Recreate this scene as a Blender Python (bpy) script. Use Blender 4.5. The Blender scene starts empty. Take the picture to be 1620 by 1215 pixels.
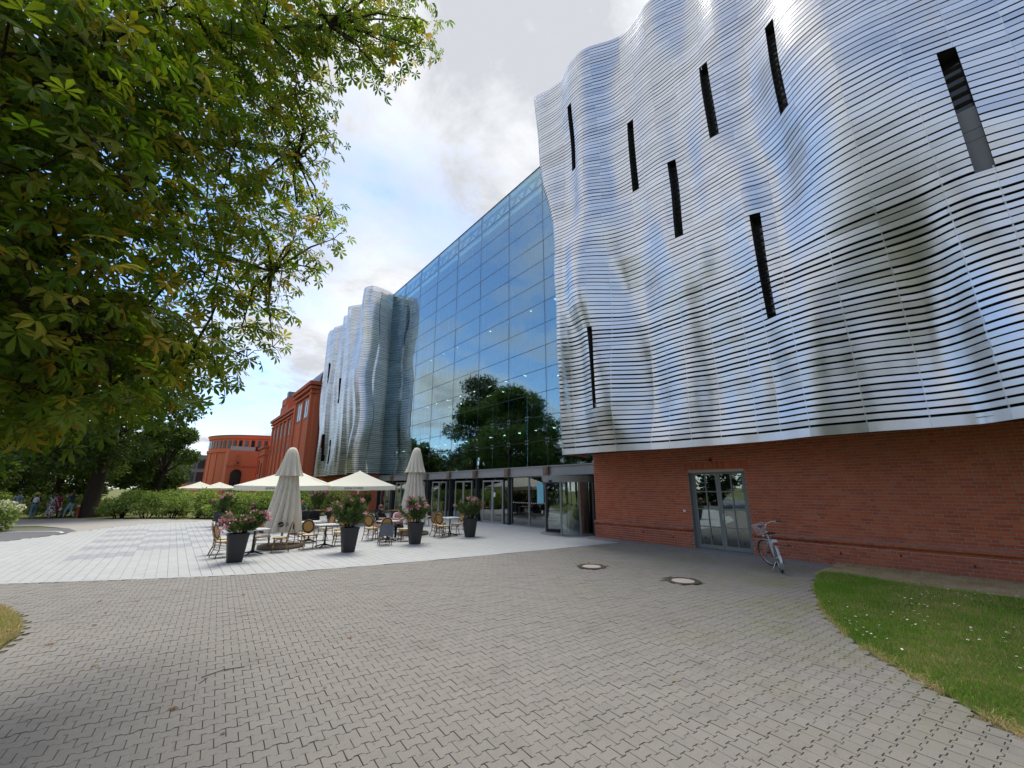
import bpy, math, random
import numpy as np
from mathutils import Vector, Matrix, Euler

R = math.radians
scene = bpy.context.scene
COL = scene.collection

# ------------------------------------------------------------------ camera
PITCH, HEAD, CAMH = R(14.202), R(38.64), 2.0
cam_d = bpy.data.cameras.new('camera')
cam_d.sensor_width = 36.0
cam_d.lens = 650.0 / 1620.0 * 36.0
cam_d.clip_start, cam_d.clip_end = 0.05, 3000.0
cam = bpy.data.objects.new('camera', cam_d)
cam.location = (0, 0, CAMH)
cam.rotation_euler = (R(90) + PITCH, 0, -HEAD)
COL.objects.link(cam)
scene.camera = cam

# ------------------------------------------------------------------ sky
SUN_AZ, SUN_EL = R(34.0), R(69.0)           # azimuth measured from +Y towards +X
world = bpy.data.worlds.new('World')
scene.world = world
world.use_nodes = True
wn, wl = world.node_tree.nodes, world.node_tree.links
wn.clear()
w_out = wn.new('ShaderNodeOutputWorld')
w_bg = wn.new('ShaderNodeBackground')
w_bg.inputs['Strength'].default_value = 0.1
sky = wn.new('ShaderNodeTexSky')
sky.sky_type = 'NISHITA'
sky.sun_disc = False
sky.sun_elevation = SUN_EL
sky.sun_rotation = SUN_AZ
sky.air_density, sky.dust_density, sky.ozone_density = 1.0, 0.35, 1.6
tc = wn.new('ShaderNodeTexCoord')
sep = wn.new('ShaderNodeSeparateXYZ')
wl.new(tc.outputs['Generated'], sep.inputs[0])
def wmath(op, a, b=None, clamp=False):
    n = wn.new('ShaderNodeMath'); n.operation = op; n.use_clamp = clamp
    for i, v in enumerate((a, b)):
        if v is None: continue
        if isinstance(v, (int, float)): n.inputs[i].default_value = v
        else: wl.new(v, n.inputs[i])
    return n.outputs[0]
den = wmath('ADD', wmath('MAXIMUM', sep.outputs['Z'], 0.0), 0.22)
cx, cy = wmath('DIVIDE', sep.outputs['X'], den), wmath('DIVIDE', sep.outputs['Y'], den)
cmb = wn.new('ShaderNodeCombineXYZ')
wl.new(cx, cmb.inputs[0]); wl.new(cy, cmb.inputs[1])
def wnoise(scale, detail, rough, dist=0.0, off=(0, 0, 0)):
    m = wn.new('ShaderNodeMapping'); m.name = 'cloud_map'; m.inputs['Location'].default_value = off
    wl.new(cmb.outputs[0], m.inputs[0])
    n = wn.new('ShaderNodeTexNoise'); n.inputs['Scale'].default_value = scale
    n.inputs['Detail'].default_value = detail; n.inputs['Roughness'].default_value = rough
    n.inputs['Distortion'].default_value = dist
    wl.new(m.outputs[0], n.inputs['Vector']); return n.outputs['Fac']
big = wnoise(0.62, 7, 0.52, 0.25, (8.09, 0.795, 0.0))
fine = wnoise(3.0, 10, 0.62, 0.3, (1.0, 7.0, 0.0))
dens = wmath('ADD', wmath('MULTIPLY', big, 0.74), wmath('MULTIPLY', fine, 0.26))
ramp = wn.new('ShaderNodeValToRGB')
ramp.color_ramp.elements[0].position = 0.44
ramp.color_ramp.elements[1].position = 0.545
wl.new(dens, ramp.inputs[0])
shade = wn.new('ShaderNodeValToRGB')          # cloud brightness: thin edges bright, thick cores greyer
e = shade.color_ramp.elements
e[0].position, e[0].color = 0.43, (4.8, 4.85, 4.95, 1)
e[1].position, e[1].color = 0.59, (2.85, 2.95, 3.15, 1)
wl.new(wmath('ADD', wmath('MULTIPLY', big, 0.35), wmath('MULTIPLY', fine, 0.65)), shade.inputs[0])
blue = wn.new('ShaderNodeMixRGB'); blue.blend_type = 'MULTIPLY'; blue.inputs[0].default_value = 1.0
wl.new(sky.outputs[0], blue.inputs[1]); blue.inputs[2].default_value = (0.92, 1.0, 1.1, 1)
mixc = wn.new('ShaderNodeMixRGB')
wl.new(ramp.outputs[0], mixc.inputs[0]); wl.new(blue.outputs[0], mixc.inputs[1]); wl.new(shade.outputs[0], mixc.inputs[2])
wl.new(mixc.outputs[0], w_bg.inputs[0])
wl.new(w_bg.outputs[0], w_out.inputs[0])

# ------------------------------------------------------------------ sun (veiled by cloud)
sun_d = bpy.data.lights.new('sun', 'SUN')
sun_d.energy, sun_d.angle, sun_d.color = 1.7, R(28), (1.0, 0.95, 0.87)
sun = bpy.data.objects.new('sun', sun_d)
sun.rotation_euler = Vector((math.sin(SUN_AZ) * math.cos(SUN_EL), math.cos(SUN_AZ) * math.cos(SUN_EL), math.sin(SUN_EL))).to_track_quat('Z', 'Y').to_euler()
sun.location = (0, 0, 60)
COL.objects.link(sun)

vs = scene.view_settings
vs.view_transform = 'Standard'; vs.look = 'None'; vs.gamma = 1.0; vs.exposure = 1.26
vs.use_curve_mapping = False
scene.cycles.use_denoising = True
scene.cycles.max_bounces = 8
scene.cycles.transparent_max_bounces = 12
scene.cycles.diffuse_bounces = 5
scene.cycles.glossy_bounces = 4
scene.cycles.sample_clamp_indirect = 6.0
scene.cycles.caustics_reflective = False
scene.cycles.caustics_refractive = False

# ------------------------------------------------------------------ helpers
def srgb(r, g, b):
    f = lambda c: (c / 255 / 12.92) if c / 255 <= 0.04045 else ((c / 255 + 0.055) / 1.055) ** 2.4
    return (f(r), f(g), f(b), 1)

class NT:
    """small node-tree helper"""
    def __init__(s, name):
        s.m = bpy.data.materials.new(name); s.m.use_nodes = True
        s.t = s.m.node_tree; s.n = s.t.nodes; s.l = s.t.links; s.n.clear()
        s.out = s.n.new('ShaderNodeOutputMaterial')
    def new(s, t, **k):
        n = s.n.new(t)
        for a, v in k.items(): setattr(n, a, v)
        return n
    def set(s, sock, v):
        if hasattr(v, 'is_output') or isinstance(v, bpy.types.NodeSocket): s.l.new(v, sock)
        else: sock.default_value = v
    def math(s, op, a, b=0.0, clamp=False):
        n = s.new('ShaderNodeMath', operation=op, use_clamp=clamp)
        s.set(n.inputs[0], a); s.set(n.inputs[1], b); return n.outputs[0]
    def mix(s, fac, a, b, blend='MIX'):
        n = s.new('ShaderNodeMixRGB', blend_type=blend)
        s.set(n.inputs[0], fac); s.set(n.inputs[1], a); s.set(n.inputs[2], b); return n.outputs[0]
    def coord(s, kind='Object'):
        return s.new('ShaderNodeTexCoord').outputs[kind]
    def pos(s): return s.new('ShaderNodeNewGeometry').outputs['Position']
    def mapping(s, v, scale=(1, 1, 1), rot=(0, 0, 0)):
        n = s.new('ShaderNodeMapping'); n.inputs['Scale'].default_value = scale; n.inputs['Rotation'].default_value = rot
        s.l.new(v, n.inputs[0]); return n.outputs[0]
    def noise(s, v, scale, detail=4, rough=0.55, out='Fac'):
        n = s.new('ShaderNodeTexNoise'); n.inputs['Scale'].default_value = scale
        n.inputs['Detail'].default_value = detail; n.inputs['Roughness'].default_value = rough
        s.l.new(v, n.inputs['Vector']); return n.outputs[out]
    def ramp(s, fac, stops):
        n = s.new('ShaderNodeValToRGB'); s.l.new(fac, n.inputs[0]); el = n.color_ramp.elements
        while len(el) < len(stops): el.new(0.5)
        for e_, (p, c) in zip(el, stops): e_.position = p; e_.color = c if len(c) == 4 else (*c, 1)
        return n.outputs[0]
    def rnd(s):
        a = s.new('ShaderNodeAttribute', attribute_name='rnd')
        o = s.new('ShaderNodeObjectInfo')
        return s.math('FRACT', s.math('ADD', a.outputs['Fac'], o.outputs['Random']))
    def bump(s, h, strength=0.3, dist=0.01):
        n = s.new('ShaderNodeBump'); n.inputs['Strength'].default_value = strength; n.inputs['Distance'].default_value = dist
        s.l.new(h, n.inputs['Height']); return n.outputs[0]
    def bsdf(s, color, rough=0.6, metal=0.0, normal=None, spec=0.5, **kw):
        p = s.new('ShaderNodeBsdfPrincipled')
        s.set(p.inputs['Base Color'], color); s.set(p.inputs['Roughness'], rough); s.set(p.inputs['Metallic'], metal)
        p.inputs['Specular IOR Level'].default_value = spec
        for k, v in kw.items(): s.set(p.inputs[k.replace('_', ' ')], v)
        if normal is not None: s.l.new(normal, p.inputs['Normal'])
        s.l.new(p.outputs[0], s.out.inputs[0]); return p

MAT = {}
def simple(name, col, rough=0.6, metal=0.0, var=0.12, scale=6.0, bump=0.0, spec=0.5):
    """plain procedural material: base colour broken up by noise and a per-piece random"""
    t = NT(name)
    p = t.coord('Object')
    n = t.noise(p, scale, 5, 0.6)
    c0 = tuple(max(0, c * (1 - var)) for c in col[:3]) + (1,)
    c1 = tuple(min(1, c * (1 + var)) for c in col[:3]) + (1,)
    c = t.mix(n, c0, c1)
    r = t.rnd()
    k = t.math('ADD', t.math('MULTIPLY', r, var), 1 - var / 2)
    hsv = t.new('ShaderNodeHueSaturation'); t.l.new(k, hsv.inputs['Value']); t.l.new(c, hsv.inputs['Color'])
    nm = t.bump(t.noise(p, scale * 6, 4), bump, 0.01) if bump else None
    t.bsdf(hsv.outputs[0], t.math('ADD', t.math('MULTIPLY', n, 0.15), rough - 0.07), metal, nm, spec)
    MAT[name] = t.m
    return t.m

class MB:
    """mesh builder: collects shapes, links them as one object"""
    def __init__(s): s.v = []; s.f = []; s.mi = []; s.r = []; s.cur = 0; s.rv = 0.0; s.xf = None
    def add(s, vs, fs):
        o = len(s.v)
        if s.xf is not None: vs = [tuple(s.xf @ Vector(v)) for v in vs]
        s.v.extend(vs)
        for f in fs: s.f.append(tuple(o + i for i in f)); s.mi.append(s.cur); s.r.append(s.rv)
    def box(s, c, d, rot=None, taper=1.0):
        x, y, z = d[0] / 2, d[1] / 2, d[2] / 2
        vs = [(-x, -y, -z), (x, -y, -z), (x, y, -z), (-x, y, -z), (-x * taper, -y * taper, z), (x * taper, -y * taper, z), (x * taper, y * taper, z), (-x * taper, y * taper, z)]
        if rot is not None: vs = [tuple(rot @ Vector(v)) for v in vs]
        s.add([(v[0] + c[0], v[1] + c[1], v[2] + c[2]) for v in vs], [(3, 2, 1, 0), (4, 5, 6, 7), (0, 1, 5, 4), (1, 2, 6, 5), (2, 3, 7, 6), (3, 0, 4, 7)])
    def bb(s, x0, x1, y0, y1, z0, z1): s.box(((x0 + x1) / 2, (y0 + y1) / 2, (z0 + z1) / 2), (abs(x1 - x0), abs(y1 - y0), abs(z1 - z0)))
    def tube(s, pts, r, n=8, closed=False, caps=True):
        pts = [Vector(p) for p in pts]; m = len(pts)
        rs = r if isinstance(r, (list, tuple)) else [r] * m
        rings = []; up = None
        for i, p in enumerate(pts):
            a = pts[(i - 1) % m] if (closed or i > 0) else p
            b = pts[(i + 1) % m] if (closed or i < m - 1) else p
            t = (b - a)
            if t.length < 1e-9: t = Vector((0, 0, 1))
            t.normalize()
            if up is None: up = Vector((0, 0, 1)) if abs(t.z) < 0.9 else Vector((1, 0, 0))
            x = t.cross(up)
            if x.length < 1e-6: x = t.orthogonal()
            x.normalize(); y = x.cross(t).normalized(); up = y
            rings.append([tuple(p + (x * math.cos(2 * math.pi * k / n) + y * math.sin(2 * math.pi * k / n)) * rs[i]) for k in range(n)])
        vs = [v for rg in rings for v in rg]; fs = []
        for i in range(m if closed else m - 1):
            j = (i + 1) % m
            for k in range(n):
                l = (k + 1) % n
                fs.append((i * n + k, i * n + l, j * n + l, j * n + k))
        if caps and not closed: fs += [tuple(range(n - 1, -1, -1)), tuple((m - 1) * n + k for k in range(n))]
        s.add(vs, fs)
    def lathe(s, prof, c=(0, 0, 0), n=24, caps=True):
        vs = []; fs = []
        for (r, z) in prof:
            for k in range(n):
                a = 2 * math.pi * k / n; vs.append((c[0] + r * math.cos(a), c[1] + r * math.sin(a), c[2] + z))
        for i in range(len(prof) - 1):
            for k in range(n):
                l = (k + 1) % n; fs.append((i * n + k, i * n + l, (i + 1) * n + l, (i + 1) * n + k))
        if caps: fs += [tuple(range(n - 1, -1, -1)), tuple((len(prof) - 1) * n + k for k in range(n))]
        s.add(vs, fs)
    def prism(s, poly, z0, z1):
        n = len(poly)
        s.add([(x, y, z0) for x, y in poly] + [(x, y, z1) for x, y in poly],
              [tuple(range(n - 1, -1, -1)), tuple(range(n, 2 * n))] + [(i, (i + 1) % n, n + (i + 1) % n, n + i) for i in range(n)])
    def ell(s, c, d, n=12, m=8, rot=None):
        vs = []; fs = []
        for j in range(m + 1):
            th = math.pi * j / m
            for k in range(n):
                a = 2 * math.pi * k / n
                v = Vector((math.sin(th) * math.cos(a) * d[0], math.sin(th) * math.sin(a) * d[1], math.cos(th) * d[2]))
                if rot is not None: v = rot @ v
                vs.append((v.x + c[0], v.y + c[1], v.z + c[2]))
        for j in range(m):
            for k in range(n):
                l = (k + 1) % n; fs.append((j * n + k, (j + 1) * n + k, (j + 1) * n + l, j * n + l))
        s.add(vs, fs)
    def mesh(s, name, mats, smooth=False):
        me = bpy.data.meshes.new(name); me.from_pydata(s.v, [], s.f)
        for m in (mats if isinstance(mats, (list, tuple)) else [mats]): me.materials.append(MAT[m] if isinstance(m, str) else m)
        if any(s.mi): me.polygons.foreach_set('material_index', s.mi)
        if any(s.r):
            a = me.attributes.new('rnd', 'FLOAT', 'FACE'); a.data.foreach_set('value', s.r)
        if smooth:
            me.polygons.foreach_set('use_smooth', [True] * len(s.f))
            if smooth != 'all': me.set_sharp_from_angle(angle=R(smooth if isinstance(smooth, (int, float)) and smooth > 1 else 40))
        me.update(); return me
    def build(s, name, mats, parent=None, smooth=False, **tags):
        o = bpy.data.objects.new(name, s.mesh(name, mats, smooth)); COL.objects.link(o)
        if parent is not None: o.parent = parent
        return tag(o, **tags)

def tag(o, label=None, cat=None, group=None, kind=None):
    if label: o['label'] = label
    if cat: o['category'] = cat
    if group: o['group'] = group
    if kind: o['kind'] = kind
    return o
def empty(name, loc=(0, 0, 0), rz=0.0, **tags):
    o = bpy.data.objects.new(name, None); COL.objects.link(o); o.location = loc; o.rotation_euler = (0, 0, rz)
    o.empty_display_size = 0.2
    return tag(o, **tags)
def inst(name, me, parent=None, loc=(0, 0, 0), rot=(0, 0, 0), scale=(1, 1, 1)):
    o = bpy.data.objects.new(name, me); COL.objects.link(o); o.location = loc; o.rotation_euler = rot; o.scale = scale
    if parent is not None: o.parent = parent
    return o
def copy_tree(src, parent=None):
    c = src.copy(); COL.objects.link(c); c.parent = parent
    for ch in list(src.children): copy_tree(ch, c)
    return c
def np_mesh(name, V, F, mats, rnd=None, smooth=False, mi=None):
    """V (n,3), F (m,k) arrays -> mesh"""
    me = bpy.data.meshes.new(name)
    V = np.asarray(V, np.float32); F = np.asarray(F, np.int32); k = F.shape[1]
    me.vertices.add(len(V)); me.vertices.foreach_set('co', V.ravel())
    me.loops.add(F.size); me.loops.foreach_set('vertex_index', F.ravel())
    me.polygons.add(len(F)); me.polygons.foreach_set('loop_start', np.arange(0, F.size, k, dtype=np.int32))
    me.polygons.foreach_set('loop_total', np.full(len(F), k, np.int32))
    for m in (mats if isinstance(mats, (list, tuple)) else [mats]): me.materials.append(MAT[m])
    if mi is not None: me.polygons.foreach_set('material_index', np.asarray(mi, np.int32))
    me.update(calc_edges=True); me.validate()
    if rnd is not None:
        a = me.attributes.new('rnd', 'FLOAT', 'FACE'); a.data.foreach_set('value', np.asarray(rnd, np.float32))
    me.polygons.foreach_set('use_smooth', np.full(len(F), bool(smooth)))
    return me

# camera frame, used to decide which pieces show largest (those become single objects)
_fw = Vector((math.sin(HEAD) * math.cos(PITCH), math.cos(HEAD) * math.cos(PITCH), math.sin(PITCH)))
_rt = Vector((math.cos(HEAD), -math.sin(HEAD), 0)); _up = _rt.cross(_fw)
def in_view(p, pad=0.02):
    d = Vector(p) - Vector((0, 0, CAMH)); z = d.dot(_fw)
    if z < 0.05: return False
    u = 0.5 + d.dot(_rt) / z * 650 / 1620; v = 0.5 - d.dot(_up) / z * 650 / 1215
    return -pad < u < 1 + pad and -pad < v < 1 + pad
def dist(p): return (Vector(p) - Vector((0, 0, CAMH))).length
# ------------------------------------------------------------------ ground materials
def paver_material(name, base, dark, warm, scale=1.0, green=0.0):
    t = NT(name); P = t.pos(); r = t.rnd()
    c = t.mix(t.math('POWER', r, 1.5), t.mix(0.18, base, dark), warm)
    c = t.mix(t.math('MULTIPLY', t.noise(P, 0.35, 6, 0.6), 0.85), c, dark)
    sp = t.noise(P, 160, 3, 0.7)
    c = t.mix(t.ramp(sp, [(0.35, (0, 0, 0, 1)), (0.72, (1, 1, 1, 1))]), t.mix(0.35, c, dark), t.mix(0.16, c, (0.7, 0.69, 0.66, 1)))
    st = t.ramp(t.noise(P, 2.3, 6, 0.65), [(0.52, (0, 0, 0, 1)), (0.75, (1, 1, 1, 1))])
    c = t.mix(t.math('MULTIPLY', st, 0.5), c, dark)
    sp2 = t.ramp(t.noise(P, 11, 4, 0.6), [(0.66, (0, 0, 0, 1)), (0.74, (1, 1, 1, 1))])
    c = t.mix(t.math('MULTIPLY', sp2, 0.3), c, t.mix(0.5, dark, (0.05, 0.045, 0.04, 1)))
    if green:
        gx = t.new('ShaderNodeSeparateXYZ'); t.l.new(P, gx.inputs[0])
        near = t.ramp(t.math('MULTIPLY', t.math('ADD', gx.outputs[0], t.math('MULTIPLY', gx.outputs[1], -0.55)), 0.1), [(0.25, (0, 0, 0, 1)), (0.62, (1, 1, 1, 1))])
        patch = t.ramp(t.noise(P, 0.8, 5, 0.65), [(0.45, (0, 0, 0, 1)), (0.68, (1, 1, 1, 1))])
        c = t.mix(t.math('MULTIPLY', t.math('MULTIPLY', near, patch), green), c, (0.17, 0.18, 0.07, 1))
    nm = t.bump(t.noise(P, 220, 3, 0.7), 0.25, 0.004)
    t.bsdf(c, t.math('ADD', t.math('MULTIPLY', r, 0.15), 0.72), 0, nm, 0.35)
    MAT[name] = t.m
paver_material('paver', (0.236, 0.221, 0.20, 1), (0.14, 0.129, 0.115, 1), (0.278, 0.257, 0.229, 1), green=0.55)
paver_material('light_tile', (0.425, 0.438, 0.437, 1), (0.315, 0.325, 0.323, 1), (0.48, 0.492, 0.49, 1))
paver_material('tile_joint', (0.36, 0.37, 0.37, 1), (0.27, 0.28, 0.275, 1), (0.40, 0.41, 0.41, 1))
paver_material('dark_tile', (0.30, 0.315, 0.345, 1), (0.245, 0.257, 0.28, 1), (0.34, 0.353, 0.378, 1))
paver_material('apron_concrete', (0.27, 0.26, 0.25, 1), (0.16, 0.155, 0.15, 1), (0.30, 0.29, 0.28, 1))
paver_material('asphalt', (0.10, 0.105, 0.12, 1), (0.07, 0.072, 0.08, 1), (0.13, 0.13, 0.14, 1))
paver_material('far_path', (0.34, 0.32, 0.29, 1), (0.26, 0.25, 0.23, 1), (0.37, 0.35, 0.31, 1))
def joint_material():
    t = NT('joint_sand'); P = t.pos()
    c = t.mix(t.noise(P, 3, 5, 0.7), (0.115, 0.098, 0.077, 1), (0.172, 0.148, 0.118, 1))
    m = t.ramp(t.noise(P, 1.1, 6, 0.7), [(0.5, (0, 0, 0, 1)), (0.62, (1, 1, 1, 1))])
    c = t.mix(t.math('MULTIPLY', m, 0.6), c, (0.09, 0.10, 0.03, 1))
    t.bsdf(c, 0.95, 0, None, 0.1); MAT['joint_sand'] = t.m
joint_material()
def grass_ground():
    t = NT('lawn_soil'); P = t.pos()
    n = t.noise(P, 1.2, 6, 0.65)
    c = t.ramp(n, [(0.3, (0.05, 0.085, 0.016, 1)), (0.5, (0.10, 0.13, 0.03, 1)), (0.7, (0.28, 0.22, 0.10, 1))])
    c = t.mix(t.noise(P, 40, 4), c, t.mix(0.5, c, (0.01, 0.015, 0.004, 1)))
    t.bsdf(c, 0.95, 0, t.bump(t.noise(P, 60, 4), 0.6, 0.02), 0.1); MAT['lawn_soil'] = t.m
    t = NT('dry_soil'); P = t.pos()
    c = t.ramp(t.noise(P, 2.2, 7, 0.7), [(0.3, (0.28, 0.205, 0.12, 1)), (0.5, (0.46, 0.36, 0.22, 1)), (0.72, (0.58, 0.48, 0.32, 1))])
    c = t.mix(t.ramp(t.noise(P, 30, 5, 0.7), [(0.4, (0, 0, 0, 1)), (0.6, (1, 1, 1, 1))]), t.mix(0.25, c, (0.10, 0.075, 0.05, 1)), c)
    t.bsdf(c, 0.95, 0, t.bump(t.noise(P, 45, 5), 0.8, 0.03), 0.1); MAT['dry_soil'] = t.m
    t = NT('far_ground'); P = t.pos()
    c = t.mix(t.noise(P, 0.25, 6, 0.6), (0.075, 0.10, 0.025, 1), (0.19, 0.18, 0.075, 1))
    t.bsdf(c, 0.95, 0, None, 0.1); MAT['far_ground'] = t.m
    for nm_, sh_ in (('grass_blade', 0.0), ('dry_blade', 0.36)):
     t = NT(nm_); r = t.rnd()
     P = t.pos(); n = t.math('ADD', t.noise(P, 0.9, 5, 0.6), sh_)
     c = t.ramp(t.math('ADD', t.math('SUBTRACT', t.math('MULTIPLY', r, 0.40), 0.06), t.math('MULTIPLY', n, 0.86)), [(0.25, (0.13, 0.32, 0.03, 1)), (0.52, (0.22, 0.40, 0.05, 1)), (0.68, (0.36, 0.41, 0.10, 1)), (0.82, (0.54, 0.45, 0.22, 1))])
     d = t.new('ShaderNodeBsdfDiffuse'); t.l.new(c, d.inputs[0])
     tr = t.new('ShaderNodeBsdfTranslucent'); t.l.new(c, tr.inputs[0])
     mx = t.new('ShaderNodeMixShader'); mx.inputs[0].default_value = 0.35
     t.l.new(d.outputs[0], mx.inputs[1]); t.l.new(tr.outputs[0], mx.inputs[2]); t.l.new(mx.outputs[0], t.out.inputs[0]); MAT[nm_] = t.m
grass_ground()

rng = random.Random(5)
# the wide ground sheet
g = MB(); g.add([(-900, -300, -0.03), (900, -300, -0.03), (900, 1500, -0.03), (-900, 1500, -0.03)], [(0, 1, 2, 3)])
g.build('ground', 'far_ground', kind='structure')

def interp(pts, x):
    if x <= pts[0][0]: return pts[0][1]
    for (a, b), (c, d) in zip(pts, pts[1:]):
        if x <= c: return b + (d - b) * (x - a) / (c - a)
    return pts[-1][1]
def smoothpts(pts, n=8):
    out = []
    P = [pts[0]] + list(pts) + [pts[-1]]
    for i in range(1, len(P) - 2):
        p0, p1, p2, p3 = (np.array(P[i + k], float) for k in (-1, 0, 1, 2))
        for k in range(n):
            t_ = k / n
            out.append(tuple(0.5 * ((2 * p1) + (-p0 + p2) * t_ + (2 * p0 - 5 * p1 + 4 * p2 - p3) * t_ ** 2 + (-p0 + 3 * p1 - 3 * p2 + p3) * t_ ** 3)))
    out.append(tuple(pts[-1])); return out

# near edge of the pale terrace: y as a function of x
NEAR = smoothpts([(-9, 18.6), (-4.5, 15.5), (-2.6, 14.3), (1.2, 12.35), (3.8, 11.6), (6.4, 11.15), (9.5, 10.75), (13.3, 10.3), (15.2, 10.2)])
BACK = smoothpts([(-9, 20.0), (-6.2, 22.8), (-4.85, 25.1), (-3.5, 27.5), (-1.2, 32.0), (2.6, 33.0), (8, 33.5), (15.2, 34.0)])
# edge of the right-hand lawn (x as a function of y) and of the planted bed on the left
LAWN = smoothpts([(-9.0, 4.0), (-2.0, 4.6), (0.49, 5.84), (1.1, 6.45), (1.98, 7.45), (2.62, 8.7), (3.14, 10.06), (3.5, 11.3), (3.72, 12.5), (3.78, 13.4)])
BED = smoothpts([(-6, -1.25), (4, -1.3), (8.3, -1.42), (9.3, -1.38), (10.15, -1.52), (11.0, -1.8), (11.7, -2.15), (12.4, -3.0), (12.8, -4.5)])

def in_paving(x, y):
    if y > interp(NEAR, x) - 0.03: return False
    if y < 3.78 and x > interp(LAWN, y) - 0.05: return False
    if x < interp(BED, y) + 0.05 and y < 12.8: return False
    if x > 13.35 and y > 3.7: return False
    return True

# grey paved forecourt: bed of sand, dog-bone concrete pavers on it
m = MB()
m.add([(-16, -8, 0.0), (14.5, -8, 0.0), (14.5, 14, 0.0), (-16, 21, 0.0)], [(0, 1, 2, 3)])
pav = m.build('forecourt_paving', 'joint_sand', kind='structure')
PL, PW, PA = 0.166, 0.127, R(-4)
def bone(jl=0.0045):
    L, W, a = PL / 2 - jl / 2, PW / 2 - 0.0028, 0.0124
    top = [(-L, W + a), (-L * 0.62, W + a), (-L * 0.36, W - a), (L * 0.36, W - a), (L * 0.62, W + a), (L, W + a)]
    return top + [(x, -y) for x, y in reversed(top)]
BP = bone(); nb = len(BP)
pm = MB(); pm.add([(x, y, -0.02) for x, y in BP] + [(x, y, 0.011) for x, y in BP] + [(x * 0.975, y * 0.968, 0.0145) for x, y in BP],
                  [tuple(range(2 * nb, 3 * nb))] + [(i, (i + 1) % nb, nb + (i + 1) % nb, nb + i) for i in range(nb)] + [(nb + i, nb + (i + 1) % nb, 2 * nb + (i + 1) % nb, 2 * nb + i) for i in range(nb)])
paver_me = pm.mesh('paver', 'paver')
cs, sn = math.cos(PA), math.sin(PA)
spots = []
for j in range(-60, 150):
    for i in range(-118, 120):
        lx, ly = (i + 0.5 * (j % 2)) * PL, j * PW
        x, y = lx * cs - ly * sn, lx * sn + ly * cs
        if y < -3.5 or not in_paving(x, y): continue
        if (x - 8.85) ** 2 + (y - 7.74) ** 2 < 0.42 ** 2 or (x - 9.1) ** 2 + (y - 5.34) ** 2 < 0.42 ** 2: continue
        spots.append((x, y))
spots.sort(key=lambda p: (0 if in_view((p[0], p[1], 0)) else 1, p[0] ** 2 + p[1] ** 2))
for (x, y) in spots[:300]:
    inst('paver', paver_me, pav, (x, y, rng.uniform(-0.0025, 0.0025)), (rng.gauss(0, 0.006), rng.gauss(0, 0.006), PA + rng.gauss(0, 0.006)))
rest = [p for p in spots[300:] if p[0] > -14]
bv = np.array(pm.v, np.float32); nv = len(bv)
nf = len(pm.f)
def stamp(bv, faces_by_k, pts, ang, jz=0.0025, jr=0.006, seed=1):
    """repeat a small mesh at many spots as one quad/ngon mesh"""
    r_ = np.random.RandomState(seed); n = len(pts)
    P = np.array(pts, np.float32); a = ang + r_.normal(0, jr, n); ca, sa = np.cos(a), np.sin(a)
    X = bv[None, :, 0] * ca[:, None] - bv[None, :, 1] * sa[:, None] + P[:, 0, None]
    Y = bv[None, :, 0] * sa[:, None] + bv[None, :, 1] * ca[:, None] + P[:, 1, None]
    tx, ty = r_.normal(0, jr, n)[:, None], r_.normal(0, jr, n)[:, None]
    Z = bv[None, :, 2] + r_.uniform(-jz, jz, n)[:, None] + tx * bv[None, :, 0] + ty * bv[None, :, 1]
    V = np.stack([X, Y, Z], -1).reshape(-1, 3)
    return V, r_.rand(n)
V, rn = stamp(bv, None, rest, PA)
me = bpy.data.meshes.new('paver_field')
loops = []; 
fl = [len(f) for f in pm.f]; base = np.concatenate([np.array(f) for f in pm.f])
LI = (base[None, :] + (np.arange(len(rest)) * nv)[:, None]).ravel().astype(np.int32)
tot = np.tile(np.array(fl, np.int32), len(rest)); start = np.concatenate([[0], np.cumsum(tot)[:-1]]).astype(np.int32)
me.vertices.add(len(V)); me.vertices.foreach_set('co', V.astype(np.float32).ravel())
me.loops.add(len(LI)); me.loops.foreach_set('vertex_index', LI)
me.polygons.add(len(tot)); me.polygons.foreach_set('loop_start', start); me.polygons.foreach_set('loop_total', tot)
me.materials.append(MAT['paver']); me.update(calc_edges=True)
me.polygons.foreach_set('use_smooth', np.zeros(len(tot), bool))
at = me.attributes.new('rnd', 'FLOAT', 'FACE'); at.data.foreach_set('value', np.repeat(rn, nf).astype(np.float32))
o = bpy.data.objects.new('paver_field', me); COL.objects.link(o); o.parent = pav; o['kind'] = 'stuff'

# pale terrace with long tiles, darker ones laid as a chequer
poly = NEAR + BACK[::-1]
m = MB(); m.prism([(x, y) for x, y in poly], -0.02, 0.004)
ter = m.build('pale_terrace', 'tile_joint', kind='structure')
TW, TL = 0.21, 0.42
def tile_mesh(mat):
    t = MB(); w, l = TW / 2 - 0.003, TL / 2 - 0.003
    t.add([(-w, -l, 0), (w, -l, 0), (w, l, 0), (-w, l, 0), (-w, -l, 0.012), (w, -l, 0.012), (w, l, 0.012), (-w, l, 0.012), (-w + .004, -l + .004, 0.015), (w - .004, -l + .004, 0.015), (w - .004, l - .004, 0.015), (-w + .004, l - .004, 0.015)],
          [(8, 9, 10, 11)] + [(i, (i + 1) % 4, 4 + (i + 1) % 4, 4 + i) for i in range(4)] + [(4 + i, 4 + (i + 1) % 4, 8 + (i + 1) % 4, 8 + i) for i in range(4)])
    return t, t.mesh('tile', mat)
tmb, tile_l = tile_mesh('light_tile'); _, tile_d = tile_mesh('dark_tile')
def is_dark(x, y):
    if not (-2.2 < x < 4.0 and 17.6 < y < 28.4): return False
    if y < 17.6 + 0.55 * max(0, x + 0.4): return False
    return (int((x + 2.2) / 1.56) + int((y - 17.6) / 1.2)) % 2 == 0
tiles = []
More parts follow.
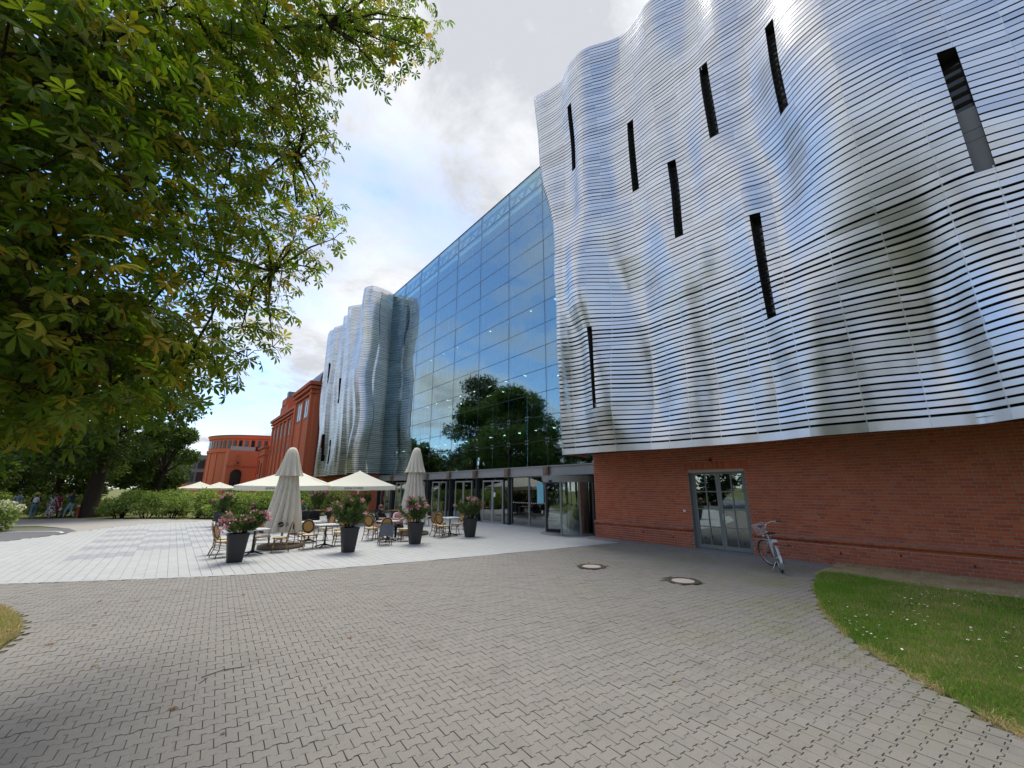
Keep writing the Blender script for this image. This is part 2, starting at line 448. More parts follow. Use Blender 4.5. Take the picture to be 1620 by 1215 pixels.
for i in range(-45, 73):
    x = i * TW + 0.1
    lo, hi = interp(NEAR, x), interp(BACK, x)
    off = rng.random() * 0.0 + (0.21 if i % 2 else 0)
    j0, j1 = int(lo / TL) , int(hi / TL) + 1
    for j in range(j0, j1):
        y = j * TL + off
        if y - TL / 2 < lo - 0.36 or y + TL / 2 > hi + 0.1: 
            continue
        tiles.append((x, y))
tiles.sort(key=lambda p: (0 if in_view((p[0], p[1], 0)) else 1, p[0] ** 2 + p[1] ** 2))
inner = [p for p in tiles if p[1] - TL / 2 > max(interp(NEAR, p[0] - TW / 2), interp(NEAR, p[0] + TW / 2)) + 0.01]
single_t = set(inner[:300])
for (x, y) in inner[:300]:
    inst('tile', tile_d if is_dark(x, y) else tile_l, ter, (x, y, 0.002 + rng.uniform(-0.001, 0.001)))
for nm, mt, sel in (('tile_field', 'light_tile', [p for p in tiles if p not in single_t and not is_dark(*p)]), ('dark_tile_field', 'dark_tile', [p for p in tiles if p not in single_t and is_dark(*p)])):
    V, rn = stamp(np.array(tmb.v, np.float32), None, sel, 0.0, 0.001, 0.0)
    V[:, 2] += 0.002
    nx_, ny_ = np.array(NEAR).T
    V[:, 1] = np.maximum(V[:, 1], np.interp(V[:, 0], nx_, ny_) + 0.005)
    F = (np.array(tmb.f)[None] + (np.arange(len(sel)) * len(tmb.v))[:, None, None]).reshape(-1, 4)
    o = inst(nm, np_mesh(nm, V, F, mt, np.repeat(rn, len(tmb.f))), ter); o['kind'] = 'stuff'
# edging setts along the near edge of the terrace
m = MB()
for (a, b) in zip(NEAR, NEAR[1:]):
    A, B = Vector((*a, 0)), Vector((*b, 0)); L = (B - A).length
    if L < 0.01: continue
    k = max(1, int(L / 0.2)); d = (B - A) / k
    for q in range(k):
        c = A + d * (q + 0.5); m.rv = rng.random()
        m.box((c.x, c.y + 0.05, 0.006), (d.length - 0.006, 0.10, 0.02), Matrix.Rotation(math.atan2(d.y, d.x), 3, 'Z'))
o = m.build('edging_strip', 'light_tile', ter); o['kind'] = 'stuff'

# concrete apron along the brick wall
m = MB()
for k in range(9):
    y0 = 3.74 + k * 0.95; m.rv = rng.random()
    m.bb(13.36, 14.17, y0, min(y0 + 0.943, 11.9), -0.02, 0.02 + rng.uniform(-.002, .002))
m.build('apron_pavement', 'apron_concrete', kind='structure')

# asphalt drive and path on the left, and their kerbs
m = MB(); m.prism([(-60, 2), (-17, 12.5), (-9, 20.2), (-6.3, 22.9), (-5.0, 25.0), (-3.7, 27.4), (-3.3, 29.3), (-3.9, 31.6), (-6, 32.6), (-60, 35.0)], -0.03, 0.006)
m.build('asphalt_road', 'asphalt', kind='structure')
m = MB(); m.prism([(-60, 40.6), (-20, 41.5), (-6, 42.0), (0.5, 36.0), (3.0, 33.0), (-1.2, 32.0), (-3.5, 27.6), (-3.4, 29.3), (-4.0, 31.7), (-5.4, 34.4), (-9, 36.0), (-60, 38.0)], -0.03, 0.004)
m.build('park_path', 'far_path', kind='structure')
m = MB()
kerb = smoothpts([(-40, 27.6), (-12, 30.2), (-6.5, 30.4), (-4.2, 29.6), (-3.6, 28.2)], 6)
for a, b in zip(kerb, kerb[1:]):
    A, B = Vector((*a, 0)), Vector((*b, 0)); d = B - A
    m.box(((A + B) / 2) + Vector((0, 0, 0.012)), (d.length, 0.12, 0.02), Matrix.Rotation(math.atan2(d.y, d.x), 3, 'Z'))
m.build('painted_road_line', simple('road_paint', (0.62, 0.62, 0.6), 0.7), kind='structure')
# lawn on the right, dry strip under the wall
def sheet(name, pts_fn, mat, hump=0.03, nx=40, ny=40):
    m_ = MB(); vs = []
    for i in range(nx + 1):
        for j in range(ny + 1):
            vs.append(pts_fn(i / nx, j / ny))
    fs = [(i * (ny + 1) + j, (i + 1) * (ny + 1) + j, (i + 1) * (ny + 1) + j + 1, i * (ny + 1) + j + 1) for i in range(nx) for j in range(ny)]
    m_.add(vs, fs); return m_.build(name, mat, smooth='all', kind='structure')
def lawn_pt(u, v):
    y = -8 + u * 11.7; x0 = interp(LAWN, y); x = x0 + v * (12.75 - x0)
    e_ = min(1, min(v, 1 - v) * 8, (1 - u) * 20)
    return (x, y, 0.012 + 0.05 * e_ + 0.015 * math.sin(x * 2.1) * math.cos(y * 1.7) * e_)
sheet('lawn', lawn_pt, 'lawn_soil')
def strip_pt(u, v):
    y = -8 + u * 11.78; x = 12.2 + v * 2.05
    return (x, y, 0.02 + 0.06 * v + 0.014 * math.sin(y * 5 + v * 7) * math.sin(v * 3.1))
sheet('bare_soil_strip', strip_pt, 'dry_soil', 0, 90, 12)
# planted bed at lower left
def bed_pt(u, v):
    y = -6 + u * 18.7; x1 = interp(BED, y); x = -16 + v * (x1 + 16)
    e_ = min(1, (1 - v) * 30, (1 - u) * 14)
    return (x, y, 0.012 + 0.08 * e_ + 0.03 * math.sin(x * 1.3) * math.sin(y * 1.1) * e_)
sheet('planted_bed', bed_pt, 'lawn_soil', 0, 60, 60)

def blades(name, pts, h, w, seed, label, cat='grass', lean=0.5, mat='grass_blade'):
    r_ = np.random.RandomState(seed); n = len(pts); P = np.array(pts)
    a = r_.rand(n) * 2 * np.pi; hh = h * (0.45 + 0.9 * r_.rand(n)); ww = w * (0.7 + 0.6 * r_.rand(n))
    la = r_.rand(n) * 2 * np.pi; ln = hh * lean * r_.rand(n) * 1.6
    dx, dy = np.cos(a) * ww / 2, np.sin(a) * ww / 2
    z = np.zeros(n)
    mid = np.stack([np.cos(la) * ln * 0.35, np.sin(la) * ln * 0.35, hh * 0.6], -1)
    tip = np.stack([np.cos(la) * ln, np.sin(la) * ln, hh * (1 - 0.25 * r_.rand(n))], -1)
    D = np.stack([dx, dy, z], -1)
    V = np.stack([P - D, P + D, P + mid + D * 0.7, P + mid - D * 0.7, P + tip], 1).reshape(-1, 3)
    b = np.arange(n)[:, None] * 5
    F = np.concatenate([b + np.array([[0, 1, 2]]), b + np.array([[0, 2, 3]]), b + np.array([[3, 2, 4]])], 1).reshape(-1, 3)
    o = inst(name, np_mesh(name, V, F, mat, np.repeat(r_.rand(n), 3)))
    return tag(o, label, cat, kind='stuff')
r_ = np.random.RandomState(9); pts = []
for k in range(90000):
    u = 1 - r_.rand() * 0.62; v = r_.rand() ** 1.25
    p = lawn_pt(u, v)
    if not in_view(p, 0.06): continue
    edge = (p[0] - interp(LAWN, p[1]))
    if p[0] > 12.1 and r_.rand() < (p[0] - 12.1) * 1.5: continue
    if r_.rand() < 0.25 and math.sin(p[0] * 1.7 + 1) * math.sin(p[1] * 2.3) > 0.5: continue
    pts.append(p)
blades('lawn_grass', pts, 0.052, 0.006, 3, 'short green lawn grass with dry patches beside the brick wall')
pts = []
for k in range(5200):                                     # ragged dry fringe spilling over the paving
    y = r_.uniform(-1.2, 3.7); x = interp(LAWN, y) + abs(r_.normal(0, .05)) * r_.choice([-1, 1.6]) + 0.03 * math.sin(y * 9) + 0.02 * math.sin(y * 23)
    if math.sin(y * 5.3) + math.sin(y * 11.7 + 1) > -0.9: pts.append((x, y, 0.012))
blades('lawn_fringe', pts, 0.05, 0.007, 12, 'dry ragged grass fringe along the paving edge of the lawn', lean=1.4, mat='dry_blade')
pts = []
for k in range(26000):
    u = 0.55 + r_.rand() * 0.45; v = 1 - r_.rand() ** 1.5 * 0.16
    p = bed_pt(u, v)
    if in_view(p, 0.1): pts.append(p)
blades('bed_grass', pts[:12000], 0.10, 0.008, 4, 'dry tufted grass on the bed at the lower left corner', lean=0.8, mat='dry_blade')
# moss and grass tufts sprouting in the paving joints
pts = []
for k in range(5200):
    x = r_.uniform(5.5, 13.2); y = r_.uniform(0.5, 7.5)
    if not in_paving(x, y): continue
    dl = interp(LAWN, y) - x if y < 3.7 else 2.5
    if r_.rand() > math.exp(-max(dl, 0) * 0.9) * 0.8 + (0.18 if math.sin(x * 1.3) * math.sin(y * 1.1 + 1) > 0.25 else 0): continue
    lx, ly = x * cs + y * sn, -x * sn + y * cs
    ly = (round(ly / PW - 0.5) + 0.5) * PW
    q = (lx * cs - ly * sn, lx * sn + ly * cs)
    for q2 in range(4): pts.append((q[0] + r_.normal(0, .02), q[1] + r_.normal(0, .006), 0.005))
blades('joint_weeds', pts, 0.022, 0.007, 5, 'tiny weeds and moss sprouting in the paving joints', cat='weeds', lean=1.2)
pts = []
for k in range(2600):
    y = r_.uniform(-1.5, 3.7); x = r_.uniform(12.5, 14.1)
    pts.append((x, y, strip_pt(0, (x - 12.2) / 2.05)[2] - 0.01))
blades('dry_tufts', pts, 0.06, 0.006, 6, 'sparse dry tufts in the bare soil strip under the wall', lean=1.0, mat='dry_blade')
# daisies in the lawn
m = MB(); simple('daisy_white', (0.85, 0.85, 0.82), 0.7); simple('daisy_yellow', (0.75, 0.5, 0.05), 0.7)
cl = [(r_.uniform(7, 12.6), r_.uniform(-1.5, 3.5)) for _ in range(14)]
for k in range(210):
    c = cl[k % 14]; x, y = c[0] + r_.normal(0, .45), c[1] + r_.normal(0, .22)
    if y > 3.55 or x < interp(LAWN, y) + 0.2 or x > 13.0: continue
    z = 0.075 + r_.rand() * 0.03
    n_ = 8; tx, ty = r_.normal(0, .25), r_.normal(0, .25)
    m.cur = 0
    ring = [(x + math.cos(a) * 0.014, y + math.sin(a) * 0.014, z + (tx * math.cos(a) + ty * math.sin(a)) * 0.012) for a in np.linspace(0, 2 * math.pi, n_, endpoint=False)]
    m.add(ring, [tuple(range(n_))])
    m.cur = 1; m.add([(x + math.cos(a) * 0.005, y + math.sin(a) * 0.005, z + 0.002) for a in np.linspace(0, 2 * math.pi, 6, endpoint=False)], [tuple(range(6))])
    m.cur = 2; m.tube([(x, y, 0.03), (x, y, z - 0.001)], 0.0015, 3)
o = m.build('daisies', ['daisy_white', 'daisy_yellow', 'grass_blade']); tag(o, 'white daisies scattered in the green lawn by the wall', 'daisies', kind='stuff')
FGRID = '''151 166 185 209 244 279 278 276 270 261 261 257 256 265 279 288 291 289 290 288 283 282 279 270 259 246 233 223 214 208 204 201 196 191 187 186 188 193 202
187 194 202 215 245 289 308 301 280 267 265 257 259 273 291 292 303 306 313 310 294 289 293 302 304 282 247 209 195 196 204 202 192 180 173 171 175 183 194
223 228 233 237 253 285 296 282 271 263 257 253 260 269 287 297 304 307 314 315 305 302 305 312 316 298 260 218 194 191 205 199 181 161 153 153 160 172 186
248 244 238 230 234 247 250 249 248 250 255 260 267 267 275 288 294 297 302 305 299 304 304 307 310 300 274 240 202 180 190 189 164 145 137 138 147 163 180
254 237 220 212 210 209 210 212 217 227 244 268 285 281 270 278 285 286 277 278 278 281 288 300 311 309 296 248 196 155 152 169 163 143 132 132 142 158 177
252 236 218 202 188 183 181 179 187 206 241 278 295 290 272 274 279 280 285 282 277 270 276 282 282 277 267 244 200 166 155 164 151 137 133 135 145 160 178
251 240 225 209 195 181 172 169 180 200 226 258 280 292 287 280 280 283 292 292 284 277 275 277 276 264 247 221 193 177 175 170 160 150 145 146 153 165 180
253 243 232 221 209 197 190 184 188 199 223 252 282 296 291 279 271 275 284 285 276 270 271 272 271 268 257 223 189 181 196 192 178 162 155 155 161 171 183
254 246 238 230 222 216 210 207 211 224 247 267 281 284 276 268 263 271 273 274 268 264 267 270 270 265 255 232 202 189 202 206 193 175 162 162 166 173 183
254 249 244 239 235 232 231 234 241 253 267 281 280 273 265 266 275 278 275 274 273 268 270 274 275 268 253 229 206 196 203 205 197 187 174 163 163 170 180
254 252 249 248 247 247 250 254 262 270 279 286 286 278 272 281 291 290 278 267 261 262 264 267 263 261 247 219 194 187 190 196 198 194 184 174 168 169 176
254 254 254 255 256 259 263 268 273 279 284 288 289 290 292 299 306 304 285 266 256 258 267 271 271 256 231 204 186 183 185 200 209 204 194 180 169 167 173
255 257 259 261 264 268 272 276 280 285 288 292 296 300 305 309 309 303 284 270 261 265 275 281 278 258 231 204 188 188 190 206 218 212 202 186 172 169 174'''
# ------------------------------------------------------------------ building materials
def metal_mats():
    t = NT('steel_panel'); r = t.rnd(); P = t.pos()
    n = t.noise(t.mapping(P, (0.6, 0.6, 9)), 2.0, 5, 0.6)
    c = t.mix(r, (0.66, 0.655, 0.64, 1), (0.82, 0.815, 0.80, 1))
    stain = t.ramp(t.noise(t.mapping(P, (1.2, 1.2, 0.25)), 1.3, 5, 0.6), [(0.5, (0, 0, 0, 1)), (0.8, (1, 1, 1, 1))])
    c = t.mix(t.math('MULTIPLY', stain, 0.22), c, (0.55, 0.50, 0.42, 1))
    fine = t.noise(t.mapping(P, (3, 3, 260)), 1.0, 3, 0.6)
    ro = t.math('ADD', t.math('ADD', t.math('MULTIPLY', r, 0.09), t.math('MULTIPLY', n, 0.10)), 0.25)
    nm = t.bump(t.math('ADD', fine, t.math('MULTIPLY', t.noise(P, 0.9, 2, 0.5), 1.2)), 0.025, 0.02)
    t.bsdf(c, ro, 0.92, nm); MAT['steel_panel'] = t.m
    t = NT('facade_glass')
    lw = t.new('ShaderNodeLayerWeight'); lw.inputs['Blend'].default_value = 0.35
    f = t.math('ADD', t.math('MULTIPLY', lw.outputs['Fresnel'], 0.6), 0.26, True)
    P = t.pos(); r = t.rnd()
    wob = t.noise(t.mapping(P, (1, 0.8, 0.8)), 0.55, 2, 0.4)
    nm = t.bump(t.math('ADD', t.math('MULTIPLY', wob, 1.0), t.math('MULTIPLY', r, 0.02)), 0.035, 0.25)
    gl = t.new('ShaderNodeBsdfGlossy'); gl.inputs['Roughness'].default_value = 0.004; gl.inputs['Color'].default_value = (0.80, 0.93, 0.97, 1); t.l.new(nm, gl.inputs['Normal'])
    tr = t.new('ShaderNodeBsdfTransparent'); tr.inputs[0].default_value = (0.62, 0.80, 0.80, 1)
    mx = t.new('ShaderNodeMixShader'); t.l.new(f, mx.inputs[0]); t.l.new(tr.outputs[0], mx.inputs[1]); t.l.new(gl.outputs[0], mx.inputs[2]); t.l.new(mx.outputs[0], t.out.inputs[0])
    MAT['facade_glass'] = t.m
    t = NT('window_glass')
    lw = t.new('ShaderNodeLayerWeight'); lw.inputs['Blend'].default_value = 0.3
    f = t.math('ADD', t.math('MULTIPLY', lw.outputs['Fresnel'], 0.8), 0.22, True)
    gl = t.new('ShaderNodeBsdfGlossy'); gl.inputs['Roughness'].default_value = 0.01; gl.inputs['Color'].default_value = (0.85, 0.92, 0.95, 1)
    t.l.new(t.bump(t.noise(t.pos(), 1.3, 2, 0.4), 0.03, 0.1), gl.inputs['Normal'])
    tr = t.new('ShaderNodeBsdfTransparent'); tr.inputs[0].default_value = (0.55, 0.68, 0.68, 1)
    mx = t.new('ShaderNodeMixShader'); t.l.new(f, mx.inputs[0]); t.l.new(tr.outputs[0], mx.inputs[1]); t.l.new(gl.outputs[0], mx.inputs[2]); t.l.new(mx.outputs[0], t.out.inputs[0])
    MAT['window_glass'] = t.m
    t = NT('dark_window'); P = t.pos()
    t.bsdf(t.mix(t.noise(P, 2, 3), (0.008, 0.009, 0.010, 1), (0.03, 0.035, 0.04, 1)), 0.12, 0, None, 0.6); MAT['dark_window'] = t.m
    t = NT('brick'); r = t.rnd(); P = t.pos()
    c = t.ramp(r, [(0.0, (0.44, 0.095, 0.045, 1)), (0.2, (0.53, 0.12, 0.048, 1)), (0.55, (0.59, 0.138, 0.051, 1)), (0.85, (0.64, 0.16, 0.06, 1)), (1.0, (0.60, 0.19, 0.095, 1))])
    c = t.mix(t.noise(P, 30, 5, 0.65), t.mix(0.3, c, (0.16, 0.06, 0.04, 1)), c)
    gz = t.new('ShaderNodeSeparateXYZ'); t.l.new(P, gz.inputs[0])
    low = t.math('MULTIPLY', t.ramp(t.math('MULTIPLY', gz.outputs[2], 0.5), [(0.08, (1, 1, 1, 1)), (0.52, (0, 0, 0, 1))]), t.noise(P, 1.8, 6, 0.7))
    c = t.mix(t.math('MULTIPLY', low, 0.6), c, (0.20, 0.115, 0.095, 1))        # efflorescence and splash dirt near the ground
    big = t.ramp(t.noise(P, 0.5, 4, 0.6), [(0.42, (0, 0, 0, 1)), (0.7, (1, 1, 1, 1))])
    c = t.mix(t.math('MULTIPLY', big, 0.25), c, (0.22, 0.10, 0.07, 1))
    t.bsdf(c, 0.85, 0, t.bump(t.noise(P, 90, 4, 0.7), 0.5, 0.006), 0.25); MAT['brick'] = t.m
    t = NT('mortar'); P = t.pos()
    t.bsdf(t.mix(t.noise(P, 8, 5), (0.42, 0.33, 0.28, 1), (0.54, 0.45, 0.39, 1)), 0.95, 0, t.bump(t.noise(P, 120, 3), 0.5, 0.004), 0.1); MAT['mortar'] = t.m
    t = NT('far_brick'); P = t.pos()
    sx = t.new('ShaderNodeSeparateXYZ'); t.l.new(P, sx.inputs[0])
    cb = t.new('ShaderNodeCombineXYZ'); t.l.new(t.math('ADD', sx.outputs[0], sx.outputs[1]), cb.inputs[0]); t.l.new(sx.outputs[2], cb.inputs[1])
    bt = t.new('ShaderNodeTexBrick'); t.l.new(cb.outputs[0], bt.inputs['Vector']); bt.inputs['Scale'].default_value = 1.0
    bt.inputs['Brick Width'].default_value = 0.26; bt.inputs['Row Height'].default_value = 0.085; bt.inputs['Mortar Size'].default_value = 0.006
    bt.inputs['Color1'].default_value = (0.70, 0.17, 0.078, 1); bt.inputs['Color2'].default_value = (0.75, 0.20, 0.095, 1); bt.inputs['Mortar'].default_value = (0.36, 0.20, 0.14, 1)
    c = t.mix(t.math('MULTIPLY', t.noise(P, 0.35, 5, 0.6), 0.5), bt.outputs['Color'], (0.56, 0.145, 0.07, 1))
    t.bsdf(c, 0.88, 0, None, 0.2); MAT['far_brick'] = t.m
metal_mats()
simple('dark_backing', (0.012, 0.012, 0.014), 0.9, 0, 0.2)
simple('reveal_metal', (0.05, 0.048, 0.046), 0.5, 0.2, 0.3, 3)
simple('frame_grey', (0.23, 0.235, 0.235), 0.45, 0.15, 0.08)
simple('door_frame', (0.21, 0.225, 0.215), 0.5, 0.0, 0.1, 10, 0.1)
simple('aluminium', (0.42, 0.43, 0.44), 0.38, 0.6, 0.08)
simple('beam_steel', (0.36, 0.355, 0.35), 0.5, 0.25, 0.1, 2)
simple('weathered_bracket', (0.22, 0.16, 0.12), 0.7, 0.2, 0.35, 14, 0.2)
simple('mullion_dark', (0.035, 0.04, 0.045), 0.4, 0.3, 0.1)
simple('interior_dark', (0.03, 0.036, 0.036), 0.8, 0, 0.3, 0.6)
simple('interior_floor', (0.20, 0.21, 0.20), 0.35, 0, 0.15, 1.0)
simple('slab_green', (0.10, 0.16, 0.125), 0.5, 0, 0.15, 1.0)
simple('column_blue', (0.13, 0.22, 0.30), 0.5, 0, 0.1, 1.0)
simple('poster_cyan', (0.22, 0.55, 0.65), 0.5, 0, 0.05)
simple('paper_white', (0.75, 0.75, 0.73), 0.6, 0, 0.04)
simple('black_metal', (0.018, 0.018, 0.02), 0.45, 0.2, 0.2)
simple('zinc_roof', (0.16, 0.17, 0.19), 0.55, 0.3, 0.12, 0.8)
def lamp_mat(name, col, s):
    t = NT(name); e_ = t.new('ShaderNodeEmission'); e_.inputs[0].default_value = col; e_.inputs[1].default_value = s
    t.l.new(e_.outputs[0], t.out.inputs[0]); MAT[name] = t.m
lamp_mat('downlight', (1.0, 0.86, 0.62, 1), 6.0)

# ------------------------------------------------------------------ the cladding surface  X = clad(Y, Z)
FG = np.array([[int(a) for a in l.split()] for l in FGRID.split('\n')], float) / 100 + 10.0     # [z][y]
def _cr(t):
    return np.stack([-0.5 * t + t * t - 0.5 * t ** 3, 1 - 2.5 * t * t + 1.5 * t ** 3, 0.5 * t + 2 * t * t - 1.5 * t ** 3, -0.5 * t * t + 0.5 * t ** 3], -1)
def clad(y, z):
    y, z = np.broadcast_arrays(np.asarray(y, float), np.asarray(z, float))
    yc = np.clip(y, -1.5, 13.69)
    a = (yc + 1.5) / 0.4; b = np.clip((z - 3.2) / 1.6, 0, 11.999)
    i, j = np.floor(a).astype(int), np.floor(b).astype(int)
    wa, wb = _cr(a - i), _cr(b - j)
    res = np.zeros(y.shape)
    for p in range(4):
        for q in range(4):
            res += wa[..., p] * wb[..., q] * FG[np.clip(j + q - 1, 0, 12), np.clip(i + p - 1, 0, 38)]
    e_ = np.minimum(y + 1.5, 0)
    k = np.exp(e_ / 1.1)
    return res * k + (13.0 + 0.32 * np.sin(y * 1.9 + z * 0.12) + 0.15 * np.sin(y * 0.8 - z * 0.3)) * (1 - k)
YEDGE = [(3.25, 11.64), (4.8, 11.61), (6.35, 11.5), (7.96, 11.42), (9.68, 11.41), (10.84, 11.38), (12.09, 11.35), (13.47, 11.48), (14.82, 11.76), (16.09, 12.1), (17.35, 12.32), (18.6, 12.44), (20.54, 12.63), (22.12, 12.79)]
def yedge(z): return interp(YEDGE, z)
SLITS = [(-0.68, -0.39, 8.42, 11.52), (2.47, 2.75, 12.77, 16.30), (4.60, 4.90, 13.76, 16.87), (7.78, 8.08, 13.58, 17.01), (6.24, 6.54, 10.77, 14.04), (3.80, 4.07, 6.84, 10.15), (10.39, 10.67, 16.08, 19.62), (9.86, 10.03, 4.97, 8.12)]
ZB, ZT, PITCHZ = 3.40, 22.08, 0.171

hall = empty('glass_hall_building', (14.9, 20, 0), label='glass fronted hall between two rippling steel clad wings on brick', cat='building')
def part(mb, name, mats, parent=None, smooth=False, **k):
    o = mb.build(name, mats, None, smooth, **k)
    p = parent or hall
    o.parent = p
    o.matrix_parent_inverse = Matrix.Translation(-Vector(p.matrix_basis.translation)) if p is hall else Matrix.Identity(4)
    return o
HALL_INV = Matrix.Translation((-14.9, -20, 0))
def sub(o, parent):
    o.parent = parent
    if parent is hall: o.matrix_parent_inverse = HALL_INV
    return o
def strip_panel(mb, pl0, pl1, z0, z1, depth=0.03):
    """one slat panel: front face follows plan points pl0 (bottom) and pl1 (top), with folded lips"""
    n = len(pl0)
    vs = [(x, y, z0) for x, y in pl0] + [(x, y, z1) for x, y in pl1]
    vs += [(x, y, z0) for x, y in pl0] + [(x + depth, y, z0) for x, y in pl0] + [(x, y, z1) for x, y in pl1] + [(x + depth, y, z1) for x, y in pl1]
    fs = []
    for i in range(n - 1):
        fs.append((i + 1, i, n + i, n + i + 1))
        fs.append((2 * n + i, 2 * n + i + 1, 3 * n + i + 1, 3 * n + i))
        fs.append((4 * n + i + 1, 4 * n + i, 5 * n + i, 5 * n + i + 1))
    mb.add(vs, fs)
prg = random.Random(11)
JOINTS = [-8.0]
while JOINTS[-1] < 10.9: JOINTS.append(JOINTS[-1] + prg.choice([0.62, 0.75, 0.9, 1.05, 1.15]))
screen = MB(); ys_ = np.linspace(-8, 11.9, 60); zs_ = np.linspace(ZB + 0.05, ZT - 0.1, 20)
G = [[(float(clad(min(y, yedge(z) - 0.1), z)) + 0.42, min(y, yedge(z) - 0.1), z) for z in zs_] for y in list(ys_) + [13.2]]
screen.add([v for r0 in G for v in r0], [(i * 20 + j, i * 20 + j + 1, (i + 1) * 20 + j + 1, (i + 1) * 20 + j) for i in range(60) for j in range(19)])
screen_o = part(screen, 'steel_screen', 'dark_backing', label='rippled screen of brushed steel slats above the brick base')
pieces = []
nrow = int((ZT - ZB) / PITCHZ)
for k in range(nrow):
    z0 = ZB + k * PITCHZ; gap = prg.choice([0.022, 0.03, 0.034, 0.04]) * (1.55 if z0 < 8.5 else 1.0)
    z1 = z0 + PITCHZ - gap
    if k == 0: z0 -= 0.12
    if k == nrow - 1: z1 = z0 + PITCHZ
    zm = (z0 + z1) / 2; ye = yedge(zm)
    cuts = sorted([j + prg.gauss(0, 0.012) for j in JOINTS if j < ye - 0.25] + [ye])
    for (a, b, c0, c1) in SLITS:
        if c0 < zm < c1: cuts = sorted([c for c in cuts if not (a - 0.12 < c < b + 0.12)] + [a, b])
    for a, b in zip(cuts, cuts[1:]):
        if any(c0 < zm < c1 and a >= s0 - 1e-4 and b <= s1 + 1e-4 for (s0, s1, c0, c1) in SLITS): continue
        n = max(2, int((b - a) / 0.11) + 1)
        yy = np.linspace(a + 0.001, b - 0.001, n)
        tl = prg.gauss(0, 0.0016); sh = prg.gauss(0, 0.0012)
        x0 = clad(yy, z0) + sh - tl; x1 = clad(yy, z1) + sh + tl
        pl0, pl1 = list(zip(x0, yy)), list(zip(x1, yy))
        if b == cuts[-1]:                                                     # rounded return to the glass
            for (dx, dy) in ((0.03, 0.09), (0.12, 0.17), (0.30, 0.24), (0.6, 0.29), (1.1, 0.32), (1.9, 0.34)):
                pl0.append((x0[-1] + dx, yy[-1] + dy)); pl1.append((x1[-1] + dx, yy[-1] + dy))
        c = (float(x0.mean()), (a + b) / 2, zm)
        pieces.append((c, pl0, pl1, z0, z1))
def showsize(p):
    return (0 if in_view(p[0]) else 1, dist(p[0]) / math.sqrt(max(0.05, abs(p[1][-1][1] - p[1][0][1]))))
pieces.sort(key=showsize)
for (c, pl0, pl1, z0, z1) in pieces[:300]:
    mb = MB(); strip_panel(mb, [(x - c[0], y - c[1]) for x, y in pl0], [(x - c[0], y - c[1]) for x, y in pl1], z0 - c[2], z1 - c[2])
    o = inst('slat_panel', mb.mesh('slat_panel', 'steel_panel', smooth='all'), None, c); sub(o, screen_o)
mb = MB()
for (c, pl0, pl1, z0, z1) in pieces[300:]:
    mb.rv = prg.random() * 0.99 + 0.005; strip_panel(mb, pl0, pl1, z0, z1)
o = mb.build('slat_panel_field', 'steel_panel', smooth='all', kind='stuff'); sub(o, screen_o)
# carrier ribs that bridge the gaps at every joint
mb = MB()
for j in JOINTS:
    zz = np.arange(ZB, ZT - 0.05, 0.342)
    for za, zb in zip(zz, zz[1:]):
        zm = (za + zb) / 2
        if j > yedge(zm) - 0.2 or any(s0 - .05 < j < s1 + .05 and c0 < zm < c1 for (s0, s1, c0, c1) in SLITS): continue
        xa0, xa1, xb0, xb1 = (float(clad(j + d, z)) + 0.012 for z in (za, zb) for d in (-0.014, 0.014))
        mb.rv = 0.5; mb.add([(xa0, j - .014, za), (xa1, j + .014, za), (xb1, j + .014, zb), (xb0, j - .014, zb)], [(1, 0, 3, 2)])
o = mb.build('carrier_ribs', 'aluminium', smooth='all', kind='stuff'); sub(o, screen_o)
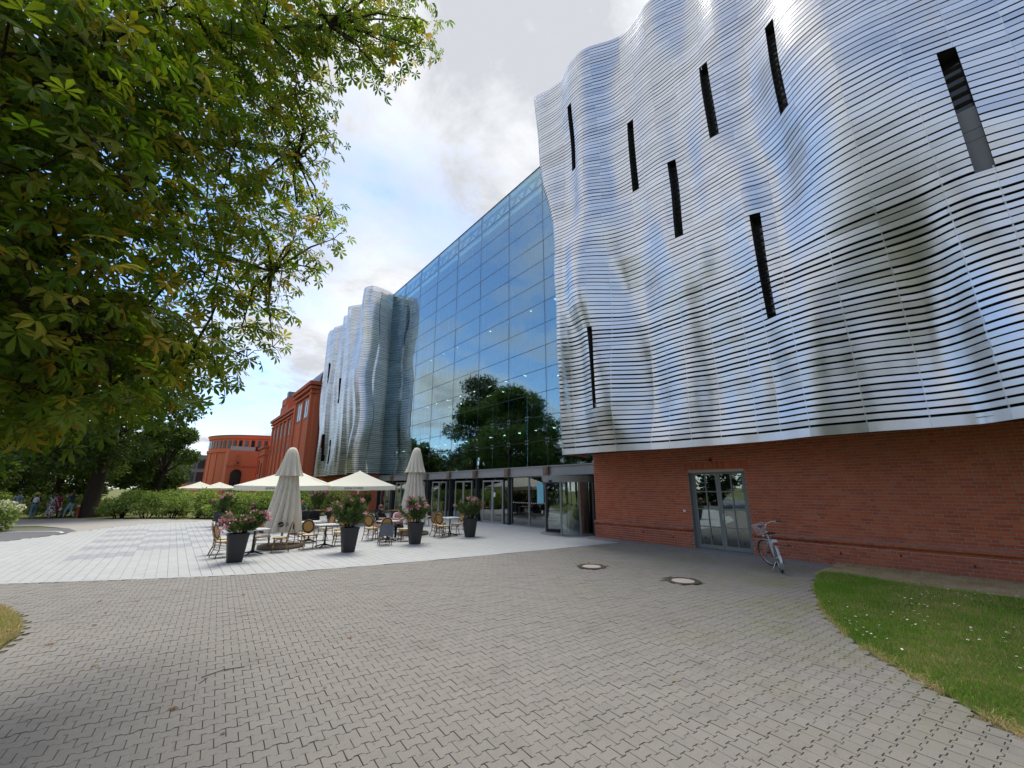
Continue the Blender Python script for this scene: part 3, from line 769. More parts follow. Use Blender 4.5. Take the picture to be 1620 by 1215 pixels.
# slot windows
for (s0, s1, c0, c1) in SLITS:
    w = MB(); n = 9
    for q in range(n):
        za, zb = c0 + (c1 - c0) * q / n, c0 + (c1 - c0) * (q + 1) / n
        xl0, xl1, xr0, xr1 = (float(clad(y, z)) for y in (s0, s1) for z in (za, zb))
        D = 0.38
        w.add([(xl0 + .005, s0, za), (xl0 + D, s0, za), (xl1 + D, s0, zb), (xl1 + .005, s0, zb)], [(0, 1, 2, 3)])
        w.add([(xr0 + .005, s1, za), (xr0 + D, s1, za), (xr1 + D, s1, zb), (xr1 + .005, s1, zb)], [(3, 2, 1, 0)])
    for z in (c0, c1):
        xa, xb = float(clad(s0, z)), float(clad(s1, z))
        w.add([(xa - .004, s0, z), (xb - .004, s1, z), (xb + D, s1, z), (xa + D, s0, z)], [(0, 1, 2, 3)])
    fr = part(w, 'slot_window', 'reveal_metal')
    w = MB(); xm0, xm1 = float(clad((s0 + s1) / 2, c0)) + 0.32, float(clad((s0 + s1) / 2, c1)) + 0.32
    w.add([(xm0, s0, c0), (xm0, s1, c0), (xm1, s1, c1), (xm1, s0, c1)], [(1, 0, 3, 2)])
    o = w.build('pane', 'dark_window'); sub(o, fr)
    if s0 < 0:                                                                # pale blind panel low in the nearest slot
        w = MB(); zt = c0 + (c1 - c0) * 0.52; xb0, xb1 = float(clad((s0 + s1) / 2, c0)) + 0.16, float(clad((s0 + s1) / 2, zt)) + 0.16
        w.add([(xb0, s0 + .002, c0), (xb0, s1 - .002, c0), (xb1, s1 - .002, zt), (xb1, s0 + .002, zt), (xb0 + .02, s0 + .002, c0), (xb0 + .02, s1 - .002, c0), (xb1 + .02, s1 - .002, zt), (xb1 + .02, s0 + .002, zt)], [(1, 0, 3, 2), (4, 5, 6, 7), (3, 7, 6, 2)])
        o = w.build('blind_panel', 'frame_grey'); sub(o, fr)
    for q in range(int((c1 - c0) / 0.24)):                                     # louvre blades inside the slot
        z = c0 + 0.12 + q * 0.24; xq = float(clad((s0 + s1) / 2, z)) + 0.22
        w = MB(); w.box((0, 0, 0), (0.10, s1 - s0 - 0.01, 0.012), Matrix.Rotation(R(35), 3, 'Y'))
        o = w.build('louvre', 'reveal_metal'); o.location = (xq, (s0 + s1) / 2, z); sub(o, fr)
# soffit under the steel wing and cap above it
mb = MB(); yy = list(np.linspace(-8, 12.2, 50)); xx = clad(np.array(yy), ZB)
mb.add([(float(x) + 0.02, y, ZB + 0.02) for x, y in zip(xx, yy)] + [(14.95, y, ZB + 0.02) for y in yy], [(i, i + 1, 51 + i, 50 + i) for i in range(49)])
part(mb, 'soffit', 'reveal_metal')
mb = MB(); xx = clad(np.array(yy), ZT); ZC = ZB + nrow * PITCHZ - 0.03
yy[-1] = 12.8
mb.add([(float(x) + 0.04, y, ZC) for x, y in zip(xx, yy)] + [(16.5, y, ZC) for y in yy], [(i, i + 1, 51 + i, 50 + i) for i in range(49)])
mb.bb(14.9, 30, -8, 12.2, 3.6, ZT - 0.4)
part(mb, 'roof_cap', 'reveal_metal')

# ------------------------------------------------------------------ brick base
WX = 14.2; DY0, DY1, DZ = 5.86, 7.76, 2.62
wall = MB()
for (a, b, z0, z1) in ((-8, DY0, 0, 3.6), (DY0, DY1, DZ, 3.6), (DY1, 12.07, 0, 3.6)):
    wall.bb(WX + 0.014, 14.85, a, b, z0 - 0.1, z1)
wall.bb(WX - 0.035, WX + 0.02, -8, DY0, -0.1, 0.50); wall.bb(WX - 0.035, WX + 0.02, DY1, 12.08, -0.1, 0.50)
wall.bb(WX - 0.06, WX + 0.02, -8, DY0, 0.582, 0.655); wall.bb(WX - 0.06, WX + 0.02, DY1, 12.08, 0.582, 0.655)
wall_o = part(wall, 'brick_wall', 'mortar')
CH, BL, BH, J = 0.0826, 0.262, 0.126, 0.0155
bricks = []
for k in range(int(3.5 / CH)):
    z = k * CH + CH / 2
    plinth = z < 0.66
    front = WX - (0.05 if plinth else 0.0)
    if k == 6: front = WX - 0.004
    if k == 7: front = WX - 0.078
    y = -8 + (0 if k % 2 == 0 else -0.194); q = 0
    while y < 12.07:
        ln = BL if (q % 2 == 0) else BH
        a, b = max(y + J / 2, -8), min(y + ln - J / 2, 12.07 + (0.05 if plinth else 0)); y += ln; q += 1
        seg = [(a, b)]
        if z < DZ + 0.27:
            lo, hi = (DY0, DY1) if z < DZ else (DY0 - 0.12, DY1 + 0.12)
            seg = []
            if a < lo: seg.append((a, min(b, lo)))
            if b > hi: seg.append((max(a, hi), b))
        for (a2, b2) in seg:
            if b2 - a2 < 0.03: continue
            bricks.append((front, a2, b2, z - CH / 2 + J / 2, z + CH / 2 - J / 2))
zc = DZ
yy_ = DY0 - 0.12
while yy_ < DY1 + 0.11:
    bricks.append((WX - 0.002, yy_ + 0.005, yy_ + 0.077, zc + 0.006, zc + 0.262)); yy_ += 0.083
vents = {int(v) for v in range(0)}
def brick_vs(front, a, b, z0, z1, j):
    e_ = 0.004
    return [(front + 0.03, a, z0), (front + 0.03, b, z0), (front + 0.03, b, z1), (front + 0.03, a, z1), (front + j + e_, a, z0), (front + j + e_, b, z0), (front + j + e_, b, z1), (front + j + e_, a, z1), (front + j, a + e_, z0 + e_), (front + j, b - e_, z0 + e_), (front + j, b - e_, z1 - e_), (front + j, a + e_, z1 - e_)]
BF = [(8, 11, 10, 9)] + [(i, 4 + i, 4 + (i + 1) % 4, (i + 1) % 4) for i in range(4)] + [(4 + i, 8 + i, 8 + (i + 1) % 4, 4 + (i + 1) % 4) for i in range(4)]
bricks.sort(key=lambda b: (0 if in_view((b[0], (b[1] + b[2]) / 2, b[3]), 0.0) else 1, dist((b[0], (b[1] + b[2]) / 2, b[3])) - 2 * (b[2] - b[1])))
cache = {}
for (f_, a, b, z0, z1) in bricks[:300]:
    key = (round(b - a, 3), round(z1 - z0, 3))
    if key not in cache:
        t_ = MB(); t_.add(brick_vs(0, -(b - a) / 2, (b - a) / 2, -(z1 - z0) / 2, (z1 - z0) / 2, 0), BF); cache[key] = t_.mesh('brick', 'brick')
    o = inst('brick', cache[key], None, (f_ + prg.gauss(0, 0.0016), (a + b) / 2, (z0 + z1) / 2), (0, 0, prg.gauss(0, 0.006))); sub(o, wall_o)
mb = MB()
for (f_, a, b, z0, z1) in bricks[300:]:
    mb.rv = prg.random() * 0.98 + 0.01; mb.add(brick_vs(f_, a, b, z0, z1, prg.gauss(0, 0.0016)), BF)
o = mb.build('brick_field', 'brick', kind='stuff'); sub(o, wall_o)
# sloping ledge on the plinth
mb = MB()
for (a, b) in ((-8, DY0), (DY1, 12.12)):
    mb.add([(WX - 0.080, a, 0.660), (WX - 0.080, b, 0.660), (WX + 0.012, b, 0.70), (WX + 0.012, a, 0.70), (WX - 0.080, a, 0.650), (WX - 0.080, b, 0.650)], [(1, 0, 3, 2), (5, 4, 0, 1)])
simple('ledge_brick', (0.34, 0.20, 0.16), 0.9, 0, 0.3, 9, 0.3)
part(mb, 'plinth_ledge', 'ledge_brick')
# dark weep holes in the plinth
for k in range(14):
    mb = MB(); mb.box((WX - 0.052, -6 + k * 1.21, 0.31 + 0.083 * (k % 2)), (0.012, 0.03, 0.06)); part(mb, 'weep_hole', 'dark_backing')
# glazed double door
dr = MB(); fx = WX + 0.16
dr.bb(WX + 0.0, WX + 0.66, DY0 - .001, DY0 + 0.012, 0, DZ); dr.bb(WX + 0.0, WX + 0.66, DY1 - 0.012, DY1 + .001, 0, DZ); dr.bb(WX, WX + 0.66, DY0, DY1, DZ - 0.012, DZ)
dr.bb(fx - 0.03, fx + 0.05, DY0 + .012, DY0 + 0.085, 0.03, DZ - .012); dr.bb(fx - 0.03, fx + 0.05, DY1 - 0.085, DY1 - .012, 0.03, DZ - .012); dr.bb(fx - 0.03, fx + 0.05, DY0 + .085, DY1 - .085, DZ - 0.085, DZ - .012)
dr.bb(WX - 0.02, fx + 0.1, DY0, DY1, -0.05, 0.028)
door = part(dr, 'double_door', 'door_frame', label='grey steel double door glazed in small square panes')
mid = (DY0 + DY1) / 2
for (a, b) in ((DY0 + 0.09, mid - 0.004), (mid + 0.004, DY1 - 0.09)):
    lf = MB(); st = 0.075
    z0, z1 = 0.04, DZ - 0.09
    lf.bb(fx - 0.02, fx + 0.03, a, a + st, z0, z1); lf.bb(fx - 0.02, fx + 0.03, b - st, b, z0, z1)
    lf.bb(fx - 0.02, fx + 0.03, a + st, b - st, z0, z0 + 0.12); lf.bb(fx - 0.02, fx + 0.03, a + st, b - st, z1 - st, z1)
    rows = [z0 + 0.12 + (z1 - st - z0 - 0.12) * q / 4 for q in range(5)]
    for z in rows[1:4]: lf.bb(fx - 0.017, fx + 0.02, a + st, b - st, z - 0.018, z + 0.018)
    lf.bb(fx - 0.0175, fx + 0.0205, (a + b) / 2 - 0.018, (a + b) / 2 + 0.018, z0 + 0.12, z1 - st)
    leaf = lf.build('door_leaf', 'door_frame'); sub(leaf, door)
    for q in range(4):
        for (ya, yb) in ((a + st, (a + b) / 2 - 0.018), ((a + b) / 2 + 0.018, b - st)):
            p_ = MB(); zA, zB = rows[q] + (0.018 if q else 0), rows[q + 1] - (0.018 if q < 3 else 0)
            p_.bb(fx + 0.002, fx + 0.008, ya - .002, yb + .002, zA - .002, zB + .002); o = p_.build('pane', 'window_glass'); sub(o, door)
h_ = MB(); h_.tube([(fx - 0.02, mid - 0.04, 1.12), (fx - 0.07, mid - 0.04, 1.12), (fx - 0.07, mid - 0.16, 1.12)], 0.011, 8); h_.box((fx - 0.024, mid - 0.04, 1.08), (0.008, 0.04, 0.2))
o = h_.build('door_handle', 'aluminium'); sub(o, door)
mb = MB(); mb.bb(WX + 0.6, WX + 0.64, DY0, DY1, 0, DZ); part(mb, 'door_lobby', 'interior_dark')
# light switch plate by the door, small fitting above it
mb = MB(); mb.box((WX - 0.012, 8.02, 1.22), (0.03, 0.085, 0.085)); part(mb, 'switch_box', 'paper_white')
mb = MB(); mb.box((WX - 0.03, 6.9, 2.93), (0.07, 0.07, 0.10)); part(mb, 'door_sensor', 'black_metal')
# ------------------------------------------------------------------ glass hall between the wings
GX, GY0, GY1, GZ0, GZ1 = 14.86, 12.05, 39.0, 3.12, 21.48
MUL = [12.36 + 3.27 * k for k in range(9)]            # mullion lines along y
RH = (GZ1 - GZ0) / 14
ROWS = [GZ0 + RH * k for k in range(15)]
fac = MB()
for y in MUL: fac.bb(GX + 0.03, GX + 0.12, y - 0.02, y + 0.02, GZ0, GZ1)
fac_o = part(fac, 'glass_facade', 'mullion_dark', label='tall gridded glass wall reflecting sky and trees')
grg = random.Random(4)
edges_y = [GY0] + [y for y in MUL if GY0 + 0.2 < y < GY1] + [GY1]
for ci, (a, b) in enumerate(zip(edges_y, edges_y[1:])):
    for ri in range(14):
        cols = [(a, b)]
        if ri < 3: cols = [(a, (a + b) / 2), ((a + b) / 2, b)]
        for (p0, p1) in cols:
            p_ = MB(); z0, z1 = ROWS[ri] + 0.011, ROWS[ri + 1] - 0.011; c = (GX, (p0 + p1) / 2, (z0 + z1) / 2)
            hw, hh = (p1 - p0) / 2 - 0.011, (z1 - z0) / 2
            p_.box((0, 0, 0), (0.016, hw * 2, hh * 2))
            o = inst('pane', p_.mesh('pane', 'facade_glass'), None, c, (0, grg.gauss(0, 0.002), grg.gauss(0, 0.002))); sub(o, fac_o)
# black joints between the panes
mb = MB()
for z in ROWS[1:-1]: mb.bb(GX - 0.010, GX + 0.03, GY0, GY1, z - 0.013, z + 0.013)
for y in edges_y[1:-1]: mb.bb(GX - 0.011, GX + 0.029, y - 0.013, y + 0.013, GZ0, GZ1)
mb.bb(GX - 0.03, GX + 0.08, GY0, GY1, GZ1 + 0.001, GZ1 + 0.05)
o = mb.build('joint_profile', 'mullion_dark'); sub(o, fac_o)
# spider fittings on the lower rows, and tie rods behind
for ri in (1, 2):
    for ci, (a, b) in enumerate(zip(edges_y, edges_y[1:])):
        for y in (a, (a + b) / 2):
            mb = MB()
            for dy in (-0.09, 0.09):
                for dz in (-0.09, 0.09):
                    mb.lathe([(0.032, -0.012), (0.032, 0.012)], (0, 0, 0), 8) if False else mb.box((GX - 0.016, y + dy, ROWS[ri] + dz), (0.02, 0.05, 0.05))
            mb.tube([(GX + 0.05, y - .09, ROWS[ri] - .09), (GX + 0.05, y + .09, ROWS[ri] + .09)], 0.012, 5); mb.tube([(GX + 0.05, y + .09, ROWS[ri] - .09), (GX + 0.05, y - .09, ROWS[ri] + .09)], 0.012, 5)
            o = mb.build('spider_fitting', 'aluminium'); sub(o, fac_o)
mb = MB()
for ci, (a, b) in enumerate(zip(edges_y, edges_y[1:])):
    for y in (a, (a + b) / 2):
        mb.tube([(GX + 0.25, y, GZ0), (GX + 0.7, y, 5.6), (GX + 0.25, y, 7.2)], 0.015, 5)
        mb.tube([(GX + 0.3, y, GZ0), (GX + 0.3, y, GZ1 - 1.4)], 0.03, 6)
part(mb, 'tie_rods', 'aluminium')
# roof truss behind the top row of panes
mb = MB(); tx = GX + 0.16
mb.bb(tx, tx + 0.12, GY0, GY1, 20.30, 20.42); mb.bb(tx, tx + 0.12, GY0, GY1, 21.12, 21.24)
y = GY0 + 0.3
while y < GY1 - 1.1:
    mb.tube([(tx + .06, y, 20.4), (tx + .06, y + 0.54, 21.14), (tx + .06, y + 1.09, 20.4)], 0.085, 6); y += 1.09
part(mb, 'roof_truss', 'mullion_dark')
# interior: slabs, back wall, columns, lamps
mb = MB()
mb.bb(28.0, 28.3, GY0, GY1, 0, 20.1); mb.bb(15.4, 28.0, GY0 - 0.05, GY0 + 0.05, 0, 20.1); mb.bb(15.4, 28.0, GY1 - 0.05, GY1 + 0.05, 0, 20.1)
mb.bb(15.3, 28.0, GY0, GY1, 20.0, 20.18)
part(mb, 'interior_wall', 'interior_dark')
mb = MB(); mb.bb(14.95, 28, GY0, GY1, -0.05, 0.02); part(mb, 'interior_floor', 'interior_floor')
mb = MB()
mb.bb(15.35, 28, GY0, GY1, 5.25, 5.55); mb.bb(15.3, 15.42, GY0, GY1, 5.2, 6.0); mb.bb(17.6, 28, GY0, GY1, 9.9, 10.3); mb.bb(17.6, 28, GY0, GY1, 14.8, 15.2)
part(mb, 'floor_slab', 'slab_green')
for y in (16.0, 22.5, 29.0, 35.5): mb = MB(); mb.lathe([(0.32, 0.02), (0.32, 20.0)], (19.0, y, 0), 14); part(mb, 'interior_column', 'interior_dark', smooth=40)
mb = MB(); mb.lathe([(0.42, 5.55), (0.46, 7.5), (0.52, 8.6)], (17.2, 18.9, 0), 20)
sc_ = []
for k in range(13):
    a = R(200 + 140 * k / 12); sc_.append((17.2, 18.9 + 1.15 * math.cos(a), 10.0 + 1.15 * math.sin(a)))
for k in range(13):
    a = R(340 - 140 * k / 12); sc_.append((17.2, 18.9 + 1.15 * math.cos(a), 10.0 + 0.72 * math.sin(a) - 0.15))
n_ = len(sc_); mb.add([(x - 0.1, y, z) for x, y, z in sc_] + [(x + 0.1, y, z) for x, y, z in sc_], [tuple(range(n_)), tuple(range(2 * n_ - 1, n_ - 1, -1))] + [(i, (i + 1) % n_, n_ + (i + 1) % n_, n_ + i) for i in range(n_)])
part(mb, 'blue_pillar', 'column_blue', smooth=40, label='blue pillar with a crescent top seen behind the glass')
lm = MB()
for y in np.arange(13.2, 38, 1.5): lm.lathe([(0.07, -0.02), (0.07, 0.0)], (15.9, y, 5.24), 8)
for y in np.arange(13, 38, 2.2): lm.lathe([(0.08, -0.02), (0.08, 0.0)], (18.6, y, 9.89), 8); lm.lathe([(0.08, -0.02), (0.08, 0.0)], (20.5, y + .7, 9.89), 8)
for y in np.arange(13.5, 38, 2.6): lm.lathe([(0.08, -0.02), (0.08, 0.0)], (18.8, y, 14.79), 8)
for y in np.arange(13.2, 38, 2.0): lm.lathe([(0.06, -0.02), (0.06, 0.0)], (16.4, y, 3.0), 8)
part(lm, 'ceiling_lamps', 'downlight')
# steel beam over the ground floor with column brackets
mb = MB()
mb.bb(GX - 0.04, GX + 0.06, 11.9, GY1, 2.66, 3.06); mb.bb(GX - 0.11, GX + 0.14, 11.9, GY1, 3.06, 3.11); mb.bb(GX - 0.11, GX + 0.14, 11.9, GY1, 2.61, 2.66)
mb.bb(GX + 0.06, 28, 12.0, GY1, 3.03, 3.10)
part(mb, 'steel_beam', 'beam_steel')
for y in MUL[1:]:
    b_ = MB(); b_.box((GX - 0.16, y, 2.83), (0.10, 0.36, 0.48)); b_.box((GX - 0.22, y, 2.83), (0.03, 0.22, 0.32)); b_.lathe([(0.05, 0), (0.05, 0.03)], (0, 0, 0), 8) if False else None
    for dy in (-0.07, 0.07):
        for dz in (-0.1, 0.1): b_.box((GX - 0.24, y + dy, 2.83 + dz), (0.02, 0.035, 0.035))
    br = part(b_, 'beam_bracket', 'weathered_bracket')
    c_ = MB(); c_.bb(GX - 0.02, GX + 0.12, y - 0.07, y + 0.07, 0.0, 2.61); o = c_.build('post', 'mullion_dark'); sub(o, br)
# ground floor glazing: fixed panes and framed doors
LX = GX + 0.14
def leaf_pane(a, b, z0, z1, fr_w, mat_f, name, par=None, x=LX):
    f_ = MB()
    f_.bb(x - 0.03, x + 0.03, a, a + fr_w, z0, z1); f_.bb(x - 0.03, x + 0.03, b - fr_w, b, z0, z1)
    f_.bb(x - 0.03, x + 0.03, a + fr_w, b - fr_w, z0, z0 + fr_w); f_.bb(x - 0.03, x + 0.03, a + fr_w, b - fr_w, z1 - fr_w, z1)
    fo = part(f_, name, mat_f)
    p_ = MB(); p_.bb(x - 0.006, x + 0.006, a + fr_w - .003, b - fr_w + .003, z0 + fr_w - .003, z1 - fr_w + .003)
    o = p_.build('pane', 'window_glass'); sub(o, fo); return fo
for k, y in enumerate(MUL[1:-1]):
    a, b = y + 0.08, y + 3.27 - 0.08
    if k in (0,):
        for q in range(2): leaf_pane(a + (b - a) / 2 * q + .005, a + (b - a) / 2 * (q + 1) - .005, 0.03, 2.6, 0.05, 'frame_grey', 'shop_window')
    else:
        leaf_pane(a, a + 0.5, 0.03, 2.6, 0.045, 'mullion_dark', 'shop_window'); leaf_pane(b - 0.5, b, 0.03, 2.6, 0.045, 'mullion_dark', 'shop_window')
        w_ = (b - a - 1.04) / 2
        for q in range(2):
            d_ = leaf_pane(a + 0.52 + w_ * q + .004, a + 0.52 + w_ * (q + 1) - .004, 0.03, 2.45, 0.085, 'aluminium', 'glass_door', x=LX - 0.05)
            hb = MB(); yy_ = a + 0.52 + w_ + (-0.14 if q == 0 else 0.14)
            hb.tube([(LX - 0.14, yy_, 0.85), (LX - 0.14, yy_, 1.25)], 0.014, 6); hb.box((LX - 0.11, yy_, 0.9), (0.06, 0.02, 0.02)); hb.box((LX - 0.11, yy_, 1.2), (0.06, 0.02, 0.02)); o = hb.build('door_handle', 'aluminium'); sub(o, d_)
mb = MB(); mb.bb(LX - 0.08, LX + 0.05, 15.7, GY1, 0.0, 0.028); part(mb, 'threshold', 'frame_grey')
for (y, z, w_, h_, nm, mt) in ((16.35, 1.75, 0.5, 1.05, 'poster', 'poster_cyan'), (20.4, 1.62, 0.26, 0.26, 'notice', 'paper_white'), (33.0, 1.7, 0.5, 1.1, 'poster', 'poster_cyan')):
    mb = MB(); mb.box((LX - 0.045 if nm == 'poster' else LX - 0.062, y, z), (0.006, w_, h_)); part(mb, nm, mt)
# row of white safety dots on the glazing
mb = MB(); 
for y in np.arange(15.9, 19.0, 0.17): mb.box((LX - 0.012, y, 1.22), (0.003, 0.05, 0.05))
part(mb, 'safety_dots', 'paper_white')
# diagonal tie bars behind the ground floor glazing
for y in MUL[1:-1]: mb = MB(); mb.tube([(LX + 0.5, y + 0.3, 0.05), (LX + 0.5, y + 2.2, 2.6)], 0.04, 6); part(mb, 'tie_bar', 'aluminium')
# cafe furniture silhouettes inside stay dark: a counter block
mb = MB(); mb.bb(20.5, 21.2, 18, 30, 0, 1.1); mb.bb(24, 24.3, 16, 34, 0.0, 2.3); part(mb, 'counter', 'interior_dark')

# revolving door
RC, RR = Vector((14.30, 13.72, 0)), 1.22
rv = MB()
def arc(a0, a1, n=14, r=RR): return [(RC.x + r * math.cos(R(a0 + (a1 - a0) * k / n)), RC.y + r * math.sin(R(a0 + (a1 - a0) * k / n))) for k in range(n + 1)]
def curved(mb, pts, z0, z1, th=0.05):
    n = len(pts); inn = [(RC.x + (x - RC.x) * (1 - th / RR), RC.y + (y - RC.y) * (1 - th / RR)) for x, y in pts]
    mb.add([(x, y, z0) for x, y in pts] + [(x, y, z1) for x, y in pts] + [(x, y, z0) for x, y in inn] + [(x, y, z1) for x, y in inn],
           [q for i in range(n - 1) for q in ((i, i + 1, n + i + 1, n + i), (2 * n + i + 1, 2 * n + i, 3 * n + i, 3 * n + i + 1), (n + i, n + i + 1, 3 * n + i + 1, 3 * n + i), (i + 1, i, 2 * n + i, 2 * n + i + 1))] + [(0, n, 3 * n, 2 * n), (n - 1, 3 * n - 1, 4 * n - 1, 2 * n - 1)])
curved(rv, arc(0, 360, 40), 2.25, 2.54, 0.25)
rv_o = part(rv, 'revolving_door', 'frame_grey', smooth=40, label='round revolving door of grey steel and curved glass')
for (a0, a1) in ((208, 285), (28, 105)):
    g_ = MB(); curved(g_, arc(a0, a1), 0.10, 2.25, 0.012); o = g_.build('curved_pane', 'window_glass', smooth=40); sub(o, rv_o)
    g_ = MB(); curved(g_, arc(a0, a1), 0.02, 0.10, 0.05)
    for a in (a0, a1, (a0 + a1) / 2):
        p = arc(a, a, 1)[0]; g_.box((p[0], p[1], 1.13), (0.09, 0.07, 2.24), Matrix.Rotation(R(a), 3, 'Z'))
    o = g_.build('drum_frame', 'frame_grey', smooth=40); sub(o, rv_o)
g_ = MB(); g_.lathe([(RR + 0.12, 0.0), (RR + 0.12, 0.022)], (RC.x, RC.y, 0), 40); o = g_.build('floor_ring', 'apron_concrete'); sub(o, rv_o)
g_ = MB(); g_.lathe([(RR - 0.02, 2.2), (RR - 0.02, 2.24)], (RC.x, RC.y, 0), 40); o = g_.build('drum_shade_disc', 'black_metal'); sub(o, rv_o)  # black disc added under the fascia to darken the inside of the drum
for a in (150, 185):
    p = arc(a, a, 1, RR + 0.03)[0]; g_ = MB(); g_.box((p[0], p[1], 2.30), (0.09, 0.12, 0.07), Matrix.Rotation(R(a), 3, 'Z')); o = g_.build('motion_sensor', 'black_metal'); sub(o, rv_o)
for k in range(3):
    a = R(115 + 120 * k); dx, dy = math.cos(a), math.sin(a)
    w_ = MB(); rot = Matrix.Rotation(a, 3, 'Z')
    for (r0, r1, z0, z1) in ((0.04, 0.12, .05, 2.16), (1.04, 1.13, .05, 2.16), (0.12, 1.04, .05, .17), (0.12, 1.04, 2.06, 2.16)):
        w_.box((RC.x + dx * (r0 + r1) / 2, RC.y + dy * (r0 + r1) / 2, (z0 + z1) / 2), (r1 - r0, 0.045, z1 - z0), rot)
    wo = w_.build('wing', 'black_metal'); sub(wo, rv_o)
    p_ = MB(); p_.box((RC.x + dx * 0.58, RC.y + dy * 0.58, 1.11), (0.92, 0.01, 1.9), rot); o = p_.build('pane', 'window_glass'); sub(o, rv_o)
    h_ = MB(); h_.tube([(RC.x + dx * 0.2 - dy * .06, RC.y + dy * 0.2 + dx * .06, 1.05), (RC.x + dx * 0.95 - dy * .06, RC.y + dy * 0.95 + dx * .06, 1.05)], 0.016, 6); o = h_.build('push_bar', 'aluminium'); sub(o, rv_o)
h_ = MB(); h_.tube([(RC.x, RC.y, 0.02), (RC.x, RC.y, 2.2)], 0.05, 10); o = h_.build('spindle', 'aluminium'); sub(o, rv_o)
# side closing panels to the brick pier
mb = MB(); mb.bb(14.9, 15.0, 12.07, 12.6, 0.0, 2.62); mb.bb(14.92, 15.02, 14.9, 15.62, 0.0, 2.62); part(mb, 'side_panel', 'mullion_dark')

# ------------------------------------------------------------------ second steel wing beyond the glass
TZ2 = 21.7
PLAN2 = [(14.86, 38.35), (14.2, 38.05), (13.4, 37.85), (12.7, 37.75), (12.2, 38.0), (11.95, 38.9), (12.35, 40.6), (12.9, 41.9), (13.0, 42.7), (12.3, 43.7), (12.3, 45.0), (12.8, 46.4), (12.65, 47.6), (13.0, 49.0), (13.3, 50.2), (12.85, 51.6), (12.75, 53.2), (12.95, 54.8), (13.2, 56.4), (13.5, 57.4)]
P2 = smoothpts(PLAN2, 6); P2a = np.array(P2)
S2 = np.concatenate([[0], np.cumsum(np.hypot(*np.diff(P2a, axis=0).T))])
def plan2(z, damp=0.75):
    """plan line of the far wing at height z: folds drift and soften towards the bottom"""
    t_ = (z - 3.3) / (TZ2 - 3.3)
    sh = 1.3 * math.sin(t_ * 5.1) * (1 - t_)
    out = []
    for s_, (x, y) in zip(S2, P2a):
        w_ = min(1, max(0, (s_ - 3.6) / 2.5))
        xx = x * (0.35 + 0.45 * t_) + 12.85 * (0.65 - 0.45 * t_)
        xx += w_ * (0.09 * math.sin(s_ * 1.9 + z * 0.22 + sh * .6) + 0.05 * math.sin(s_ * 4.1 - z * 0.15) + 0.11 * math.sin(s_ * 0.8 + z * 0.4))
        if w_ < 1: xx = x * (1 - w_) + xx * w_ + 0.14 * (1 - w_) * math.sin(z * 0.9) * (1 if s_ > 1.2 else s_ / 1.2)
        yy = y + (0.25 * math.sin(z * 0.55 + 0.6) if s_ > 1.5 else 0) - (1 - t_) * 3.2 * max(0, (s_ - 16) / (S2[-1] - 16)) ** 1.5
        out.append((xx, yy))
    return out
mb = MB(); prev = None
nr2 = int((TZ2 - 3.3) / PITCHZ)
SL2 = [(46.9, 47.35, 11.0, 14.0), (50.9, 51.4, 5.0, 8.0), (49.0, 49.4, 15.5, 18.0), (52.4, 52.8, 14.5, 17.0), (48.6, 49.0, 4.6, 7.2)]
for k in range(nr2):
    z0 = 3.3 + k * PITCHZ; z1 = z0 + PITCHZ - prg.choice([0.03, 0.038, 0.045]); pl0, pl1 = plan2(z0), plan2(z1)
    mb.rv = prg.random() * 0.98 + .01
    run0, run1 = [], []
    cut = 5 + (k % 3)
    for i, (p, q) in enumerate(zip(pl0, pl1)):
        hole = any(a < p[1] < b and c < z0 < d for a, b, c, d in SL2)
        if not hole: run0.append(p); run1.append(q)
        if (hole or i == len(pl0) - 1 or len(run0) > 6) and len(run0) > 1:
            # order so that the outward side matches strip_panel
            mb.rv = prg.random() * 0.98 + .01
            strip_panel(mb, run0, run1, z0, z1)
            run0, run1 = ([p], [q]) if not hole else ([], [])
        elif hole: run0, run1 = [], []
scr2 = MB(); zz = list(np.linspace(3.3, TZ2 - 0.1, 16)); n_ = len(P2)
for z in zz: scr2.v.extend([((x + 0.4, y + 0.1, z) if s_ > 5.5 else (min(x + 0.3, 14.8), 38.75, z)) for s_, (x, y) in zip(S2, plan2(z))])
for j in range(15):
    for i in range(n_ - 1): scr2.f.append((j * n_ + i, j * n_ + i + 1, (j + 1) * n_ + i + 1, (j + 1) * n_ + i)); scr2.mi.append(0); scr2.r.append(0)
scr2_o = part(scr2, 'steel_screen', 'dark_backing', label='distant rippled steel screen left of the glass wall')
o = mb.build('slat_panel_field', 'steel_panel', smooth='all', kind='stuff'); sub(o, scr2_o)
mb = MB(); mb.bb(14.9, 30, 38.4, 57.5, 3.3, TZ2 - 0.3); mb.bb(13.2, 15, 38.5, 55, 3.22, 3.3); part(mb, 'wing_core', 'reveal_metal')
mb = MB(); mb.bb(14.2, 14.9, 38.6, 57.5, 0, 3.25); part(mb, 'far_brick_wall', 'far_brick')
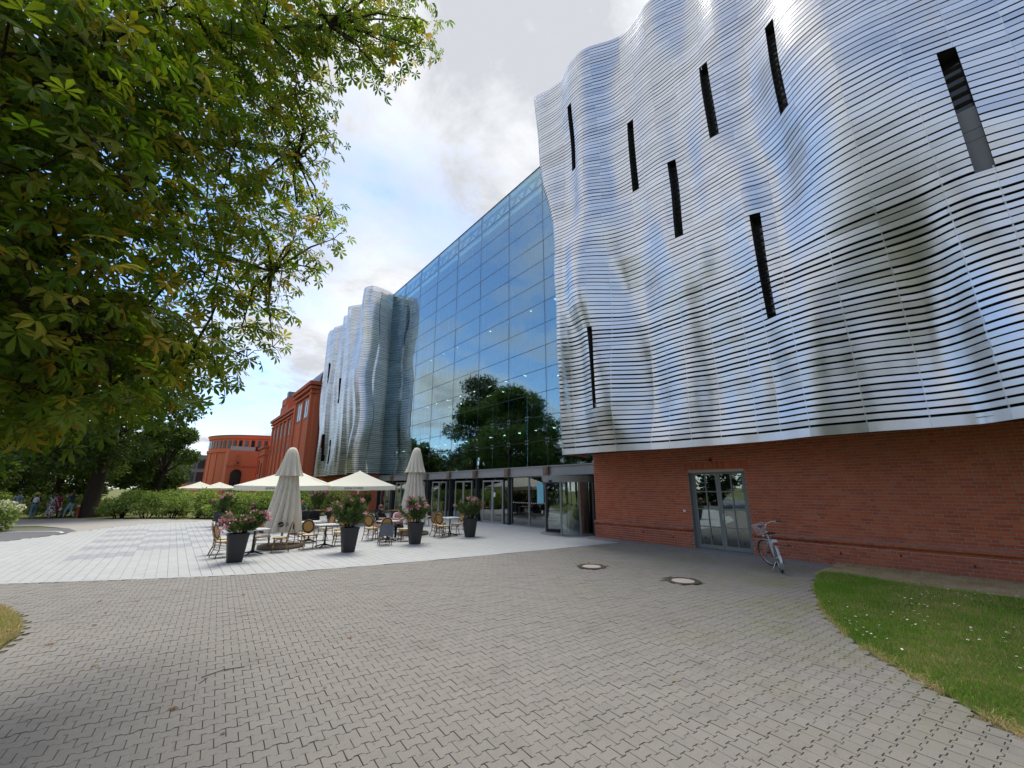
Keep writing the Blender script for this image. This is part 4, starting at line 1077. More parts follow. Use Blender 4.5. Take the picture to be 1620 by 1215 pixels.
# ------------------------------------------------------------------ red brick building beyond the far wing
def at(o, parent):
    """child with world-space geometry under an empty that has only a translation"""
    o.parent = parent; o.matrix_parent_inverse = Matrix.Translation(-Vector(parent.location)); return o
red = empty('red_brick_building', (14, 70, 0), label='long red brick mill with tall piers, cornices and grey roof', cat='building')
def rp(mb, name, mat, par=None, smooth=False):
    o = mb.build(name, mat, None, smooth)
    if par is None: at(o, red)
    else: o.parent = par
    return o
simple('trim_brick', (0.52, 0.13, 0.065), 0.85, 0, 0.12, 3)
simple('pale_window', (0.42, 0.43, 0.42), 0.25, 0, 0.15, 1.5)
m = MB()
m.bb(12.6, 30, 58, 67.8, 0, 15.6)                # corner tower
m.bb(13.2, 30, 67.8, 89.5, 0, 14.2)              # main front
m.bb(12.3, 30, 89.5, 96, 0, 9.5)
rw = rp(m, 'wall', 'far_brick')
PIERS = [(12.35, 12.62, 58.0, 58.85, 0, 15.0), (12.35, 12.62, 67.0, 67.85, 0, 15.0), (12.42, 12.61, 62.4, 62.9, 4.5, 13.9)]
PIERS += [(12.95, 13.21, 68.4 + k * 3.35, 69.15 + k * 3.35, 0, 13.2) for k in range(7)] + [(x, x + 0.7, 57.75, 58.01, 0, 15.0) for x in (12.9, 15.2, 17.5)]
for q in PIERS: m = MB(); m.bb(*q); rp(m, 'pier', 'far_brick')
m = MB()                                          # cornices
for (z, d, h) in ((14.2, .12, .25), (14.8, .3, .3), (15.3, .45, .45)): m.bb(12.6 - d - .2, 30, 57.98 - d - .22, 67.9 + d, z, z + h)
for (z, d, h) in ((12.9, .1, .2), (13.4, .25, .3), (13.9, .4, .45)): m.bb(13.2 - d - .2, 29, 67.85, 89.5 + d, z, z + h)
m.bb(12.2, 30, 57.7, 67.9, 3.4, 3.6); m.bb(12.9, 29, 67.8, 89.6, 3.0, 3.2); m.bb(12.0, 30, 89.3, 96.2, 9.3, 9.7); m.bb(12.1, 30, 89.35, 96.1, 7.9, 8.1)
m.prism([(12.9, 76.0), (14.6, 76.0), (14.6, 82.6), (12.9, 82.6)], 14.3, 15.8)
m.prism([(12.8, 77.4), (14.6, 77.4), (14.6, 81.2), (12.8, 81.2)], 15.8, 17.0)
rp(m, 'cornice', 'trim_brick')
m = MB(); n_ = 12                                  # curved zinc roof
prof = [(13.0 + 4.5 * (1 - math.cos(R(90 * k / n_))), 15.7 + 3.6 * math.sin(R(90 * k / n_))) for k in range(n_ + 1)]
for (y0, y1, dz, dx) in ((58.2, 67.4, 0.3, 0.3), (67.4, 75.5, -1.2, 1.0), (75.5, 83.5, 0.6, 1.3), (83.5, 89.3, -1.4, 1.0)):
    vs = [(x + dx, y, z + dz) for y in (y0, y1) for x, z in prof] + [(30, y, prof[-1][1] + dz) for y in (y0, y1)]
    k_ = n_ + 1
    m.add(vs, [(i, i + 1, k_ + i + 1, k_ + i) for i in range(n_)] + [(n_, 2 * k_, 2 * k_ + 1, 2 * k_ - 1)] + [tuple(range(k_ - 1, -1, -1)) + (2 * k_,), tuple(range(k_, 2 * k_)) + (2 * k_ + 1,)])
roof = rp(m, 'roof', 'zinc_roof', smooth=30)
m = MB(); m.bb(14.0, 15.4, 83.4, 84.8, 15.0, 19.3); at(m.build('chimney', 'zinc_roof'), red)
def window(y0, y1, z0, z1, x):
    f_ = MB(); f_.bb(x - .06, x + .02, y0 - .14, y1 + .14, z0 - .14, z0); f_.bb(x - .06, x + .02, y0 - .14, y1 + .14, z1, z1 + .14); f_.bb(x - .06, x + .02, y0 - .14, y0, z0, z1); f_.bb(x - .06, x + .02, y1, y1 + .14, z0, z1)
    f_.bb(x - .05, x + .02, (y0 + y1) / 2 - .05, (y0 + y1) / 2 + .05, z0, z1)
    w_ = rp(f_, 'window', 'mullion_dark'); g_ = MB(); g_.bb(x - .02, x - .01, y0, y1, z0, z1); rp(g_, 'pane', 'pale_window', w_)
for (a, b) in ((59.4, 61.7), (63.6, 66.0)): window(a, b, 11.3, 13.7, 12.58)
for k in range(6): y = 69.6 + k * 3.35; window(y, y + 1.7, 10.3, 12.4, 13.18)
for k in range(6):
    m = MB(); y = 70.4 + k * 3.35; m.bb(13.1, 13.22, y - .18, y + .18, 7.6, 9.4); m.bb(13.098, 13.222, y - .55, y + .55, 8.3, 8.75); rp(m, 'iron_tie', 'black_metal')
for k in range(5): m = MB(); y = 69.6 + k * 3.6; m.bb(13.12, 13.22, y, y + 2.3, 1.2, 2.9); rp(m, 'ground_window', 'dark_window')
for (a, b, z0, z1) in ((90.6, 91.4, 2, 6.6), (93.6, 94.3, 4.6, 7.2)):
    m = MB(); m.bb(12.22, 12.31, a, b, z0, z1); rp(m, 'slit_window', 'dark_window')

# ------------------------------------------------------------------ round brick building
rot = empty('round_brick_building', (15, 112, 0), label='round red brick rotunda with a ring of openings under the eaves', cat='building')
def tp(mb, name, mat, par=None, smooth=False):
    o = mb.build(name, mat, None, smooth)
    if par is None: at(o, rot)
    else: o.parent = par
    return o
RCX, RCY, RRR = 15.4, 113.5, 10.6
m = MB(); m.lathe([(RRR, 0), (RRR, 9.3), (RRR + .25, 9.35), (RRR + .25, 9.9), (RRR - .05, 10.0), (RRR - .05, 12.1), (RRR + .15, 12.2), (RRR + .35, 12.8), (RRR + .1, 13.0), (0.1, 13.9)], (RCX, RCY, 0), 72)
tp(m, 'wall', 'far_brick', smooth=30)
for k in range(56):
    a = 2 * math.pi * k / 56
    if math.sin(a) > 0.35: continue
    m = MB(); m.box((RCX + math.cos(a) * (RRR - 0.02), RCY + math.sin(a) * (RRR - 0.02), 11.05), (0.14, 0.62, 1.55), Matrix.Rotation(a, 3, 'Z')); tp(m, 'opening', 'dark_window')
for k in range(28):
    a = 2 * math.pi * (k + .25) / 28
    if math.sin(a) > 0.35: continue
    m = MB(); m.box((RCX + math.cos(a) * (RRR + 0.03), RCY + math.sin(a) * (RRR + 0.03), 4.6), (0.2, 0.5, 9.2), Matrix.Rotation(a, 3, 'Z')); tp(m, 'pier', 'far_brick')
m = MB(); m.lathe([(RRR + .4, 12.82), (RRR + .45, 12.95), (RRR + .1, 13.02)], (RCX, RCY, 0), 72, False); tp(m, 'gutter', 'zinc_roof')
m = MB()                                            # portal block with arch
pts = []
x0, x1, yF = 7.4, 12.4, 97.8
ax, aw, az = 9.15, 0.95, 4.6
for k in range(13): a = R(180 - 15 * k); pts.append((ax + aw * math.cos(a), az + aw * math.sin(a)))
outer = [(x0, 0), (ax - aw, 0)] + pts + [(ax + aw, 0), (x1, 0), (x1, 9.1), (x0, 9.1)]
# front face made of quads around the arch
m.bb(x0, ax - aw, yF, yF + 6, 0, 9.1); m.bb(ax + aw, x1, yF, yF + 6, 0, 9.1)
for k in range(12):
    (xa, za), (xb, zb) = pts[k], pts[k + 1]
    m.add([(xa, yF, za), (xb, yF, zb), (xb, yF, 9.1), (xa, yF, 9.1), (xa, yF + .6, za), (xb, yF + .6, zb)], [(0, 1, 2, 3), (1, 0, 4, 5)])
m.bb(x0 + .01, x1 - .01, yF + .02, yF + 6, 9.1, 9.2)
po = tp(m, 'portal', 'far_brick')
m = MB(); m.bb(ax - aw, ax + aw, yF + .5, yF + .6, 0, 5.7); tp(m, 'portal_door', 'dark_window')
m = MB()
for k in range(12):
    (xa, za), (xb, zb) = pts[k], pts[k + 1]; f_ = 1.35
    xo, zo, xp, zp = ax + (xa - ax) * f_, az + (za - az) * f_, ax + (xb - ax) * f_, az + (zb - az) * f_
    m.add([(xa, yF - .08, za), (xb, yF - .08, zb), (xp, yF - .08, zp), (xo, yF - .08, zo), (xo, yF, zo), (xp, yF, zp)], [(0, 1, 2, 3), (3, 2, 5, 4)])
m.bb(ax - aw * 1.35, ax - aw, yF - .08, yF + .01, 0, az); m.bb(ax + aw, ax + aw * 1.35, yF - .08, yF + .01, 0, az)
m.bb(x0 - .1, x1 + .1, yF - .1, yF + .01, 6.0, 6.35)
tp(m, 'portal_trim', 'trim_brick')
m = MB(); m.bb(ax - .16, ax + .16, yF - .22, yF - .01, 6.6, 8.6); m.bb(ax - .6, ax + .5, yF - .22, yF - .01, 6.4, 6.9); m.bb(ax - .3, ax + .3, yF - .2, yF - .01, 7.1, 7.5); tp(m, 'relief_ornament', 'trim_brick')
m = MB(); m.bb(x0 + .2, x1 - .6, yF + .1, yF + .2, 9.25, 10.0); tp(m, 'parapet_panel', 'pale_window')
m = MB(); m.bb(x1 - .6, x1 + 1.6, yF + .3, yF + 3, 9.2, 10.1); tp(m, 'glass_box', 'dark_window')
# grey glass office far left
ofc = empty('grey_office', (3, 138, 0), label='dark grey glazed office seen behind the tree and rotunda', cat='building')
m = MB(); m.bb(-6, 6.2, 136, 150, 0, 3.0); at(m.build('base_wall', 'far_brick'), ofc)
m = MB(); m.bb(-5.8, 6.0, 136.3, 150, 3.0, 10.4); at(m.build('wall', 'zinc_roof'), ofc)
for r_i in range(2):
    for k in range(6):
        m = MB(); x = -5.4 + k * 1.9; m.bb(x, x + 1.5, 136.2, 136.32, 3.6 + r_i * 3.3, 6.0 + r_i * 3.3); at(m.build('window', 'dark_window'), ofc)
# ------------------------------------------------------------------ foliage
def leaf_mat(name, stops, trans=0.45, rough=0.5, tcol=(1.25, 1.3, 0.45), spec=0.25):
    t = NT(name); r = t.rnd(); P = t.pos()
    k = t.math('ADD', t.math('MULTIPLY', r, 0.75), t.math('MULTIPLY', t.noise(P, 0.7, 4, 0.6), 0.3))
    c = t.ramp(k, stops)
    p = t.new('ShaderNodeBsdfPrincipled'); t.l.new(c, p.inputs['Base Color']); p.inputs['Roughness'].default_value = rough; p.inputs['Specular IOR Level'].default_value = spec
    tr = t.new('ShaderNodeBsdfTranslucent'); t.l.new(t.mix(1.0, c, (*tcol, 1), 'MULTIPLY'), tr.inputs[0])
    mx = t.new('ShaderNodeMixShader'); mx.inputs[0].default_value = trans
    t.l.new(p.outputs[0], mx.inputs[1]); t.l.new(tr.outputs[0], mx.inputs[2]); t.l.new(mx.outputs[0], t.out.inputs[0]); MAT[name] = t.m
leaf_mat('chestnut_leaf', [(0.08, (0.045, 0.095, 0.014, 1)), (0.4, (0.095, 0.165, 0.022, 1)), (0.7, (0.175, 0.225, 0.033, 1)), (0.85, (0.31, 0.27, 0.05, 1)), (0.96, (0.38, 0.18, 0.06, 1))], 0.55, 0.45, (1.9, 1.9, 0.5), 0.3)
leaf_mat('park_leaf', [(0.1, (0.035, 0.07, 0.016, 1)), (0.5, (0.07, 0.125, 0.028, 1)), (0.9, (0.14, 0.19, 0.045, 1))], 0.35)
leaf_mat('shaded_park_leaf', [(0.1, (0.018, 0.034, 0.010, 1)), (0.5, (0.035, 0.060, 0.017, 1)), (0.9, (0.070, 0.10, 0.028, 1))], 0.3)  # park foliage with shade put into its colour, so mirrored crowns read dark
leaf_mat('shrub_leaf', [(0.1, (0.12, 0.19, 0.045, 1)), (0.5, (0.24, 0.34, 0.085, 1)), (0.9, (0.42, 0.48, 0.18, 1))], 0.35)
leaf_mat('oleander_leaf', [(0.1, (0.035, 0.07, 0.022, 1)), (0.5, (0.07, 0.125, 0.04, 1)), (0.9, (0.15, 0.20, 0.07, 1))], 0.3)
leaf_mat('pink_petal', [(0.1, (0.55, 0.18, 0.27, 1)), (0.5, (0.68, 0.30, 0.38, 1)), (0.9, (0.80, 0.50, 0.52, 1))], 0.3, 0.6, (1, 1, 1))
leaf_mat('pale_bloom', [(0.1, (0.42, 0.45, 0.22, 1)), (0.5, (0.62, 0.62, 0.42, 1)), (0.9, (0.75, 0.74, 0.58, 1))], 0.25, 0.7, (1, 1, 1))
def bark():
    t = NT('bark'); P = t.pos()
    n = t.noise(t.mapping(P, (6, 6, 1.3)), 3.0, 6, 0.7)
    t.bsdf(t.mix(n, (0.022, 0.017, 0.012, 1), (0.085, 0.066, 0.05, 1)), 0.9, 0, t.bump(n, 0.9, 0.04), 0.2); MAT['bark'] = t.m
bark()

def rot_arrays(r_, n, droop=0.0):
    """random orthonormal frames (n,3,3); third axis = normal, biased"""
    q = r_.normal(size=(n, 4)); q /= np.linalg.norm(q, axis=1, keepdims=True)
    w, x, y, z = q.T
    return np.stack([np.stack([1 - 2 * (y * y + z * z), 2 * (x * y - z * w), 2 * (x * z + y * w)], -1), np.stack([2 * (x * y + z * w), 1 - 2 * (x * x + z * z), 2 * (y * z - x * w)], -1), np.stack([2 * (x * z - y * w), 2 * (y * z + x * w), 1 - 2 * (x * x + y * y)], -1)], 1)
def frames(axis, nrm):
    a = axis / np.linalg.norm(axis, axis=1, keepdims=True)
    b = np.cross(nrm, a); b /= np.linalg.norm(b, axis=1, keepdims=True) + 1e-9
    c = np.cross(a, b)
    return np.stack([a, b, c], -1)          # columns

def leafcloud(name, centers, radii, n, size, seed, mat, flat=0.5, shell=0.45, asp=0.55):
    """leaf-sized folded faces spread through ellipsoid clumps: centers (k,3), radii (k,3)"""
    r_ = np.random.RandomState(seed); C = np.array(centers, float); Rd = np.array(radii, float)
    wgt = Rd.prod(1) ** (2 / 3); k = r_.choice(len(C), n, p=wgt / wgt.sum())
    d = r_.normal(size=(n, 3)); d /= np.linalg.norm(d, axis=1, keepdims=True)
    rad = shell + (1 - shell) * r_.rand(n) ** 0.6
    rad *= 1 + 0.10 * r_.normal(size=n)
    P = C[k] + d * Rd[k] * rad[:, None]
    out = d + r_.normal(0, 0.7, (n, 3)); out[:, 2] -= 0.25
    nr = r_.normal(0, 0.6, (n, 3)); nr[:, 2] += 0.7
    M = frames(out, nr); s = size * (0.6 + 0.8 * r_.rand(n))
    T = np.array([(0, 0, 0), (0.45, asp / 2, 0.06), (1, 0, -0.08), (0.45, -asp / 2, 0.06)])
    V = P[:, None, :] + np.einsum('nij,vj->nvi', M, T) * s[:, None, None]
    F = np.arange(n)[:, None] * 4 + np.array([[0, 1, 2, 3]])
    return np_mesh(name, V.reshape(-1, 3), F, mat, r_.rand(n))

def limbs(mb, base, tips, r0, rr, sag=0.1, n=6):
    for tp_, r1 in tips:
        b, t_ = Vector(base), Vector(tp_); L = (t_ - b).length; pts = []
        off = Vector((rr.uniform(-1, 1), rr.uniform(-1, 1), rr.uniform(-.3, .6))) * L * 0.10
        for k in range(n + 1):
            u = k / n; pts.append(b.lerp(t_, u) + off * math.sin(u * math.pi) + Vector((0, 0, sag * L * math.sin(u * math.pi))))
        mb.tube(pts, [r0 + (r1 - r0) * (k / n) ** 0.7 for k in range(n + 1)], 7)

def park_tree(name, loc, h, cr, seed, label, cat='tree', group=None, n=16000, leaf=0.30, mat='park_leaf', trunk=0.35, low=0.22, nc=26):
    r_ = random.Random(seed); t = empty(name, loc, label=label, cat=cat, group=group)
    cl, rd = [], []
    for k in range(nc):
        a = r_.uniform(0, 2 * math.pi); u = r_.uniform(low, 0.97)
        prof = math.sin(min(1, (u - low + 0.12) / (1 - low + 0.12)) * math.pi) ** 0.6
        q = cr * prof * math.sqrt(r_.uniform(0.15, 1.0)) * 0.82
        s_ = r_.uniform(0.20, 0.34) * cr
        cl.append((math.cos(a) * q, math.sin(a) * q, u * h)); rd.append((s_, s_, s_ * 0.72))
    o = inst('crown', leafcloud('crown', cl, rd, n, leaf, seed, mat), t)
    mb = MB(); top = Vector((r_.uniform(-.4, .4), r_.uniform(-.4, .4), h * 0.42))
    mb.tube([(0, 0, -0.15), (0, 0, 0.25), (top.x * .3, top.y * .3, h * 0.18), tuple(top)], [trunk * 1.55, trunk * 1.1, trunk * 0.95, trunk * 0.7], 10)
    limbs(mb, top * 0.9, [(c, 0.03) for c in cl[:16]], trunk * 0.45, r_)
    mb.build('trunk', 'bark', t, smooth='all')
    return t

# --- the big horse chestnut whose branches hang in from the left
def px(u, v, d):
    """a point d metres from the camera along the direction of picture point (u, v) - used once to lay the boughs out in space"""
    r0 = (_fw + _rt * ((u - 810) / 650) - _up * ((v - 607.5) / 650)).normalized()
    return Vector((0, 0, CAMH)) + r0 * d
BOUGH = [(648, 28, 9.6, 0.75), (618, 72, 9.4, 0.62), (668, 72, 9.8, 0.45), (560, 30, 9.0, 0.95), (585, 75, 9.2, 0.5), (612, 118, 9.2, 0.36), (500, 25, 8.6, 1.0), (520, 75, 8.6, 0.6), (455, 75, 8.2, 0.95), (420, 20, 8.2, 1.1), (470, 150, 7.8, 0.72), (505, 190, 8.0, 0.42), (430, 170, 7.6, 0.95), (520, 225, 8.2, 0.3), (455, 235, 7.6, 0.75), (500, 268, 8.0, 0.35), (410, 280, 7.3, 0.9), (470, 315, 7.8, 0.6), (508, 345, 8.1, 0.5), (525, 378, 8.3, 0.28), (465, 385, 7.8, 0.6), (420, 365, 7.4, 0.8), (490, 425, 8.1, 0.35), (440, 440, 7.7, 0.55), (395, 425, 7.2, 0.75), (420, 500, 7.8, 0.5), (430, 545, 8.0, 0.35), (385, 520, 7.4, 0.55), (395, 570, 7.7, 0.3), (340, 560, 7.0, 0.5), (350, 605, 7.3, 0.36), (310, 570, 6.7, 0.5), (320, 430, 6.6, 0.8), (270, 555, 6.2, 0.7), (285, 615, 6.4, 0.34), (235, 610, 5.9, 0.55), (240, 530, 5.8, 0.8), (175, 610, 5.4, 0.6), (120, 620, 5.1, 0.6), (70, 625, 4.9, 0.6), (20, 630, 4.7, 0.6), (350, 470, 6.9, 0.4), (180, 530, 5.3, 0.8), (110, 540, 4.9, 0.8), (40, 540, 4.6, 0.9), (180, 480, 5.4, 0.75), (90, 480, 4.8, 0.9), (20, 470, 4.5, 0.9), (270, 380, 6.2, 0.9), (200, 300, 5.8, 0.8), (90, 390, 4.9, 0.8), (10, 370, 4.5, 0.9), (330, 330, 6.7, 0.95), (370, 220, 7.1, 1.0), (290, 240, 6.4, 1.0), (300, 150, 6.8, 0.95), (360, 120, 7.4, 1.0), (220, 190, 5.9, 0.95), (130, 250, 5.2, 0.95), (50, 270, 4.8, 0.95), (230, 90, 6.4, 1.0), (150, 140, 5.6, 1.0), (60, 160, 5.0, 1.0), (330, 40, 7.6, 1.0), (390, 90, 7.9, 0.8), (260, 20, 7.0, 1.0), (160, 40, 6.0, 1.1), (70, 60, 5.4, 1.1), (0, 80, 5.0, 1.0), (-40, 200, 4.8, 1.0), (-50, 350, 4.6, 1.0), (-60, 500, 4.5, 1.0), (-60, 610, 4.6, 0.8), (30, 0, 5.6, 1.0), (480, -30, 8.8, 1.0), (600, -30, 9.6, 0.9), (360, -40, 8.2, 1.0), (200, -60, 7.0, 1.2)]
crg = random.Random(21)
TR = Vector((-4.6, 7.6, 0))
clumps = []
for (u, v, d, r) in BOUGH:
    for q in range(1 if r < 0.5 else 2):
        dd = d + crg.uniform(-.25, .25) + q * 1.15
        clumps.append((px(u + crg.uniform(-6, 6), v + crg.uniform(-6, 6), dd), r * (1 + 0.11 * q) * 0.92, 1.0))
# the rest of the crown, out of the picture: above, behind and to the left
for k in range(36):
    a = crg.uniform(0, 2 * math.pi); q = 6.3 * math.sqrt(crg.uniform(0.05, 1)); z = crg.uniform(4.6, 13.5)
    q *= 1 - 0.5 * max(0, (z - 8) / 6)
    p = TR + Vector((math.cos(a) * q, math.sin(a) * q, z))
    if in_view(p, 0.20) or p.length < 8.0 or p.x > 0.0: continue
    clumps.append((p, crg.uniform(0.9, 1.3), 0.55))
def leaflet_fan(nl):
    """palmate leaf: nl obovate leaflets from one point, folded along the midrib"""
    V, F = [], []
    for k in range(nl):
        a = (k / (nl - 1) - 0.5) * R(235); L = 1.0 - 0.42 * abs(k / (nl - 1) - 0.5) * 2
        ca, sa = math.cos(a), math.sin(a); o_ = len(V); w = 0.15 * L + 0.02
        for (x, y, z) in ((0.02, 0, 0), (0.42 * L, w * 0.62, 0.015), (0.74 * L, w, 0.0), (L, 0, -0.10 * L), (0.74 * L, -w, 0.0), (0.42 * L, -w * 0.62, 0.015), (0.60 * L, 0, -0.035)):
            V.append((x * ca - y * sa, x * sa + y * ca, z - 0.10 * x * x))
        F += [(o_, o_ + 1, o_ + 6), (o_ + 1, o_ + 2, o_ + 6), (o_ + 2, o_ + 3, o_ + 6), (o_ + 3, o_ + 4, o_ + 6), (o_ + 4, o_ + 5, o_ + 6), (o_ + 5, o_, o_ + 6)]
    return np.array(V), np.array(F)
chest = empty('chestnut_tree', TR, label='large horse chestnut overhanging the forecourt from the left with browning leaves', cat='tree')
lr = np.random.RandomState(8)
LV, LF = leaflet_fan(6)
Cs, Ns, Ax = [], [], []
for (p, r, dn) in clumps:
    n = int((46 if (p - Vector((0, 0, CAMH))).length < 7.0 else 33) * dn * r * r * 2.0 + 8)
    d = lr.normal(size=(n, 3)); d /= np.linalg.norm(d, axis=1, keepdims=True)
    q = lr.rand(n) ** 0.45
    pos = np.array(p) + d * (q * r)[:, None] * np.array([1.05, 1.05, 0.85])
    # leaves hang outwards and down from the twig ends
    ax = d * 0.9 + lr.normal(0, 0.35, (n, 3)); ax[:, 2] -= 0.55
    nm = lr.normal(0, 0.35, (n, 3)) + d * 0.35; nm[:, 2] += 0.85
    Cs.append(pos); Ns.append(nm); Ax.append(ax)
Cs, Ns, Ax = np.concatenate(Cs), np.concatenate(Ns), np.concatenate(Ax)
keep = np.linalg.norm(Cs - np.array([0, 0, CAMH]), axis=1) > 3.7
Cs, Ns, Ax = Cs[keep], Ns[keep], Ax[keep]
M = frames(Ax, Ns); S = 0.135 * (0.7 + 0.65 * lr.rand(len(Cs)))
dd = np.linalg.norm(Cs - np.array([0, 0, CAMH]), axis=1)
seen = np.array([in_view(c, 0.0) for c in Cs])
order = np.lexsort((dd / S, ~seen))
single, field = order[:300], order[300:]
LT = LV[None] * np.stack([lr.uniform(.85, 1.15, len(Cs)), lr.uniform(.75, 1.2, len(Cs)), lr.uniform(-.4, 3.2, len(Cs))], -1)[:, None, :]
LT[:, :, 2] += 0.12 * LT[:, :, 0] * LT[:, :, 1] * lr.normal(0, 1.5, (len(Cs), 1))
V = Cs[field][:, None] + np.einsum('nij,nvj->nvi', M[field], LT[field]) * S[field][:, None, None]
F = (LF[None] + (np.arange(len(field)) * len(LV))[:, None, None]).reshape(-1, 3)
crown = inst('crown', np_mesh('crown', V.reshape(-1, 3), F, 'chestnut_leaf', np.repeat(lr.rand(len(field)), len(LF)))); at(crown, chest)
crown['kind'] = 'stuff'
leaf_mes = [np_mesh('leaf', LT[int(i)], LF, 'chestnut_leaf') for i in single[:24]]
for i in single:
    m4 = Matrix([list(M[i][r_]) + [0] for r_ in range(3)] + [[0, 0, 0, 1]])
    o = bpy.data.objects.new('leaf', leaf_mes[int(i) % 24]); COL.objects.link(o); o.parent = crown
    o.matrix_basis = Matrix.Translation(Cs[i]) @ m4 @ Matrix.Scale(S[i], 4)
mb = MB(); fork = TR + Vector((0.3, -0.1, 3.6))
mb.tube([TR + Vector((0, 0, -.2)), TR + Vector((0, 0, .35)), TR + Vector((.1, 0, 1.8)), fork], [0.62, 0.42, 0.36, 0.33], 14)
heads = []
for k, tgt in enumerate([px(520, 40, 8.6), px(470, 250, 7.7), px(430, 430, 7.6), px(300, 560, 6.4), px(120, 560, 5.1), px(330, 60, 7.6), px(150, 120, 5.8), TR + Vector((-3, 2, 9)), TR + Vector((-2, -4, 8)), TR + Vector((1, -3, 10)), TR + Vector((0, 3, 11))]):
    a = fork + Vector((0, 0, crg.uniform(-.6, .5))); n = 7; pts = []
    for q in range(n + 1):
        u = q / n; p = a.lerp(tgt, u); p.z += 0.8 * math.sin(u * math.pi) ** 1.0; p += Vector((crg.uniform(-.1, .1), crg.uniform(-.1, .1), crg.uniform(-.08, .08))) * (0 if q in (0, n) else 1); pts.append(p)
    mb.tube(pts, [0.15 * (1 - q / n) ** 1.1 + 0.018 for q in range(n + 1)], 7); heads.append(pts)
allp = [p for h_ in heads for p in h_[3:]]
for (p, r, dn) in clumps:                                                     # twigs from the boughs into each spray of leaves
    b = min(allp, key=lambda q: (q - p).length)
    mid_ = b.lerp(p, 0.5) + Vector((crg.uniform(-.1, .1), crg.uniform(-.1, .1), 0.12))
    mb.tube([b, mid_, p], [0.022, 0.015, 0.008], 5)
    for q in range(4):
        e_ = p + Vector((crg.gauss(0, 1), crg.gauss(0, 1), crg.gauss(-.2, .8))).normalized() * r * 0.8
        mb.tube([p, p.lerp(e_, .5) + Vector((0, 0, .05)), e_], [0.008, 0.006, 0.004], 4)
tr_o = mb.build('trunk', 'bark', smooth='all'); at(tr_o, chest)

# --- park trees: the one at the path, the wood behind it, and those across the forecourt that the glass mirrors
park_tree('park_tree', (-4.5, 42.9, 0), 14.5, 6.4, 3, 'broad dark tree with a leaning trunk beside the park path', n=24000, leaf=0.30, trunk=0.45, low=0.27)
k_ = 0
for (x, y, h, c, lb) in ((-13.5, 47, 13, 5.5, 'dense dark tree at the far left edge behind the walkers'), (-8.5, 58, 15, 6.0, 'dark tree behind the broad path tree, leftmost behind it'), (-1.5, 66, 10, 4.2, 'smaller tree behind the shrub bank and right of the trunk'), (-19, 62, 17, 7, 'tall tree rising at the far left beyond the walkers'), (-3, 96, 13, 6, 'far tree low beside the rotunda')):
    k_ += 1; park_tree('park_tree', (x, y, 0), h, c, 30 + k_, lb, group='trees of the park behind the path', n=15000, leaf=0.36, trunk=0.3, low=0.08)
mir = park_tree('park_tree', (-15.5, 66.0, 0), 22.5, 8.6, 75, 'great round park tree mirrored in the middle of the glass wall', n=24000, leaf=0.42, trunk=0.5, low=0.16, nc=44, mat='shaded_park_leaf')
k_ = 0
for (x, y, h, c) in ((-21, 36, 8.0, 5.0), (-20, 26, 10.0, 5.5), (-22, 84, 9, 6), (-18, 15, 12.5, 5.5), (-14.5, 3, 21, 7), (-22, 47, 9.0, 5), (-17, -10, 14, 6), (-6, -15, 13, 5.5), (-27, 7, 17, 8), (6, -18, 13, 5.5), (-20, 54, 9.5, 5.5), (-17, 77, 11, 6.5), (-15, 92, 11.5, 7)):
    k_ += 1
    park_tree('park_tree', (x, y, 0), h, c, 90 + k_, ('low round tree mirrored at the left foot of the glass wall', 'low round tree mirrored in the glass doors', 'far tree mirrored beside the distant steel wing', 'tree mirrored at the right foot of the glass wall', 'tall tree mirrored in the right steel wing, first from the glass', 'small far tree mirrored low left of the great round one', 'tall tree mirrored in the right steel wing, behind the camera', 'tree behind the camera mirrored in the double door', 'tallest tree mirrored in the right steel wing', 'tree mirrored at the outer right of the steel wing', 'low tree mirrored under the great round one', 'low tree mirrored just left of the great round one', 'farthest low tree mirrored beside the distant wing')[k_ - 1], group='trees across the forecourt mirrored in the facade', n=9000, leaf=0.45, trunk=0.3, low=0.06, mat='shaded_park_leaf')

# --- shrubs
def shrub(name, loc, r, h, seed, label, mat='shrub_leaf', n=2600, leaf=0.17, group=None, bloom=None, cat='shrub'):
    r_ = random.Random(seed); t = empty(name, loc, label=label, cat=cat, group=group); cl, rd = [], []
    for k in range(11):
        a = r_.uniform(0, 2 * math.pi); q = r * math.sqrt(r_.random()) * 0.75; s_ = r * r_.uniform(.3, .48)
        zt = h - s_ * 0.55
        cl.append((math.cos(a) * q, math.sin(a) * q, r_.uniform(0.28, 1.0) * zt)); rd.append((s_, s_, s_ * 0.72))
    inst('foliage', leafcloud('foliage', cl, rd, n, leaf, seed, mat), t)
    mb_ = MB()
    for c in cl[:7]: mb_.tube([(c[0] * .25, c[1] * .25, -.05), (c[0] * .6, c[1] * .6, c[2] * .5), c], [.035, .025, .01], 5)
    mb_.build('stems', 'bark', t, smooth='all')
    if bloom:
        bc = []
        for k in range(bloom[1]):
            j = r_.randrange(len(cl)); a = r_.uniform(0, 2 * math.pi); e_ = r_.uniform(0.05, 1)
            d = Vector((math.cos(a) * math.sqrt(1 - e_ * e_), math.sin(a) * math.sqrt(1 - e_ * e_), e_)); bc.append(tuple(Vector(cl[j]) + Vector((d.x * rd[j][0], d.y * rd[j][1], d.z * rd[j][2])) * 1.02))
        inst('blossom', leafcloud('blossom', bc, [(bloom[2],) * 3] * len(bc), bloom[1] * 34, bloom[2] * 0.7, seed + 1, bloom[0], shell=0.7, asp=0.9), t)
    return t
srg = random.Random(3)
bank = [(-2.6, 40.2), (-1.2, 39.4), (0.2, 38.0), (1.5, 36.9), (2.8, 36.0), (4.2, 35.6), (5.6, 35.2), (7.0, 35.0), (8.4, 34.8), (9.8, 34.9)]
